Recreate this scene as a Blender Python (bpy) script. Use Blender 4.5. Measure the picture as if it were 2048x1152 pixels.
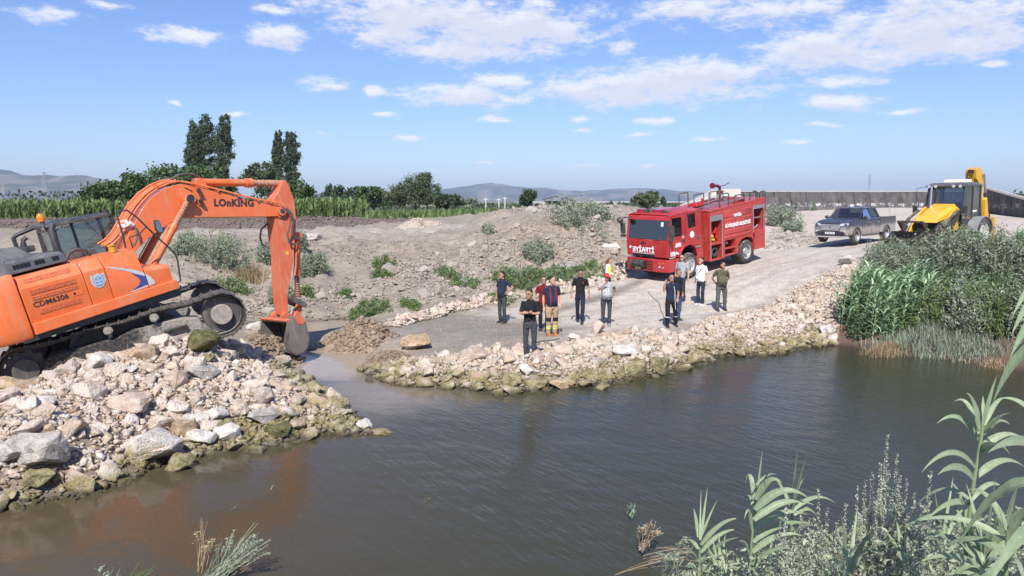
import bpy, bmesh, math, random
import numpy as np
from mathutils import Matrix, Vector

for _o in list(bpy.data.objects):
    bpy.data.objects.remove(_o)
SC = bpy.context.scene
COL = SC.collection
rnd = random.Random(7)
rng = np.random.default_rng(11)
rad = math.radians

# ------------------------------------------------------------------ camera
F, CX, CY, CAMH = 1500.0, 1024.0, 576.0, 4.4
PT = math.atan(174 / 1500.0)
cam_d = bpy.data.cameras.new("camera")
cam = bpy.data.objects.new("camera", cam_d)
COL.objects.link(cam)
cam.location = (0, 0, CAMH)
cam.rotation_euler = (math.pi / 2 - PT, 0, 0)
cam_d.sensor_width = 36.0
cam_d.lens = 36.0 * F / 2048.0
cam_d.clip_start = 0.05
cam_d.clip_end = 40000
SC.camera = cam
FW = np.array([0, math.cos(PT), -math.sin(PT)])
UP = np.array([0, math.sin(PT), math.cos(PT)])
RT = np.array([1.0, 0, 0])
CO = np.array([0, 0, CAMH])

def ray(px, py):
    return FW + RT * ((px - CX) / F) + UP * (-(py - CY) / F)

def onz(px, py, z):
    r = ray(px, py)
    return CO + r * ((z - CAMH) / r[2])

def atd(px, py, D):
    r = ray(px, py)
    return CO + r * (D / r[1])

# ------------------------------------------------------------------ sun and sky
SUN_AZ = rad(6.0)      # shadows fall towards this bearing (from +Y to +X)
SUN_EL = rad(46.0)
sun_d = bpy.data.lights.new("sun", "SUN")
sun_d.energy = 4.2
sun_d.angle = rad(0.55)
sun_d.color = (1.0, 0.955, 0.89)
sun = bpy.data.objects.new("sun", sun_d)
COL.objects.link(sun)
_d = Vector((math.sin(SUN_AZ) * math.cos(SUN_EL), math.cos(SUN_AZ) * math.cos(SUN_EL), -math.sin(SUN_EL)))
sun.rotation_euler = _d.to_track_quat('-Z', 'Y').to_euler()
sun.location = (0, -20, 30)

W = bpy.data.worlds.new("World")
SC.world = W
W.use_nodes = True
wn, wl = W.node_tree.nodes, W.node_tree.links
wn.clear()

def wnode(t, tree=None, **k):
    n = (tree or wn).new(t)
    for a, b in k.items():
        setattr(n, a, b)
    return n

sky = wnode("ShaderNodeTexSky")
sky.sky_type = 'NISHITA'
sky.sun_disc = False
sky.sun_elevation = SUN_EL
sky.sun_rotation = math.pi + SUN_AZ
sky.altitude = 100
sky.air_density = 1.0
sky.dust_density = 0.7
sky.ozone_density = 2.2

CLOUDS = [  # px, py, half width, half height, faintness
    (850, 25, 215, 40, 0), (1010, 55, 190, 46, 0), (950, 100, 170, 28, .05), (790, 62, 110, 34, .05), (1110, 60, 100, 30, .05),
    (1300, 172, 250, 42, 0), (1400, 150, 120, 30, 0), (1170, 180, 100, 30, .05), (930, 190, 140, 26, .05), (1000, 168, 80, 20, .1),
    (1850, 50, 300, 62, .05), (1640, 100, 170, 42, .05), (1930, 95, 150, 32, .1), (1560, 20, 250, 34, .3), (1760, 110, 120, 30, .1),
    (1680, 203, 92, 18, .1), (1680, 160, 130, 20, .35), (552, 72, 64, 27, .05), (560, 18, 50, 14, .2), (372, 68, 100, 24, .25),
    (655, 168, 58, 15, .1), (757, 180, 28, 12, .1), (985, 238, 42, 7, .1), (1313, 242, 36, 9, .1), (1150, 240, 28, 9, .25),
    (90, 24, 95, 26, .35), (1380, 18, 260, 34, .3), (1990, 130, 48, 10, .15), (820, 277, 34, 7, .15), (1600, 283, 48, 6, .2),
    (1285, 270, 66, 7, .45), (1245, 92, 40, 20, .25), (480, 228, 42, 6, .35), (350, 205, 20, 5, .2), (1285, 328, 34, 6, .3),
    (1160, 264, 28, 6, .25), (970, 327, 30, 5, .35), (1420, 280, 50, 6, .4), (780, 232, 40, 7, .35), (1650, 250, 50, 6, .5),
    (1080, 10, 60, 14, .25), (210, 8, 60, 12, .3), (1800, 225, 70, 9, .5), (640, 262, 50, 6, .5), (1180, 333, 60, 5, .45)]

def make_cloud_group():
    g = bpy.data.node_groups.new("cloud_cover", "ShaderNodeTree")
    g.interface.new_socket("P", in_out='INPUT', socket_type='NodeSocketVector')
    g.interface.new_socket("D", in_out='OUTPUT', socket_type='NodeSocketFloat')
    n, l = g.nodes, g.links
    gi = n.new("NodeGroupInput"); go = n.new("NodeGroupOutput")
    nz = n.new("ShaderNodeTexNoise"); nz.inputs["Scale"].default_value = 14; nz.inputs["Detail"].default_value = 4
    l.new(gi.outputs[0], nz.inputs["Vector"])
    ma = n.new("ShaderNodeVectorMath"); ma.operation = 'MULTIPLY_ADD'
    ma.inputs[1].default_value = (.05, .022, 0); 
    l.new(nz.outputs["Color"], ma.inputs[0]); l.new(gi.outputs[0], ma.inputs[2])
    sb = n.new("ShaderNodeVectorMath"); sb.operation = 'SUBTRACT'; sb.inputs[1].default_value = (.025, .011, 0)
    l.new(ma.outputs[0], sb.inputs[0])
    last = None
    for (px, py, hw, hh, faint) in CLOUDS:
        def ae(x, y):
            r = ray(x, y); r = r / np.linalg.norm(r)
            return math.atan2(r[0], r[1]), math.asin(r[2])
        a0, e0 = ae(px, py); a1, _ = ae(px + hw, py); _, e1 = ae(px, py - hh)
        w, h = (a1 - a0) * 1.12, (e1 - e0) * 1.2
        m = n.new("ShaderNodeVectorMath"); m.operation = 'MULTIPLY_ADD'
        m.inputs[1].default_value = (1 / w, 1 / h, 0); m.inputs[2].default_value = (-a0 / w, -e0 / h, 0)
        l.new(sb.outputs[0], m.inputs[0])
        ln = n.new("ShaderNodeVectorMath"); ln.operation = 'LENGTH'
        l.new(m.outputs[0], ln.inputs[0])
        o = ln.outputs["Value"]
        ad = n.new("ShaderNodeMath"); ad.operation = 'ADD'; ad.inputs[1].default_value = faint
        l.new(o, ad.inputs[0]); o = ad.outputs[0]
        if last is None:
            last = o
        else:
            mn = n.new("ShaderNodeMath"); mn.operation = 'SMOOTH_MIN'; mn.inputs[2].default_value = .14
            l.new(last, mn.inputs[0]); l.new(o, mn.inputs[1]); last = mn.outputs[0]
    n2 = n.new("ShaderNodeTexNoise"); n2.inputs["Scale"].default_value = 30; n2.inputs["Detail"].default_value = 9
    n2.inputs["Roughness"].default_value = .62
    mp = n.new("ShaderNodeVectorMath"); mp.operation = 'MULTIPLY'; mp.inputs[1].default_value = (.8, 2.0, 1)
    l.new(gi.outputs[0], mp.inputs[0]); l.new(mp.outputs[0], n2.inputs["Vector"])
    n3 = n.new("ShaderNodeTexNoise"); n3.inputs["Scale"].default_value = 110; n3.inputs["Detail"].default_value = 6; n3.inputs["Roughness"].default_value = .65; l.new(mp.outputs[0], n3.inputs["Vector"])
    n4 = n.new("ShaderNodeMath"); n4.operation = 'MULTIPLY_ADD'; n4.inputs[1].default_value = .9; n4.inputs[2].default_value = -.60; l.new(n3.outputs[0], n4.inputs[0])
    s1 = n.new("ShaderNodeMath"); s1.operation = 'MULTIPLY_ADD'; s1.inputs[1].default_value = 2.1
    l.new(n2.outputs[0], s1.inputs[0]); l.new(n4.outputs[0], s1.inputs[2])
    s2 = n.new("ShaderNodeMath"); s2.operation = 'SUBTRACT'
    l.new(s1.outputs[0], s2.inputs[0]); l.new(last, s2.inputs[1])
    mr = n.new("ShaderNodeMapRange"); mr.interpolation_type = 'SMOOTHERSTEP'
    mr.inputs[1].default_value = -.34; mr.inputs[2].default_value = .68
    l.new(s2.outputs[0], mr.inputs[0]); l.new(mr.outputs[0], go.inputs[0])
    return g

cg = make_cloud_group()
tc = wnode("ShaderNodeTexCoord")
sx = wnode("ShaderNodeSeparateXYZ"); wl.new(tc.outputs["Generated"], sx.inputs[0])
at = wnode("ShaderNodeMath", operation='ARCTAN2'); wl.new(sx.outputs[0], at.inputs[0]); wl.new(sx.outputs[1], at.inputs[1])
el = wnode("ShaderNodeMath", operation='ARCSINE'); wl.new(sx.outputs[2], el.inputs[0])
cb = wnode("ShaderNodeCombineXYZ"); wl.new(at.outputs[0], cb.inputs[0]); wl.new(el.outputs[0], cb.inputs[1])
c1 = wnode("ShaderNodeGroup"); c1.node_tree = cg; wl.new(cb.outputs[0], c1.inputs[0])
of = wnode("ShaderNodeVectorMath", operation='ADD'); of.inputs[1].default_value = (-.004, .011, 0); wl.new(cb.outputs[0], of.inputs[0])
c2 = wnode("ShaderNodeGroup"); c2.node_tree = cg; wl.new(of.outputs[0], c2.inputs[0])
shade = wnode("ShaderNodeMixRGB")   # thick cloud above a point greys it
shade.inputs[1].default_value = (6.7, 6.75, 7.2, 1); shade.inputs[2].default_value = (5.45, 5.6, 6.35, 1)
sp = wnode("ShaderNodeMath", operation='POWER'); sp.inputs[1].default_value = 1.3; wl.new(c2.outputs[0], sp.inputs[0])
wl.new(sp.outputs[0], shade.inputs[0])
tint = wnode("ShaderNodeMixRGB", blend_type='MULTIPLY'); tint.inputs[0].default_value = 1
tint.inputs[2].default_value = (.73, .82, 1.12, 1)
wl.new(sky.outputs[0], tint.inputs[1])
op = wnode("ShaderNodeMath", operation='MULTIPLY'); op.inputs[1].default_value = .9; wl.new(c1.outputs[0], op.inputs[0])
mixc = wnode("ShaderNodeMixRGB"); wl.new(op.outputs[0], mixc.inputs[0]); wl.new(tint.outputs[0], mixc.inputs[1]); wl.new(shade.outputs[0], mixc.inputs[2])
bg = wnode("ShaderNodeBackground"); bg.inputs[1].default_value = .1
wl.new(mixc.outputs[0], bg.inputs[0])
wo = wnode("ShaderNodeOutputWorld"); wl.new(bg.outputs[0], wo.inputs[0])

SC.view_settings.view_transform = 'Standard'
SC.view_settings.look = 'None'
SC.view_settings.gamma = 1
SC.view_settings.use_curve_mapping = False
SC.view_settings.exposure = 0.55
SC.render.engine = 'CYCLES'
try:
    SC.cycles.max_bounces = 8
    SC.cycles.transparent_max_bounces = 12
    SC.cycles.volume_bounces = 0
    SC.cycles.use_denoising = True
    SC.cycles.caustics_reflective = False
    SC.cycles.caustics_refractive = False
except Exception:
    pass

# ------------------------------------------------------------------ material helpers
def lin(c):
    return tuple(v if isinstance(v, float) and False else v for v in c)

class NT:
    def __init__(s, name):
        s.m = bpy.data.materials.new(name); s.m.use_nodes = True
        s.n, s.l = s.m.node_tree.nodes, s.m.node_tree.links
        s.n.clear()
        s.out = s.n.new("ShaderNodeOutputMaterial")
    def add(s, t, **k):
        x = s.n.new(t)
        for a, b in k.items():
            setattr(x, a, b)
        return x
    def link(s, a, b):
        s.l.new(a, b)
    def noise(s, scale, detail=4, rough=.55, vec=None, coord="Object", stretch=None):
        x = s.add("ShaderNodeTexNoise"); x.inputs["Scale"].default_value = scale
        x.inputs["Detail"].default_value = detail; x.inputs["Roughness"].default_value = rough
        v = vec if vec is not None else s.coord(coord)
        if stretch:
            mp = s.add("ShaderNodeVectorMath", operation='MULTIPLY'); mp.inputs[1].default_value = stretch
            s.link(v, mp.inputs[0]); v = mp.outputs[0]
        s.link(v, x.inputs["Vector"])
        return x.outputs[0]
    def coord(s, c="Object"):
        if not hasattr(s, 'tc'):
            s.tc = s.add("ShaderNodeTexCoord"); s.geo = s.add("ShaderNodeNewGeometry")
        return s.geo.outputs["Position"] if c == "World" else s.tc.outputs[c]
    def ramp(s, val, a, b, lo=0.0, hi=1.0, smooth=False):
        x = s.add("ShaderNodeMapRange"); x.inputs[1].default_value = a; x.inputs[2].default_value = b
        x.inputs[3].default_value = lo; x.inputs[4].default_value = hi
        if smooth: x.interpolation_type = 'SMOOTHSTEP'
        s.link(val, x.inputs[0]); return x.outputs[0]
    def mix(s, f, a, b, blend='MIX'):
        x = s.add("ShaderNodeMixRGB", blend_type=blend)
        for i, v in ((0, f), (1, a), (2, b)):
            if hasattr(v, 'links') or isinstance(v, bpy.types.NodeSocket): s.link(v, x.inputs[i])
            elif i == 0: x.inputs[0].default_value = v
            else: x.inputs[i].default_value = (*v, 1)
        return x.outputs[0]
    def math(s, op, a, b=0.0, c=None):
        x = s.add("ShaderNodeMath", operation=op)
        for i, v in enumerate((a, b) if c is None else (a, b, c)):
            if isinstance(v, bpy.types.NodeSocket): s.link(v, x.inputs[i])
            else: x.inputs[i].default_value = v
        return x.outputs[0]
    def bump(s, h, dist=.01, strength=1.0, prev=None):
        x = s.add("ShaderNodeBump"); x.inputs["Distance"].default_value = dist; x.inputs["Strength"].default_value = strength
        s.link(h, x.inputs["Height"])
        if prev is not None: s.link(prev, x.inputs["Normal"])
        return x.outputs[0]
    def bsdf(s, color=None, rough=.6, metal=0.0, normal=None, spec=.5, coat=0.0, **k):
        b = s.add("ShaderNodeBsdfPrincipled")
        if color is not None:
            if isinstance(color, bpy.types.NodeSocket): s.link(color, b.inputs["Base Color"])
            else: b.inputs["Base Color"].default_value = (*color, 1)
        if isinstance(rough, bpy.types.NodeSocket): s.link(rough, b.inputs["Roughness"])
        else: b.inputs["Roughness"].default_value = rough
        b.inputs["Metallic"].default_value = metal
        b.inputs["Specular IOR Level"].default_value = spec
        b.inputs["Coat Weight"].default_value = coat
        b.inputs["Coat Roughness"].default_value = .08
        if normal is not None: s.link(normal, b.inputs["Normal"])
        s.link(b.outputs[0], s.out.inputs[0])
        return b

MATS = {}
def paint(name, col, rough=.35, dust=.35, dustcol=(.36, .31, .26), metal=0.0, coat=.3, bump=0.0, scale=3.0, dark=.0):
    """painted or plain hard surface with patchy dust, thicker on faces that look up"""
    if name in MATS: return MATS[name]
    t = NT(name)
    n1 = t.noise(scale, 6, .62)
    n2 = t.noise(scale * 6, 4, .6)
    d = t.ramp(t.math('ADD', n1, t.math('MULTIPLY', n2, .35)), .55, .95, 0, 1, True)
    sn = t.add("ShaderNodeSeparateXYZ"); t.coord(); t.link(t.geo.outputs["Normal"], sn.inputs[0])
    upf = t.ramp(sn.outputs[2], .2, 1.0, .25, 1.0)
    f = t.math('MULTIPLY', t.math('MULTIPLY', d, upf), dust)
    st = t.noise(7, 5, .7, stretch=(1.6, 1.6, .16))
    f = t.math('ADD', f, t.math('MULTIPLY', t.ramp(st, .50, .74, 0, 1, True), dust * .75))
    f = t.math('ADD', f, dust * .12)
    var = t.mix(t.ramp(n1, .3, .7), tuple(c * (1 - dark - .08) for c in col), tuple(min(1, c * 1.05) for c in col))
    c = t.mix(f, var, dustcol)
    r = t.ramp(f, 0, .5, rough, .85)
    nb = t.bump(n2, .004, bump) if bump else None
    t.bsdf(c, r, metal, nb, coat=coat)
    MATS[name] = t.m
    return t.m

def flat(name, col, rough=.6, metal=0.0, var=.12, scale=8.0, bump=0.0, spec=.5, coat=0.0):
    if name in MATS: return MATS[name]
    t = NT(name)
    n = t.noise(scale, 5, .6)
    c = t.mix(t.ramp(n, .3, .7), tuple(v * (1 - var) for v in col), tuple(min(1, v * (1 + var)) for v in col))
    nb = t.bump(n, .01, bump) if bump else None
    t.bsdf(c, rough, metal, nb, spec, coat)
    MATS[name] = t.m
    return t.m

def glass(name, tintc=(.5, .6, .6), alpha=.35, rough=.03):
    if name in MATS: return MATS[name]
    t = NT(name)
    tr = t.add("ShaderNodeBsdfTransparent"); tr.inputs[0].default_value = (*tintc, 1)
    gl = t.add("ShaderNodeBsdfGlossy"); gl.inputs["Roughness"].default_value = rough; gl.inputs[0].default_value = (.9, .95, 1, 1)
    fr = t.add("ShaderNodeFresnel"); fr.inputs[0].default_value = 1.5
    m = t.add("ShaderNodeMixShader")
    f = t.math('MAXIMUM', t.math('MULTIPLY', fr.outputs[0], 1.6), alpha * .25)
    t.link(f, m.inputs[0]); t.link(tr.outputs[0], m.inputs[1]); t.link(gl.outputs[0], m.inputs[2])
    df = t.add("ShaderNodeBsdfDiffuse"); df.inputs[0].default_value = (.3, .28, .25, 1)
    m2 = t.add("ShaderNodeMixShader"); m2.inputs[0].default_value = .035
    t.link(m.outputs[0], m2.inputs[1]); t.link(df.outputs[0], m2.inputs[2]); t.link(m2.outputs[0], t.out.inputs[0])
    MATS[name] = t.m
    return t.m

# ------------------------------------------------------------------ mesh helpers
class MB:
    def __init__(s, M=None):
        s.v, s.f, s.mi, s.M, s.cur = [], [], [], M, 0
    def add(s, vs, fs, M=None):
        b = len(s.v)
        for p in vs:
            p = Vector(p)
            if M is not None: p = M @ p
            s.v.append(p)
        for f in fs:
            s.f.append(tuple(i + b for i in f)); s.mi.append(s.cur)
        return s
    def box(s, x0, x1, y0, y1, z0, z1, M=None):
        vs = [(x, y, z) for x in (x0, x1) for y in (y0, y1) for z in (z0, z1)]
        return s.add(vs, [(0, 1, 3, 2), (4, 6, 7, 5), (0, 4, 5, 1), (2, 3, 7, 6), (0, 2, 6, 4), (1, 5, 7, 3)], M)
    def prism(s, pts, a, b, axis='y', M=None, ins=0.0):
        """outline (in the plane across axis) extruded from a to b"""
        n = len(pts)
        def P(u, w, d):
            return {'y': (u, d, w), 'x': (d, u, w), 'z': (u, w, d)}[axis]
        vs = [P(u, w, a) for u, w in pts] + [P(u, w, b) for u, w in pts]
        fs = [tuple(range(n)), tuple(range(2 * n - 1, n - 1, -1))]
        fs += [(i, (i + 1) % n, n + (i + 1) % n, n + i) for i in range(n)]
        return s.add(vs, fs, M)
    def cyl(s, p0, p1, r0, r1=None, n=14, caps=True):
        r1 = r0 if r1 is None else r1
        return s.tube([p0, p1], [r0, r1], n, caps)
    def tube(s, pts, rs, n=8, caps=True, closed=False, ell=None):
        pts = [Vector(p) for p in pts]
        if not hasattr(rs, '__len__'): rs = [rs] * len(pts)
        m = len(pts); rings = []; prev = None; b = len(s.v)
        for i, p in enumerate(pts):
            d = (pts[(i + 1) % m] - pts[i - 1]) if closed or 0 < i < m - 1 else (pts[1] - pts[0] if i == 0 else pts[-1] - pts[-2])
            if d.length < 1e-9: d = Vector((0, 0, 1))
            d.normalize()
            if prev is None:
                a = Vector((0, 0, 1)) if abs(d.z) < .9 else Vector((1, 0, 0))
                u = d.cross(a).normalized()
            else:
                u = (prev - d * prev.dot(d))
                u = u.normalized() if u.length > 1e-6 else d.orthogonal().normalized()
            prev = u; w = d.cross(u)
            eu, ew = ell if ell else (1, 1)
            for k in range(n):
                t = 2 * math.pi * k / n
                s.v.append(p + (u * math.cos(t) * eu + w * math.sin(t) * ew) * rs[i])
        L = m if closed else m - 1
        for i in range(L):
            for k in range(n):
                a0, a1 = b + i * n + k, b + i * n + (k + 1) % n
                j = (i + 1) % m
                s.f.append((a0, a1, b + j * n + (k + 1) % n, b + j * n + k)); s.mi.append(s.cur)
        if caps and not closed:
            s.f.append(tuple(b + k for k in range(n - 1, -1, -1))); s.mi.append(s.cur)
            s.f.append(tuple(b + (m - 1) * n + k for k in range(n))); s.mi.append(s.cur)
        return s
    def rings(s, rs, caps=True):
        """loft of closed rings (lists of points, same count)"""
        b = len(s.v); n = len(rs[0])
        for r in rs: s.v += [Vector(p) for p in r]
        for i in range(len(rs) - 1):
            for k in range(n):
                s.f.append((b + i * n + k, b + i * n + (k + 1) % n, b + (i + 1) * n + (k + 1) % n, b + (i + 1) * n + k)); s.mi.append(s.cur)
        if caps:
            s.f.append(tuple(b + k for k in range(n - 1, -1, -1))); s.mi.append(s.cur)
            s.f.append(tuple(b + (len(rs) - 1) * n + k for k in range(n))); s.mi.append(s.cur)
        return s
    def sphere(s, c, r, n=10, m=7, sc=(1, 1, 1)):
        rs = []
        for i in range(m + 1):
            t = math.pi * (i + .02) / (m + .04)
            rs.append([(c[0] + math.sin(t) * math.cos(2 * math.pi * k / n) * r * sc[0],
                        c[1] + math.sin(t) * math.sin(2 * math.pi * k / n) * r * sc[1],
                        c[2] - math.cos(t) * r * sc[2]) for k in range(n)])
        return s.rings(rs)
    def quad(s, a, b, c, d):
        return s.add([a, b, c, d], [(0, 1, 2, 3)])
    def build(s, name, mats, parent=None, smooth=35, bevel=0.0, label=None, kind=None, M=None):
        me = bpy.data.meshes.new(name)
        T = M if M is not None else s.M
        vs = [T @ v for v in s.v] if T is not None else s.v
        me.from_pydata([tuple(v) for v in vs], [], s.f)
        if not isinstance(mats, (list, tuple)): mats = [mats]
        for m in mats: me.materials.append(m)
        if len(mats) > 1: me.polygons.foreach_set("material_index", s.mi)
        bm = bmesh.new(); bm.from_mesh(me)
        bmesh.ops.recalc_face_normals(bm, faces=bm.faces)
        bm.to_mesh(me); bm.free()
        if smooth:
            me.shade_smooth(); me.set_sharp_from_angle(angle=rad(smooth))
        o = bpy.data.objects.new(name, me); COL.objects.link(o)
        if parent is not None: o.parent = parent
        if bevel:
            bv = o.modifiers.new("edge", 'BEVEL'); bv.width = bevel; bv.segments = 2; bv.limit_method = 'ANGLE'; bv.angle_limit = rad(40)
            bv.harden_normals = True
        if label: o["label"] = label
        if kind: o["kind"] = kind
        return o

def np_mesh(name, V, Fc, mat, parent=None, attr=None, smooth=False, kind=None):
    """V (n,3), Fc (m,k) arrays -> object; attr: per-vertex float 'tint' or (n,3) colour"""
    me = bpy.data.meshes.new(name)
    V = np.ascontiguousarray(V, dtype=np.float32); Fc = np.ascontiguousarray(Fc, dtype=np.int32)
    k = Fc.shape[1]
    me.vertices.add(len(V)); me.vertices.foreach_set("co", V.ravel())
    me.loops.add(Fc.size); me.loops.foreach_set("vertex_index", Fc.ravel())
    me.polygons.add(len(Fc)); me.polygons.foreach_set("loop_start", np.arange(0, Fc.size, k, dtype=np.int32))
    if smooth: me.polygons.foreach_set("use_smooth", np.ones(len(Fc), dtype=bool))
    me.update(calc_edges=True)
    if attr is not None:
        attr = np.asarray(attr, dtype=np.float32)
        if attr.ndim == 1:
            a = me.attributes.new("tint", 'FLOAT', 'POINT'); a.data.foreach_set("value", attr)
        else:
            a = me.attributes.new("tint", 'FLOAT_COLOR', 'POINT')
            a.data.foreach_set("color", np.hstack([attr, np.ones((len(attr), 1), np.float32)]).astype(np.float32).ravel())
    for m in (mat if isinstance(mat, (list, tuple)) else [mat]): me.materials.append(m)
    o = bpy.data.objects.new(name, me); COL.objects.link(o)
    if parent is not None: o.parent = parent
    if kind: o["kind"] = kind
    return o

def tag(o, label=None, cat=None, group=None, kind=None):
    for k, v in (("label", label), ("category", cat), ("group", group), ("kind", kind)):
        if v: o[k] = v
    return o

def thing(name, label, cat, loc=(0, 0, 0), M=None, group=None):
    o = bpy.data.objects.new(name, None); COL.objects.link(o)
    o.empty_display_size = .2
    if M is not None: o.matrix_world = M
    else: o.location = loc
    return tag(o, label, cat, group)

def text_mesh(txt, size, name, mat, M, parent=None, extrude=.002, mirror=False, width=None, bold=0.0, space=1.0):
    cu = bpy.data.curves.new(name, 'FONT'); cu.body = txt; cu.size = size; cu.align_x = 'CENTER'; cu.align_y = 'CENTER'
    cu.extrude = extrude; cu.space_character = space; cu.offset = bold; cu.resolution_u = 3
    o = bpy.data.objects.new(name, cu); COL.objects.link(o)
    dg = bpy.context.evaluated_depsgraph_get()
    me = bpy.data.meshes.new_from_object(o.evaluated_get(dg))
    bpy.data.objects.remove(o)
    n = len(me.vertices); co = np.empty(n * 3, np.float32); me.vertices.foreach_get("co", co); co = co.reshape(-1, 3)
    if width: co[:, 0] *= width / max(1e-6, co[:, 0].max() - co[:, 0].min())
    if mirror: co[:, 0] *= -1
    me.vertices.foreach_set("co", co.ravel())
    me.transform(M)
    if mirror: me.flip_normals()
    me.materials.clear(); me.materials.append(mat)
    o = bpy.data.objects.new(name, me); COL.objects.link(o)
    if parent is not None: o.parent = parent
    return o

def pose(yaw, pitch, x, y, z, roll=0.0):
    cy, sy, cp, sp, cr, sr = math.cos(yaw), math.sin(yaw), math.cos(pitch), math.sin(pitch), math.cos(roll), math.sin(roll)
    A = Matrix(((cy, -sy, 0), (sy, cy, 0), (0, 0, 1)))
    B = Matrix(((cp, 0, -sp), (0, 1, 0), (sp, 0, cp)))
    C = Matrix(((1, 0, 0), (0, cr, -sr), (0, sr, cr)))
    return Matrix.Translation((x, y, z)) @ (A @ B @ C).to_4x4()

# value noise, vectorised
_perm = rng.random((256, 256))
def vnoise(x, y):
    xi, yi = np.floor(x).astype(int), np.floor(y).astype(int)
    fx, fy = x - xi, y - yi
    fx, fy = fx * fx * (3 - 2 * fx), fy * fy * (3 - 2 * fy)
    g = lambda a, b: _perm[a & 255, b & 255]
    return (g(xi, yi) * (1 - fx) + g(xi + 1, yi) * fx) * (1 - fy) + (g(xi, yi + 1) * (1 - fx) + g(xi + 1, yi + 1) * fx) * fy
def fbm(x, y, o=5, lac=2.03, g=.5):
    a, s, t = 1.0, 0.0, 0.0
    for i in range(o):
        s = s + a * (vnoise(x + i * 17.3, y - i * 9.1) - .5); t += a; x, y, a = x * lac, y * lac, a * g
    return s / t
def sstep(a, b, x):
    t = np.clip((x - a) / (b - a), 0, 1); return t * t * (3 - 2 * t)
# ------------------------------------------------------------------ terrain
CTRL = []
def cp(px, py, z): p = onz(px, py, z); CTRL.append((p[0], p[1], z))
def cw(x, y, z): CTRL.append((x, y, z))
SHORE = [(-300,1088),(0,1020),(100,1003),(200,985),(330,930),(450,905),(540,895),(640,868),(740,872),(790,866),(735,850),(690,812),(660,785),(620,760),(540,725),(470,703),(432,684),(425,664),(460,652),(520,648),(600,645),(690,640),(705,648),(640,660),
         (540,668),(490,684),(520,700),(600,703),(680,698),(735,708),(722,742),(760,765),(800,774),(900,777),(1000,790),(1100,776),(1200,772),(1330,748),(1440,714),(1540,710),(1640,692),(1700,694),(1760,712),(1850,716),(1950,727),(2048,747),(2300,800)]
SH = np.array([onz(a, b, 0)[:2] for a, b in SHORE] + [(17, 15), (14, 12), (9, 9.3), (6, 7.3), (3, 6.2), (0, 5.7), (-5, 5.5), (-9, 6), (-14, 7.5)])
for a, b in SHORE: cp(a, b, 0)
# left stone pile
for a in [(200,955,.38),(330,900,.33),(450,880,.3),(100,960,.5),(0,965,.45),(100,860,.85),(300,830,.8),(500,800,.5),(640,830,.22),(700,850,.1),(0,860,.95),(0,787,.82),(60,770,.88),(120,748,1.0),(180,720,1.1),
          (300,690,1.3),(400,680,1.3),(480,730,.62),(560,775,.4),(430,712,.85),(-200,860,.75),(-200,1000,.4)]: cp(*a)
for a in [(-9.06,17.67,.78),(-10.8,16.7,.35),(-7.6,18.5,1.12),(-9.8,19.1,.75),(-8.3,16.3,.76),(-11.6,18.1,.33),(-6.9,17.1,1.15),(-6.3,19.3,.45),(-5.9,18.0,.15),(-6.0,21,.0),(-14,15,.4),(-14,20,.5),(-12,24,.4),(-9,21.5,.35),(-20,14,.6),(-18,10,.4),(-12,12,.5)]: cw(*a)
# stream, sand spit and spoil under the bucket
for a in [(540,685,.3),(580,690,.15),(640,682,.3),(690,668,.4),(740,655,.5),(720,685,.3),(760,690,.3),(800,750,.3),(850,745,.35),(900,740,.4),(620,672,.3)]: cp(*a)
# road and causeway
for a in [(850,690,.3),(900,640,.28),(1005,648,.28),(1103,672,.38),(1160,647,.36),(1210,652,.4),(1000,700,.42),(1057,720,.53),(1100,700,.45),(1100,750,.3),(1200,700,.42),(1200,745,.3),(1335,655,.42),(1300,720,.3),(1400,690,.3),(1400,612,.55),(1440,622,.52),
          (1300,600,.55),(1350,640,.5),(1150,610,.45),(1250,575,.75),(1000,610,.35),(1380,556,.97),(1493,524,1.4),(1300,560,.9),(1560,500,1.75),(1480,610,.62),(1600,560,1.45),(1730,517,2.1),(1650,600,.9),(1560,640,.55),(1540,690,.25),(1640,665,.25),(1702,484,2.17),(1640,474,2.2),(1770,476,2.3),(1600,500,1.9),(1540,470,2.1),(1500,480,2.0)]: cp(*a)
cw(18.5, 31.6, 2.3); cw(19.5, 33, 2.35); cw(16.5, 30.5, 2.28)
# far side of the road: rubble edge, slope, plateau
for a in [(780,640,.35),(850,625,.4),(1000,598,.5),(1100,580,.65),(1240,545,1.05),(700,610,.35),(760,600,.6),(900,570,.9),(1000,545,1.15),(1100,530,1.35),(1200,520,1.6),(620,600,.7),(600,560,1.1),(560,620,.4),(500,600,.6),(450,560,1.1),(500,520,1.7),(400,520,1.9),(330,560,1.3),
          (620,480,2.2),(500,470,2.4),(380,480,2.3),(700,500,2.0),(800,500,1.9),(800,478,2.3),(900,500,1.9),(900,475,2.35),(1000,500,2.0),(1000,478,2.5),(1100,495,2.1),(1100,470,2.7),(1200,490,2.1),(1240,470,2.5),(1180,455,3.0),
          (660,462,2.4),(820,462,2.45),(940,462,2.45),(200,470,2.3),(0,470,2.3),(330,458,2.4),
          (990,440,3.3),(1000,415,4.0),(960,425,3.5),(1080,412,4.05),(1180,408,4.15),(1250,412,4.0),(1300,415,3.8),(1120,440,3.4),(1230,440,3.2),(920,430,3.0),(860,442,2.7),(1340,425,3.2),(1300,450,2.7)]: cp(*a)
for a in [(1560,455,2.35),(1640,440,2.6),(1560,432,2.9),(1800,432,3.0),(1700,418,3.5),(1900,418,3.5),(2048,440,2.9),(2048,470,2.5),(2100,430,3.2)]: cp(*a)
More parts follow.
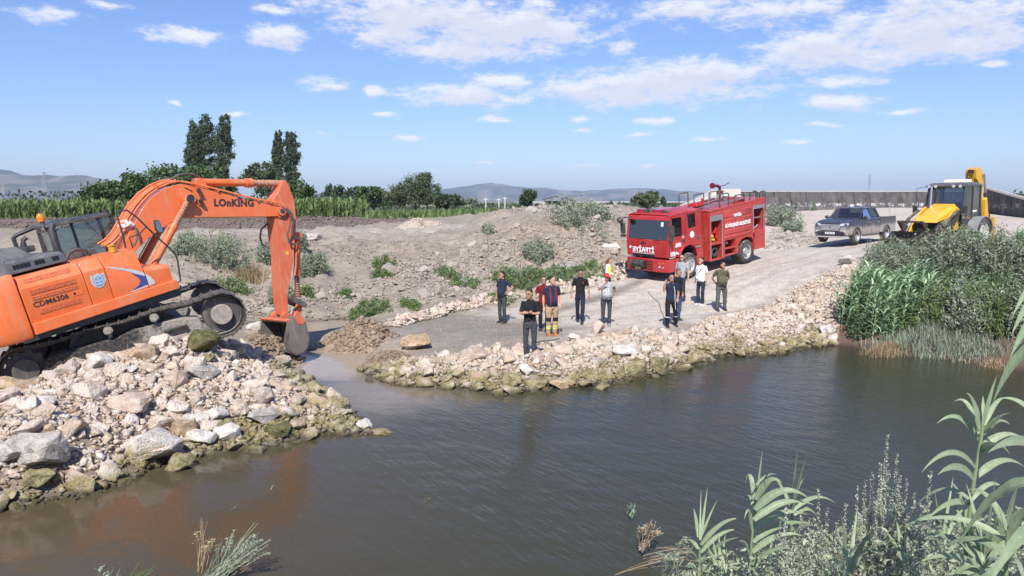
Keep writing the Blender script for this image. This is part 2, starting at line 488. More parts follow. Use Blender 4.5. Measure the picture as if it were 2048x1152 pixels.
# right bank
for a in [(1700,660,.4),(1800,690,.1),(1900,690,.3),(2000,700,.25),(1750,600,1.2),(1850,600,1.35),(1950,600,1.4),(2048,620,1.2),(1780,520,2.1),(1900,500,2.3),(2000,500,2.3),(2048,500,2.3),(2200,520,2.2),(1950,660,.7),(1850,650,.8),(2048,680,.6),(2150,640,1.0)]: cp(*a)
# near bank
for a in [(0,0,2.75),(-6,0,2.7),(6,0,2.75),(12,1,2.7),(0,-8,2.9),(-15,-5,2.9),(15,-6,2.9),(2,3,1.75),(4,4,1.35),(6,5,1.2),(-4,3,1.3),(0,4,.8),(0,5.6,.1),(-4,5.5,0),(-9,6,0),(3,6.1,.1),(6,7.2,.05),(9,9.5,.1),(10,7,1.2),(14,12,.3),(16,16,.3),(18,12,1.8),(-12,4,1.2),(22,18,1.9),(26,26,2.2),(30,10,2.4),
          (-16,30,1.5),(-22,24,1.2),(-25,34,2.2),(-30,15,1.5),(-40,40,2.4),(30,40,2.6),(45,35,2.6),(60,60,3.6)]: cw(*a)
CTRL = np.array(CTRL)
# thin out points that would ask for a cliff; shore points stay
_keep = np.ones(len(CTRL), bool)
for i in range(len(CTRL)):
    for j in range(i):
        if _keep[i] and _keep[j]:
            dd = math.hypot(CTRL[i, 0] - CTRL[j, 0], CTRL[i, 1] - CTRL[j, 1])
            if abs(CTRL[i, 2] - CTRL[j, 2]) / (dd + .05) > 1.25 or dd < .12: _keep[i if CTRL[i, 2] != 0 else j] = False
CTRL = CTRL[_keep]
_c2 = .12
_A = np.sqrt(((CTRL[:, None, :2] - CTRL[None, :, :2]) ** 2).sum(-1) + _c2)
_zm = CTRL[:, 2].mean()
_w = np.linalg.solve(_A - np.eye(len(CTRL)) * .15, CTRL[:, 2] - _zm)

def pdist(P, x, y):
    """signed distance to polygon, positive inside"""
    d = np.full(x.shape, 1e9); ins = np.zeros(x.shape, bool)
    for i in range(len(P)):
        a, b = P[i], P[(i + 1) % len(P)]
        ab = b - a
        t = np.clip(((x - a[0]) * ab[0] + (y - a[1]) * ab[1]) / (ab @ ab + 1e-9), 0, 1)
        d = np.minimum(d, np.hypot(x - a[0] - t * ab[0], y - a[1] - t * ab[1]))
        c = ((a[1] > y) != (b[1] > y))
        with np.errstate(divide='ignore', invalid='ignore'):
            xx = (b[0] - a[0]) * (y - a[1]) / (b[1] - a[1] + 1e-12) + a[0]
        ins ^= c & (x < xx)
    return np.where(ins, d, -d)

def H0(x, y):
    x, y = np.asarray(x, float), np.asarray(y, float)
    s = x.shape; x, y = x.ravel(), y.ravel()
    out = np.empty(len(x))
    for i in range(0, len(x), 20000):
        d = np.sqrt((x[i:i + 20000, None] - CTRL[None, :, 0]) ** 2 + (y[i:i + 20000, None] - CTRL[None, :, 1]) ** 2 + _c2)
        out[i:i + 20000] = d @ _w + _zm
    sd = pdist(SH, x, y)          # positive in the water
    land = np.maximum(out, .03) * sstep(-.1, .55, -sd)
    out = np.where(sd < 0, np.clip(land, 0.0, 4.4), -np.minimum(1.2, .06 + .5 * np.maximum(sd, 0)))
    r = np.hypot(x, y - 20)
    f = sstep(45, 85, r)
    base = 2.4 + 1.2 * sstep(20, 45, x) * sstep(60, 90, y) * (1 - sstep(150, 300, y))
    out = out * (1 - f) + base * f
    return out.reshape(s)

def poly_px(pts, z=None):
    return np.array([onz(a, b, c)[:2] for a, b, c in pts])

ROAD = poly_px([(760,700,.25),(730,690,.25),(800,655,.3),(1000,612,.4),(1240,556,.9),(1300,520,1.4),(1400,500,1.8),(1540,462,2.2),(1620,440,2.6),(1620,430,2.9),(1900,428,3.0),(2300,440,2.9),(2200,470,2.6),(1800,500,2.3),(1720,522,2.1),(1600,562,1.45),(1460,625,.55),(1350,655,.45),(1200,668,.4),(1120,680,.4),(900,705,.35)])
WET = poly_px([(740,705,.25),(760,660,.3),(900,630,.3),(1010,625,.4),(1100,640,.4),(1180,655,.4),(1120,672,.4),(950,700,.35),(860,712,.3)])
STREAK = poly_px([(1080,618,.45),(1225,575,.75),(1290,556,.9),(1292,564,.9),(1240,585,.7),(1100,628,.42)])
SLAB = poly_px([(330,470,2.4),(640,462,2.4),(980,464,2.45),(980,457,2.5),(640,457,2.45),(330,462,2.4)])
PLOW = np.array([(-60., 53.), (-13., 55.), (-9., 62.), (-10., 86.), (-60., 86.)])
PILE = poly_px([(-250,1050,0),(0,1020,0),(200,985,0),(450,905,0),(640,868,0),(790,867,0),(700,812,0),(620,760,0),(545,728,0),(520,735,.5),(430,690,1.1),(380,670,1.3),(300,680,1.3),(180,712,1.1),(60,765,.95),(0,785,.85),(-250,840,.8)])
def roughamp(x, y):
    rd = sstep(-.3, .6, pdist(ROAD, x, y))
    r = np.hypot(x, y - 20)
    bank = sstep(25, 30, y) * (1 - sstep(60, 75, y)) * (x < 14)
    a = .10 + .42 * bank
    a = a * (1 - rd) + .035 * rd
    a = np.where(y < 8, .12, a)
    a = a * (1 - .5 * sstep(60, 200, r))
    return a

def grow(a, b, step, lim, g=1.13):
    c = list(np.arange(a, b, step)); s = step
    lo, hi = [], []
    v = a
    while v > -lim: s *= g; v -= s; lo.append(v)
    v, s = b, step
    hi.append(b)
    while v < lim: s *= g; v += s; hi.append(v)
    return np.array(lo[::-1] + c + hi)
GX = grow(-21, 24, .19, 9000)
GY = grow(4, 50, .19, 9000)
GY = GY[GY > -60]
XX, YY = np.meshgrid(GX, GY, indexing='ij')
ZZ = H0(XX, YY)
_am = roughamp(XX, YY)
_shore = sstep(.02, .35, np.abs(ZZ))
_rg = fbm(XX * .9, YY * .9, 6, g=.6)
ZZ = ZZ + _rg * _am * 1.6 * (.25 + .75 * _shore) * (ZZ > -.3)
ZZ = ZZ - np.abs(fbm(XX * .35 + 7, YY * .35, 4)) * _am * 2.2 * (ZZ > .5) * (YY > 26)
_ac = XX * .60 - YY * .80
_rt = np.exp(-((np.mod(_ac + .25 * fbm(XX * .2, YY * .2, 3), 1.9) - .95) / .2) ** 2)
ZZ -= .035 * _rt * sstep(.0, .8, pdist(ROAD, XX, YY))
ZZ += .12 * sstep(90, 400, np.hypot(XX, YY)) * fbm(XX * .01, YY * .01, 3) * 4

def Hg(x, y):
    """terrain height as built (bilinear in the grid)"""
    x, y = np.atleast_1d(np.asarray(x, float)), np.atleast_1d(np.asarray(y, float))
    i = np.clip(np.searchsorted(GX, x) - 1, 0, len(GX) - 2); j = np.clip(np.searchsorted(GY, y) - 1, 0, len(GY) - 2)
    u = (x - GX[i]) / (GX[i + 1] - GX[i]); v = (y - GY[j]) / (GY[j + 1] - GY[j])
    return (ZZ[i, j] * (1 - u) + ZZ[i + 1, j] * u) * (1 - v) + (ZZ[i, j + 1] * (1 - u) + ZZ[i + 1, j + 1] * u) * v
def h1(x, y): return float(Hg(x, y)[0])

_DD = np.geomspace(2.5, 400, 900)
def ground(px, py):
    r = ray(px, py); r = r / r[1]
    P = CO[None, :] + r[None, :] * _DD[:, None]
    hh = np.maximum(Hg(P[:, 0], P[:, 1]), 0.0)
    k = np.argmax(P[:, 2] < hh)
    if not (P[:, 2] < hh).any(): k = len(_DD) - 1
    a, b = _DD[max(k - 1, 0)], _DD[k]
    for _ in range(12):
        m = (a + b) / 2; p = CO + r * m
        if p[2] < max(h1(p[0], p[1]), 0): b = m
        else: a = m
    p = CO + r * b
    return Vector((p[0], p[1], max(h1(p[0], p[1]), 0)))

# ground colour (dry albedo, with wet and cultivated areas where they are)
def col3(c): return np.array(c)[None, None, :]
n1 = fbm(XX * .25, YY * .25, 5)[..., None]; n2 = fbm(XX * 1.3 + 9, YY * 1.3, 4)[..., None]; n3 = fbm(XX * .05, YY * .05, 4)[..., None]
C = col3((.305, .262, .212)) * (1 + n1 * .35 + n2 * .35)
brown = sstep(.02, .2, fbm(XX * .13 + 31, YY * .13 + 5, 4))[..., None]
C = C * (1 - .35 * brown) + col3((.30, .235, .175)) * .35 * brown
rd = sstep(-.5, .7, pdist(ROAD, XX, YY) + n2[..., 0] * 1.2)[..., None]
C = C * (1 - rd) + col3((.52, .462, .395)) * (1 + n2 * .22 + n1 * .18) * rd
plat = (sstep(22, 30, XX) * sstep(30, 40, YY) + sstep(9, 16, XX) * sstep(44, 50, YY))[..., None].clip(0, 1)
C = C * (1 - plat) + col3((.53, .46, .395)) * (1 + n1 * .15) * plat
# wheel ruts along the road
rdir = np.array([.80, .60]); across = XX * rdir[1] - YY * rdir[0]
rut = np.exp(-((np.mod(across + 0.25 * fbm(XX * .2, YY * .2, 3), 1.9) - .95) / .22) ** 2)[..., None]
C = C * (1 - .30 * rut * rd * (.4 + 1.2 * np.abs(n1)))
wet = sstep(-.8, .8, pdist(WET, XX, YY) + n2[..., 0] * 1.8 + n1[..., 0] * 1.6)[..., None]
C = C * (1 - .72 * wet) + col3((.17, .15, .128)) * .72 * wet
wet2 = sstep(-.15, .35, pdist(STREAK, XX, YY) + n2[..., 0] * .5)[..., None]
C = C * (1 - .7 * wet2) + col3((.15, .135, .12)) * .7 * wet2
slab = sstep(-.6, .6, pdist(SLAB, XX, YY))[..., None]
C = C * (1 - slab) + col3((.37, .325, .28)) * slab
plow = sstep(-1, 1, pdist(PLOW, XX, YY) + n2[..., 0] * 3)[..., None]
C = C * (1 - plow) + col3((.185, .145, .12)) * (1 + n2 * .9) * plow
low = (1 - sstep(.03, .22, ZZ + n2[..., 0] * .15))[..., None]
C = C * (1 - .75 * low) + col3((.19, .155, .115)) * .75 * low
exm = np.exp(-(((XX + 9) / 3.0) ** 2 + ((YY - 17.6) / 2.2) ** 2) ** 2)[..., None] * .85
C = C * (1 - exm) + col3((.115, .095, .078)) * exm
mudr = (sstep(8.8, 10, XX) * (1 - sstep(24, 27, YY)) * sstep(14, 17, YY))[..., None]
C = C * (1 - mudr) + col3((.15, .10, .075)) * (1 + n2 * .5) * mudr
pil = sstep(-.1, .5, pdist(PILE, XX, YY))[..., None]
C = C * (1 - pil) + col3((.24, .185, .14)) * (1 + n2 * .5) * pil
near = (1 - sstep(7.5, 8.5, YY))[..., None]
C = C * (1 - near) + col3((.14, .125, .085)) * (1 + n2 * .6) * near
tanz = np.exp(-(((XX + 4.2) / 1.6) ** 2 + ((YY - 20.5) / 1.5) ** 2))[..., None]
C = C * (1 - tanz) + col3((.40, .33, .265)) * tanz
RR_ = np.hypot(XX, YY)
far = sstep(85, 110, RR_)[..., None] * (1 - plat)
farc = col3((.16, .18, .095)) * (1 + n3 * 2.2)
strip = sstep(.0, .12, fbm(XX * .004 + 3, YY * .02, 3))[..., None]
farc = farc * (1 - strip) + col3((.33, .28, .19)) * strip
C = C * (1 - far) + farc * far
C = np.clip(C, .02, .8)

nx, ny = XX.shape
idx = np.arange(nx * ny).reshape(nx, ny)
Fq = np.stack([idx[:-1, :-1], idx[1:, :-1], idx[1:, 1:], idx[:-1, 1:]], -1).reshape(-1, 4)
t = NT("earth")
at_ = t.add("ShaderNodeAttribute"); at_.attribute_name = "tint"
na = t.noise(2.2, 8, .65, coord="World"); nb_ = t.noise(14, 6, .7, coord="World"); nc = t.noise(60, 3, .6, coord="World")
vo = t.add("ShaderNodeTexVoronoi"); vo.inputs["Scale"].default_value = 16; t.link(t.coord("World"), vo.inputs["Vector"])
vo2 = t.add("ShaderNodeTexVoronoi"); vo2.inputs["Scale"].default_value = 45; t.link(t.coord("World"), vo2.inputs["Vector"])
c = t.mix(1.0, at_.outputs["Color"], t.mix(t.ramp(nb_, .3, .7), (.74, .73, .72), (1.22, 1.22, 1.22)), 'MULTIPLY')
c = t.mix(1.0, c, t.mix(t.ramp(na, .35, .65), (.84, .83, .81), (1.12, 1.12, 1.12)), 'MULTIPLY')
# pale pebbles pressed into the surface
sepc = t.add("ShaderNodeSeparateColor"); t.link(vo.outputs["Color"], sepc.inputs[0])
peb = t.math('MULTIPLY', t.ramp(vo.outputs["Distance"], .012, .03, 1, 0), t.ramp(sepc.outputs[0], .62, .66))
pebf = t.math('MULTIPLY', peb, .55)
c = t.mix(pebf, c, (.62, .57, .52))
sep2 = t.add("ShaderNodeSeparateColor"); t.link(vo2.outputs["Color"], sep2.inputs[0])
p2 = t.math('MULTIPLY', t.ramp(vo2.outputs["Distance"], .006, .012, 1, 0), t.ramp(sep2.outputs[0], .5, .52))
c = t.mix(t.math('MULTIPLY', p2, .4), c, (.6, .55, .5))
hgt = t.math('ADD', t.math('MULTIPLY', na, .9), t.math('ADD', t.math('MULTIPLY', nb_, .35), t.math('MULTIPLY', nc, .12)))
hgt = t.math('ADD', hgt, t.math('MULTIPLY', t.math('ADD', peb, p2), .12))
sz = t.add("ShaderNodeSeparateXYZ"); t.link(t.coord("World"), sz.inputs[0])
wetl = t.ramp(sz.outputs[2], .0, .10, .55, 1.0)
c = t.mix(1.0, c, t.mix(wetl, (.0, .0, .0), (1, 1, 1)), 'MULTIPLY')
t.bsdf(c, t.ramp(sz.outputs[2], .02, .14, .3, .93), 0, t.bump(hgt, .09, .75), spec=.25)
EARTH = t.m
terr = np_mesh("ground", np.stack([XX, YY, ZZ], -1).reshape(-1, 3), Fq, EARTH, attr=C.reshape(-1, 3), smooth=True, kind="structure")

# ------------------------------------------------------------------ water
t = NT("river_water")
pos = t.coord("World")
def wv(scale, stretch, rot, det=3, rough=.55):
    mp = t.add("ShaderNodeMapping"); mp.inputs["Rotation"].default_value = (0, 0, rot); t.link(pos, mp.inputs["Vector"])
    sc_ = t.add("ShaderNodeVectorMath", operation='MULTIPLY'); sc_.inputs[1].default_value = stretch; t.link(mp.outputs[0], sc_.inputs[0])
    return t.noise(scale, det, rough, vec=sc_.outputs[0])
w1 = wv(3.4, (.38, 1.5, 1), rad(52)); w2 = wv(7.5, (.4, 1.5, 1), rad(60)); w3 = wv(1.1, (.7, 1.3, 1), rad(10), 2)
calm = t.noise(.16, 3, .5, vec=pos)
sxy = t.add("ShaderNodeSeparateXYZ"); t.link(pos, sxy.inputs[0])
ripf = t.math('MULTIPLY', t.ramp(calm, .33, .62, .45, 1.0, True), t.ramp(sxy.outputs[0], -6.5, 1.5, .42, 1.0, True))
hh_ = t.math('ADD', t.math('MULTIPLY', w1, .6), t.math('ADD', t.math('MULTIPLY', w2, .5), t.math('MULTIPLY', w3, .9)))
hh_ = t.math('MULTIPLY', hh_, ripf)
nrm = t.bump(hh_, .030, 1.0)
def plume(cx, cy, r0, r1):
    s_ = t.add("ShaderNodeVectorMath", operation='DISTANCE'); t.link(pos, s_.inputs[0]); s_.inputs[1].default_value = (cx, cy, 0)
    dd = t.math('ADD', s_.outputs["Value"], t.math('MULTIPLY', t.math('SUBTRACT', t.noise(.9, 4, .6, vec=pos), .5), 2.6))
    return t.ramp(dd, r0, r1, 1, 0, True)
silt = t.math('MAXIMUM', plume(-4.9, 21.0, 1.9, 3.6), plume(-8.5, 25.5, 3.5, 5.0))
silt = t.math('MAXIMUM', silt, t.math('MULTIPLY', plume(-3.0, 17.2, .6, 3.2), .55))
brown = t.ramp(sxy.outputs[0], -8.5, 3.0, 1, 0, True)
body = t.mix(brown, (.064, .068, .042), (.135, .100, .058))
body = t.mix(silt, body, (.36, .295, .225))
fo = t.math('MULTIPLY', plume(-5.9, 20.2, .2, 1.7), t.ramp(wv(7, (1, 2.2, 1), rad(-20), 6, .7), .52, .62))
body = t.mix(t.math('MULTIPLY', fo, .75), body, (.62, .6, .55))
df = t.add("ShaderNodeBsdfDiffuse"); t.link(body, df.inputs[0]); 
trn = t.add("ShaderNodeBsdfTransparent"); trn.inputs[0].default_value = (.75, .72, .55, 1)
mt = t.add("ShaderNodeMixShader"); t.link(t.math('SUBTRACT', 1.0, t.math('ADD', t.math('MULTIPLY', silt, -.32), .34)), mt.inputs[0]); t.link(trn.outputs[0], mt.inputs[1]); t.link(df.outputs[0], mt.inputs[2])
gl = t.add("ShaderNodeBsdfGlossy"); gl.inputs["Roughness"].default_value = .11; t.link(nrm, gl.inputs["Normal"])
fr = t.add("ShaderNodeFresnel"); fr.inputs[0].default_value = 1.34; t.link(nrm, fr.inputs["Normal"])
ms = t.add("ShaderNodeMixShader"); t.link(fr.outputs[0], ms.inputs[0]); t.link(mt.outputs[0], ms.inputs[1]); t.link(gl.outputs[0], ms.inputs[2])
t.link(ms.outputs[0], t.out.inputs[0])
WATER = t.m
wm = MB().add([(-60, 2, 0), (60, 2, 0), (60, 34, 0), (-60, 34, 0)], [(0, 1, 2, 3)]).build("water", WATER, smooth=0)
wm["kind"] = "structure"

# ------------------------------------------------------------------ hills far off
def hill(name, prof, D, depth, colr, seed):
    """ridge line given by pixels, D metres off"""
    xs = np.array([p[0] for p in prof], float); ys = np.array([p[1] for p in prof], float)
    U = np.linspace(xs[0], xs[-1], 260); top = np.interp(U, xs, ys)
    k = 18; V = []; Cc = []
    for i, u in enumerate(U):
        for j in range(k):
            s_ = j / (k - 1); d = D + (s_ - .62) * depth
            x = (u - CX) / F * D * (1 + .0 * s_)
            ht = (402 - top[i]) / F * D + (CAMH - 2.4)
            prof_h = math.sin(min(1, s_ / .62) * math.pi / 2) ** 1.3 if s_ < .62 else math.cos((s_ - .62) / .38 * math.pi / 2)
            V.append((x, d, 2.0 + ht * prof_h))
    V = np.array(V)
    nzv = fbm(V[:, 0] / D * 26 + seed, V[:, 1] / D * 20, 5) 
    V[:, 2] += nzv * (V[:, 2] - 2) * .55 * (1 - np.abs(np.tile(np.linspace(0, 1, k), len(U)) - .62) ** .5 * .0)
    V[:, 2] = np.maximum(V[:, 2], 1.2)
    n4 = fbm(V[:, 0] / D * 60 + seed, V[:, 1] / D * 30, 5)
    a = sstep(-.1, .15, n4)[:, None]
    cc = np.array(colr)[None] * (1 - a) + np.array((.20, .18, .15))[None] * a
    ii = np.arange(len(U) * k).reshape(len(U), k)
    Fh = np.stack([ii[:-1, :-1], ii[1:, :-1], ii[1:, 1:], ii[:-1, 1:]], -1).reshape(-1, 4)
    t = NT(name + "_land"); a_ = t.add("ShaderNodeAttribute"); a_.attribute_name = "tint"
    t.bsdf(a_.outputs["Color"], .95, spec=.1)
    return np_mesh(name, V, Fh, t.m, attr=cc, smooth=True, kind="structure")
hill("hills", [(-500,372),(-250,345),(-100,334),(0,336),(40,341),(80,349),(130,354),(180,358),(240,372),(320,388),(420,398)], 3600, 1500, (.07, .085, .06), 3)
hill("hills", [(560,398),(640,388),(720,384),(800,386),(870,382),(900,376),(940,372),(985,366),(1010,369),(1050,375),(1110,379),(1160,384),(1210,381),(1260,380),(1330,382),(1420,384),(1500,388),(1700,390),(1900,392),(2300,388),(2500,394)], 6200, 2200, (.06, .075, .06), 8)
# ------------------------------------------------------------------ stones
def stone_mat(name, objrand=True, mul=1.0):
    t = NT(name)
    if objrand:
        oi = t.add("ShaderNodeObjectInfo"); rv = oi.outputs["Random"]
    else:
        a = t.add("ShaderNodeAttribute"); a.attribute_name = "tint"; rv = a.outputs["Fac"]
    cr = t.add("ShaderNodeValToRGB"); t.link(rv, cr.inputs[0])
    e = cr.color_ramp.elements
    e[0].position = 0; e[0].color = (.66, .60, .53, 1)
    e[1].position = 1; e[1].color = (.60, .55, .50, 1)
    for p_, c_ in ((.13, (.74, .69, .63)), (.27, (.56, .47, .38)), (.38, (.70, .63, .55)), (.5, (.62, .49, .42)), (.6, (.76, .72, .67)), (.72, (.46, .42, .38)), (.8, (.66, .57, .46)), (.9, (.52, .40, .29))):
        x = e.new(p_); x.color = (*c_, 1)
    base_c = t.mix(1.0, cr.outputs[0], (.96, .92, .865), 'MULTIPLY')
    pw = t.coord("World")
    na = t.noise(5.5, 7, .65, vec=pw); nb = t.noise(22, 6, .68, vec=pw); nc = t.noise(1.7, 4, .5, vec=pw)
    c = t.mix(t.ramp(na, .46, .66, 0, .75, True), base_c, (.42, .28, .17))       # rusty stain
    c = t.mix(t.ramp(nb, .56, .72, 0, .5, True), c, (.78, .74, .69))      # chalky face
    c = t.mix(t.ramp(nb, .44, .30, 0, .5, True), c, (.25, .215, .19))
    ve = t.add("ShaderNodeTexWave"); ve.inputs["Scale"].default_value = 5; ve.inputs["Distortion"].default_value = 9; ve.inputs["Detail"].default_value = 4; ve.inputs["Detail Scale"].default_value = 2
    t.link(pw, ve.inputs["Vector"])
    c = t.mix(t.ramp(ve.outputs["Fac"], .42, .5, .28, 0), c, (.40, .33, .28))
    sz = t.add("ShaderNodeSeparateXYZ"); t.link(pw, sz.inputs[0])
    zz = t.math('SUBTRACT', sz.outputs[2], t.math('MULTIPLY', t.math('SUBTRACT', nc, .5), 1.0))
    alg = t.math('MULTIPLY', t.ramp(zz, .42, .16, 0, 1, True), t.ramp(na, .30, .52, .15, 1))
    c = t.mix(t.math('MULTIPLY', alg, .88), c, t.mix(t.ramp(nb, .35, .65), (.12, .105, .036), (.34, .29, .12)))
    if mul != 1: c = t.mix(1.0, t.mix(.45, c, (.50, .45, .39)), (mul, mul, mul), 'MULTIPLY')
    wet = t.ramp(sz.outputs[2], .03, .13, .32, 1.0, True)
    c = t.mix(1.0, c, t.mix(wet, (0, 0, 0), (1, 1, 1)), 'MULTIPLY')
    h = t.math('ADD', t.math('MULTIPLY', na, .6), t.math('ADD', t.math('MULTIPLY', nb, .35), t.math('MULTIPLY', ve.outputs["Fac"], .12)))
    t.bsdf(c, t.ramp(sz.outputs[2], .04, .2, .35, .9), 0, t.bump(h, .07, .9), spec=.3)
    return t.m
STONE = stone_mat("stone")
RUBBLE = stone_mat("rubble_stone", False)
DUSTY = stone_mat("dusty_stone", True, .74)
DRUB = stone_mat("dusty_rubble", False, .74)

def hull_proto(seed, npt=15, sub=1, flat_=(1, .8, .62), box=.55):
    r = random.Random(seed)
    bm = bmesh.new()
    for i in range(npt):
        v = Vector((r.gauss(0, 1), r.gauss(0, 1), r.gauss(0, 1))).normalized()
        m = max(abs(v.x), abs(v.y), abs(v.z))
        v = v.lerp(v / m * .85, box) * r.uniform(.84, 1.06)
        bm.verts.new((v.x * flat_[0] * .5, v.y * flat_[1] * .5, v.z * flat_[2] * .5))
    res = bmesh.ops.convex_hull(bm, input=bm.verts)
    bmesh.ops.delete(bm, geom=list({g for g in res['geom_interior'] + res['geom_unused'] if isinstance(g, bmesh.types.BMVert)}), context='VERTS')
    if sub:
        bmesh.ops.bevel(bm, geom=bm.edges[:], offset=.022, segments=1, affect='EDGES')
        if sub > 1:
            bmesh.ops.triangulate(bm, faces=bm.faces)
            bmesh.ops.subdivide_edges(bm, edges=bm.edges[:], cuts=1)
            o = r.uniform(0, 50)
            for v in bm.verts:
                n = float(fbm(np.array([v.co.x * 5 + o]), np.array([v.co.y * 5 + v.co.z * 7]), 3)[0])
                v.co += v.co.normalized() * n * .16
    bmesh.ops.triangulate(bm, faces=bm.faces)
    bmesh.ops.recalc_face_normals(bm, faces=bm.faces)
    return bm

STONES = []
for i in range(26):
    fl = [(1, .82, .66), (1, .7, .5), (.95, .9, .8), (1, .62, .42)][i % 4]
    bm = hull_proto(100 + i, 13 + i % 4, 1, fl, .3 + .5 * (i % 3) / 2)
    me = bpy.data.meshes.new("stone"); bm.to_mesh(me); bm.free(); me.materials.append(STONE)
    STONES.append(me)
BIG = []
for i in range(12):
    fl = [(1, .82, .7), (1, .75, .6), (.95, .9, .8), (1, .7, .5)][i % 4]
    bm = hull_proto(300 + i, 16, 2, fl, .35 + .4 * (i % 3) / 2)
    me = bpy.data.meshes.new("boulder"); bm.to_mesh(me); bm.free(); me.materials.append(STONE)
    me.shade_smooth(); me.set_sharp_from_angle(angle=rad(24))
    BIG.append(me)
RAW = []
for i in range(14):
    bm = hull_proto(500 + i, 9, 0, (1, .8, .6), .3); bm.verts.ensure_lookup_table()
    RAW.append((np.array([v.co[:] for v in bm.verts]), np.array([[v.index for v in f.verts] for f in bm.faces]))); bm.free()

def stone(parent, x, y, z, s, big=False, name="stone", rot=None, sc=None, r=rnd):
    me = r.choice(BIG if big else STONES)
    o = bpy.data.objects.new(name, me); COL.objects.link(o)
    o.location = (x, y, z)
    o.rotation_euler = rot or (r.uniform(-.6, .6), r.uniform(-.6, .6), r.uniform(0, 6.28))
    o.scale = sc or (s * r.uniform(.85, 1.2), s * r.uniform(.85, 1.15), s * r.uniform(.8, 1.15))
    if parent is not None: o.parent = parent
    return o

def rubble(name, X, Y, S, parent=None, mat=None, lift=.15, kind="stuff", zoff=0.0, tint=None):
    """thousands of small stones as one mesh"""
    X, Y, S = map(np.asarray, (X, Y, S)); n = len(X)
    Z = Hg(X, Y) + S * lift + zoff
    Vs, Fs, Ts = [], [], []; base = 0
    pick = rng.integers(0, len(RAW), n)
    for k, (pv, pf) in enumerate(RAW):
        ii = np.where(pick == k)[0]
        if not len(ii): continue
        m = len(ii)
        a = rng.uniform(0, 6.28, m); b = rng.uniform(-.7, .7, m); c_ = rng.uniform(-.7, .7, m)
        ca, sa, cb_, sb, cc, sc_ = np.cos(a), np.sin(a), np.cos(b), np.sin(b), np.cos(c_), np.sin(c_)
        P = pv[None] * (S[ii, None, None] * rng.uniform(.75, 1.25, (m, 1, 3)))
        x, y, z = P[..., 0], P[..., 1], P[..., 2]
        y, z = y * cb_[:, None] - z * sb[:, None], y * sb[:, None] + z * cb_[:, None]
        x, z = x * cc[:, None] + z * sc_[:, None], -x * sc_[:, None] + z * cc[:, None]
        x, y = x * ca[:, None] - y * sa[:, None], x * sa[:, None] + y * ca[:, None]
        V = np.stack([x + X[ii, None], y + Y[ii, None], z + Z[ii, None]], -1)
        Vs.append(V.reshape(-1, 3)); k0 = len(pv)
        Fs.append((pf[None] + (np.arange(m) * k0)[:, None, None]).reshape(-1, 3) + base)
        tt = rng.random(m) if tint is None else rng.uniform(tint[0], tint[1], m)
        Ts.append(np.repeat(tt, k0)); base += m * k0
    return np_mesh(name, np.concatenate(Vs), np.concatenate(Fs), mat or RUBBLE, parent, np.concatenate(Ts), kind=kind)

def scatter(P, n, dens=None, margin=0.0):
    lo, hi = P.min(0) - .3, P.max(0) + .3
    X, Y = [], []
    got = 0
    for _ in range(60):
        x = rng.uniform(lo[0], hi[0], n * 2); y = rng.uniform(lo[1], hi[1], n * 2)
        ok = pdist(P, x, y) > margin
        if dens is not None: ok &= rng.random(len(x)) < dens(x, y)
        X.append(x[ok]); Y.append(y[ok]); got += ok.sum()
        if got >= n: break
    return np.concatenate(X)[:n], np.concatenate(Y)[:n]

class Packer:
    def __init__(s): s.c = {}; s.cell = .5
    def ok(s, x, y, r, k=.72):
        i, j = int(x // s.cell), int(y // s.cell); m = 3
        for a in range(i - m, i + m + 1):
            for b in range(j - m, j + m + 1):
                for (u, v, q) in s.c.get((a, b), ()):
                    if (u - x) ** 2 + (v - y) ** 2 < ((r + q) * k) ** 2: return False
        return True
    def put(s, x, y, r): s.c.setdefault((int(x // s.cell), int(y // s.cell)), []).append((x, y, r))
PK = Packer()

def big_stone(px, py, w, label, h=None, parent=None, name="boulder", tilt=None, mesh=None, group=None, sink=.15, yaw=None, mat=None, depth=.85, z=None):
    """stone whose centre shows at px,py and which is w px wide, h px high"""
    g = ground(px, py + (h or w * .7) * .30)
    d = g.y; wm_ = w / F * math.hypot(d, g.x) * 1.0; hm = (h or w * .7) / F * d * 1.05
    me = BIG[mesh if mesh is not None else rnd.randrange(len(BIG))]
    if mat is not None:
        me = me.copy(); me.materials.clear(); me.materials.append(mat)
    o = bpy.data.objects.new(name, me); COL.objects.link(o)
    dm = [max(abs(v.co[k]) for v in me.vertices) * 2 for k in range(3)]
    o.scale = (wm_ / dm[0], wm_ * depth / dm[1], hm / dm[2])
    o.location = (g.x, g.y, (z if z is not None else g.z) + hm * (.5 - sink) * .7)
    o.rotation_euler = (tilt or (rnd.uniform(-.15, .15), rnd.uniform(-.15, .15), yaw if yaw is not None else rnd.uniform(-.5, .5)))
    PK.put(g.x, g.y, wm_ * .5)
    if parent is not None: o.parent = parent
    if label: tag(o, label, "rock", group)
    return o

def mossy(name, a, b):
    t = NT(name); n = t.noise(7, 7, .68, coord="World"); n2 = t.noise(30, 5, .65, coord="World")
    c = t.mix(t.ramp(n, .4, .62), a, b); c = t.mix(t.ramp(n2, .55, .75), c, (.42, .40, .30))
    t.bsdf(c, .85, 0, t.bump(t.math('ADD', n, t.math('MULTIPLY', n2, .4)), .08, .9), spec=.3)
    return t.m
MOSS = mossy("mossy_rock", (.055, .06, .022), (.17, .15, .055))
OCHRE = mossy("ochre_rock", (.36, .24, .13), (.56, .43, .30))
WHITER = mossy("white_rock", (.54, .48, .42), (.74, .69, .63))
GREYR = mossy("grey_rock", (.36, .32, .28), (.60, .55, .49))
PINKR = mossy("pink_rock", (.50, .37, .29), (.66, .54, .45))
YELR = mossy("yellow_green_rock", (.15, .125, .05), (.38, .33, .19))

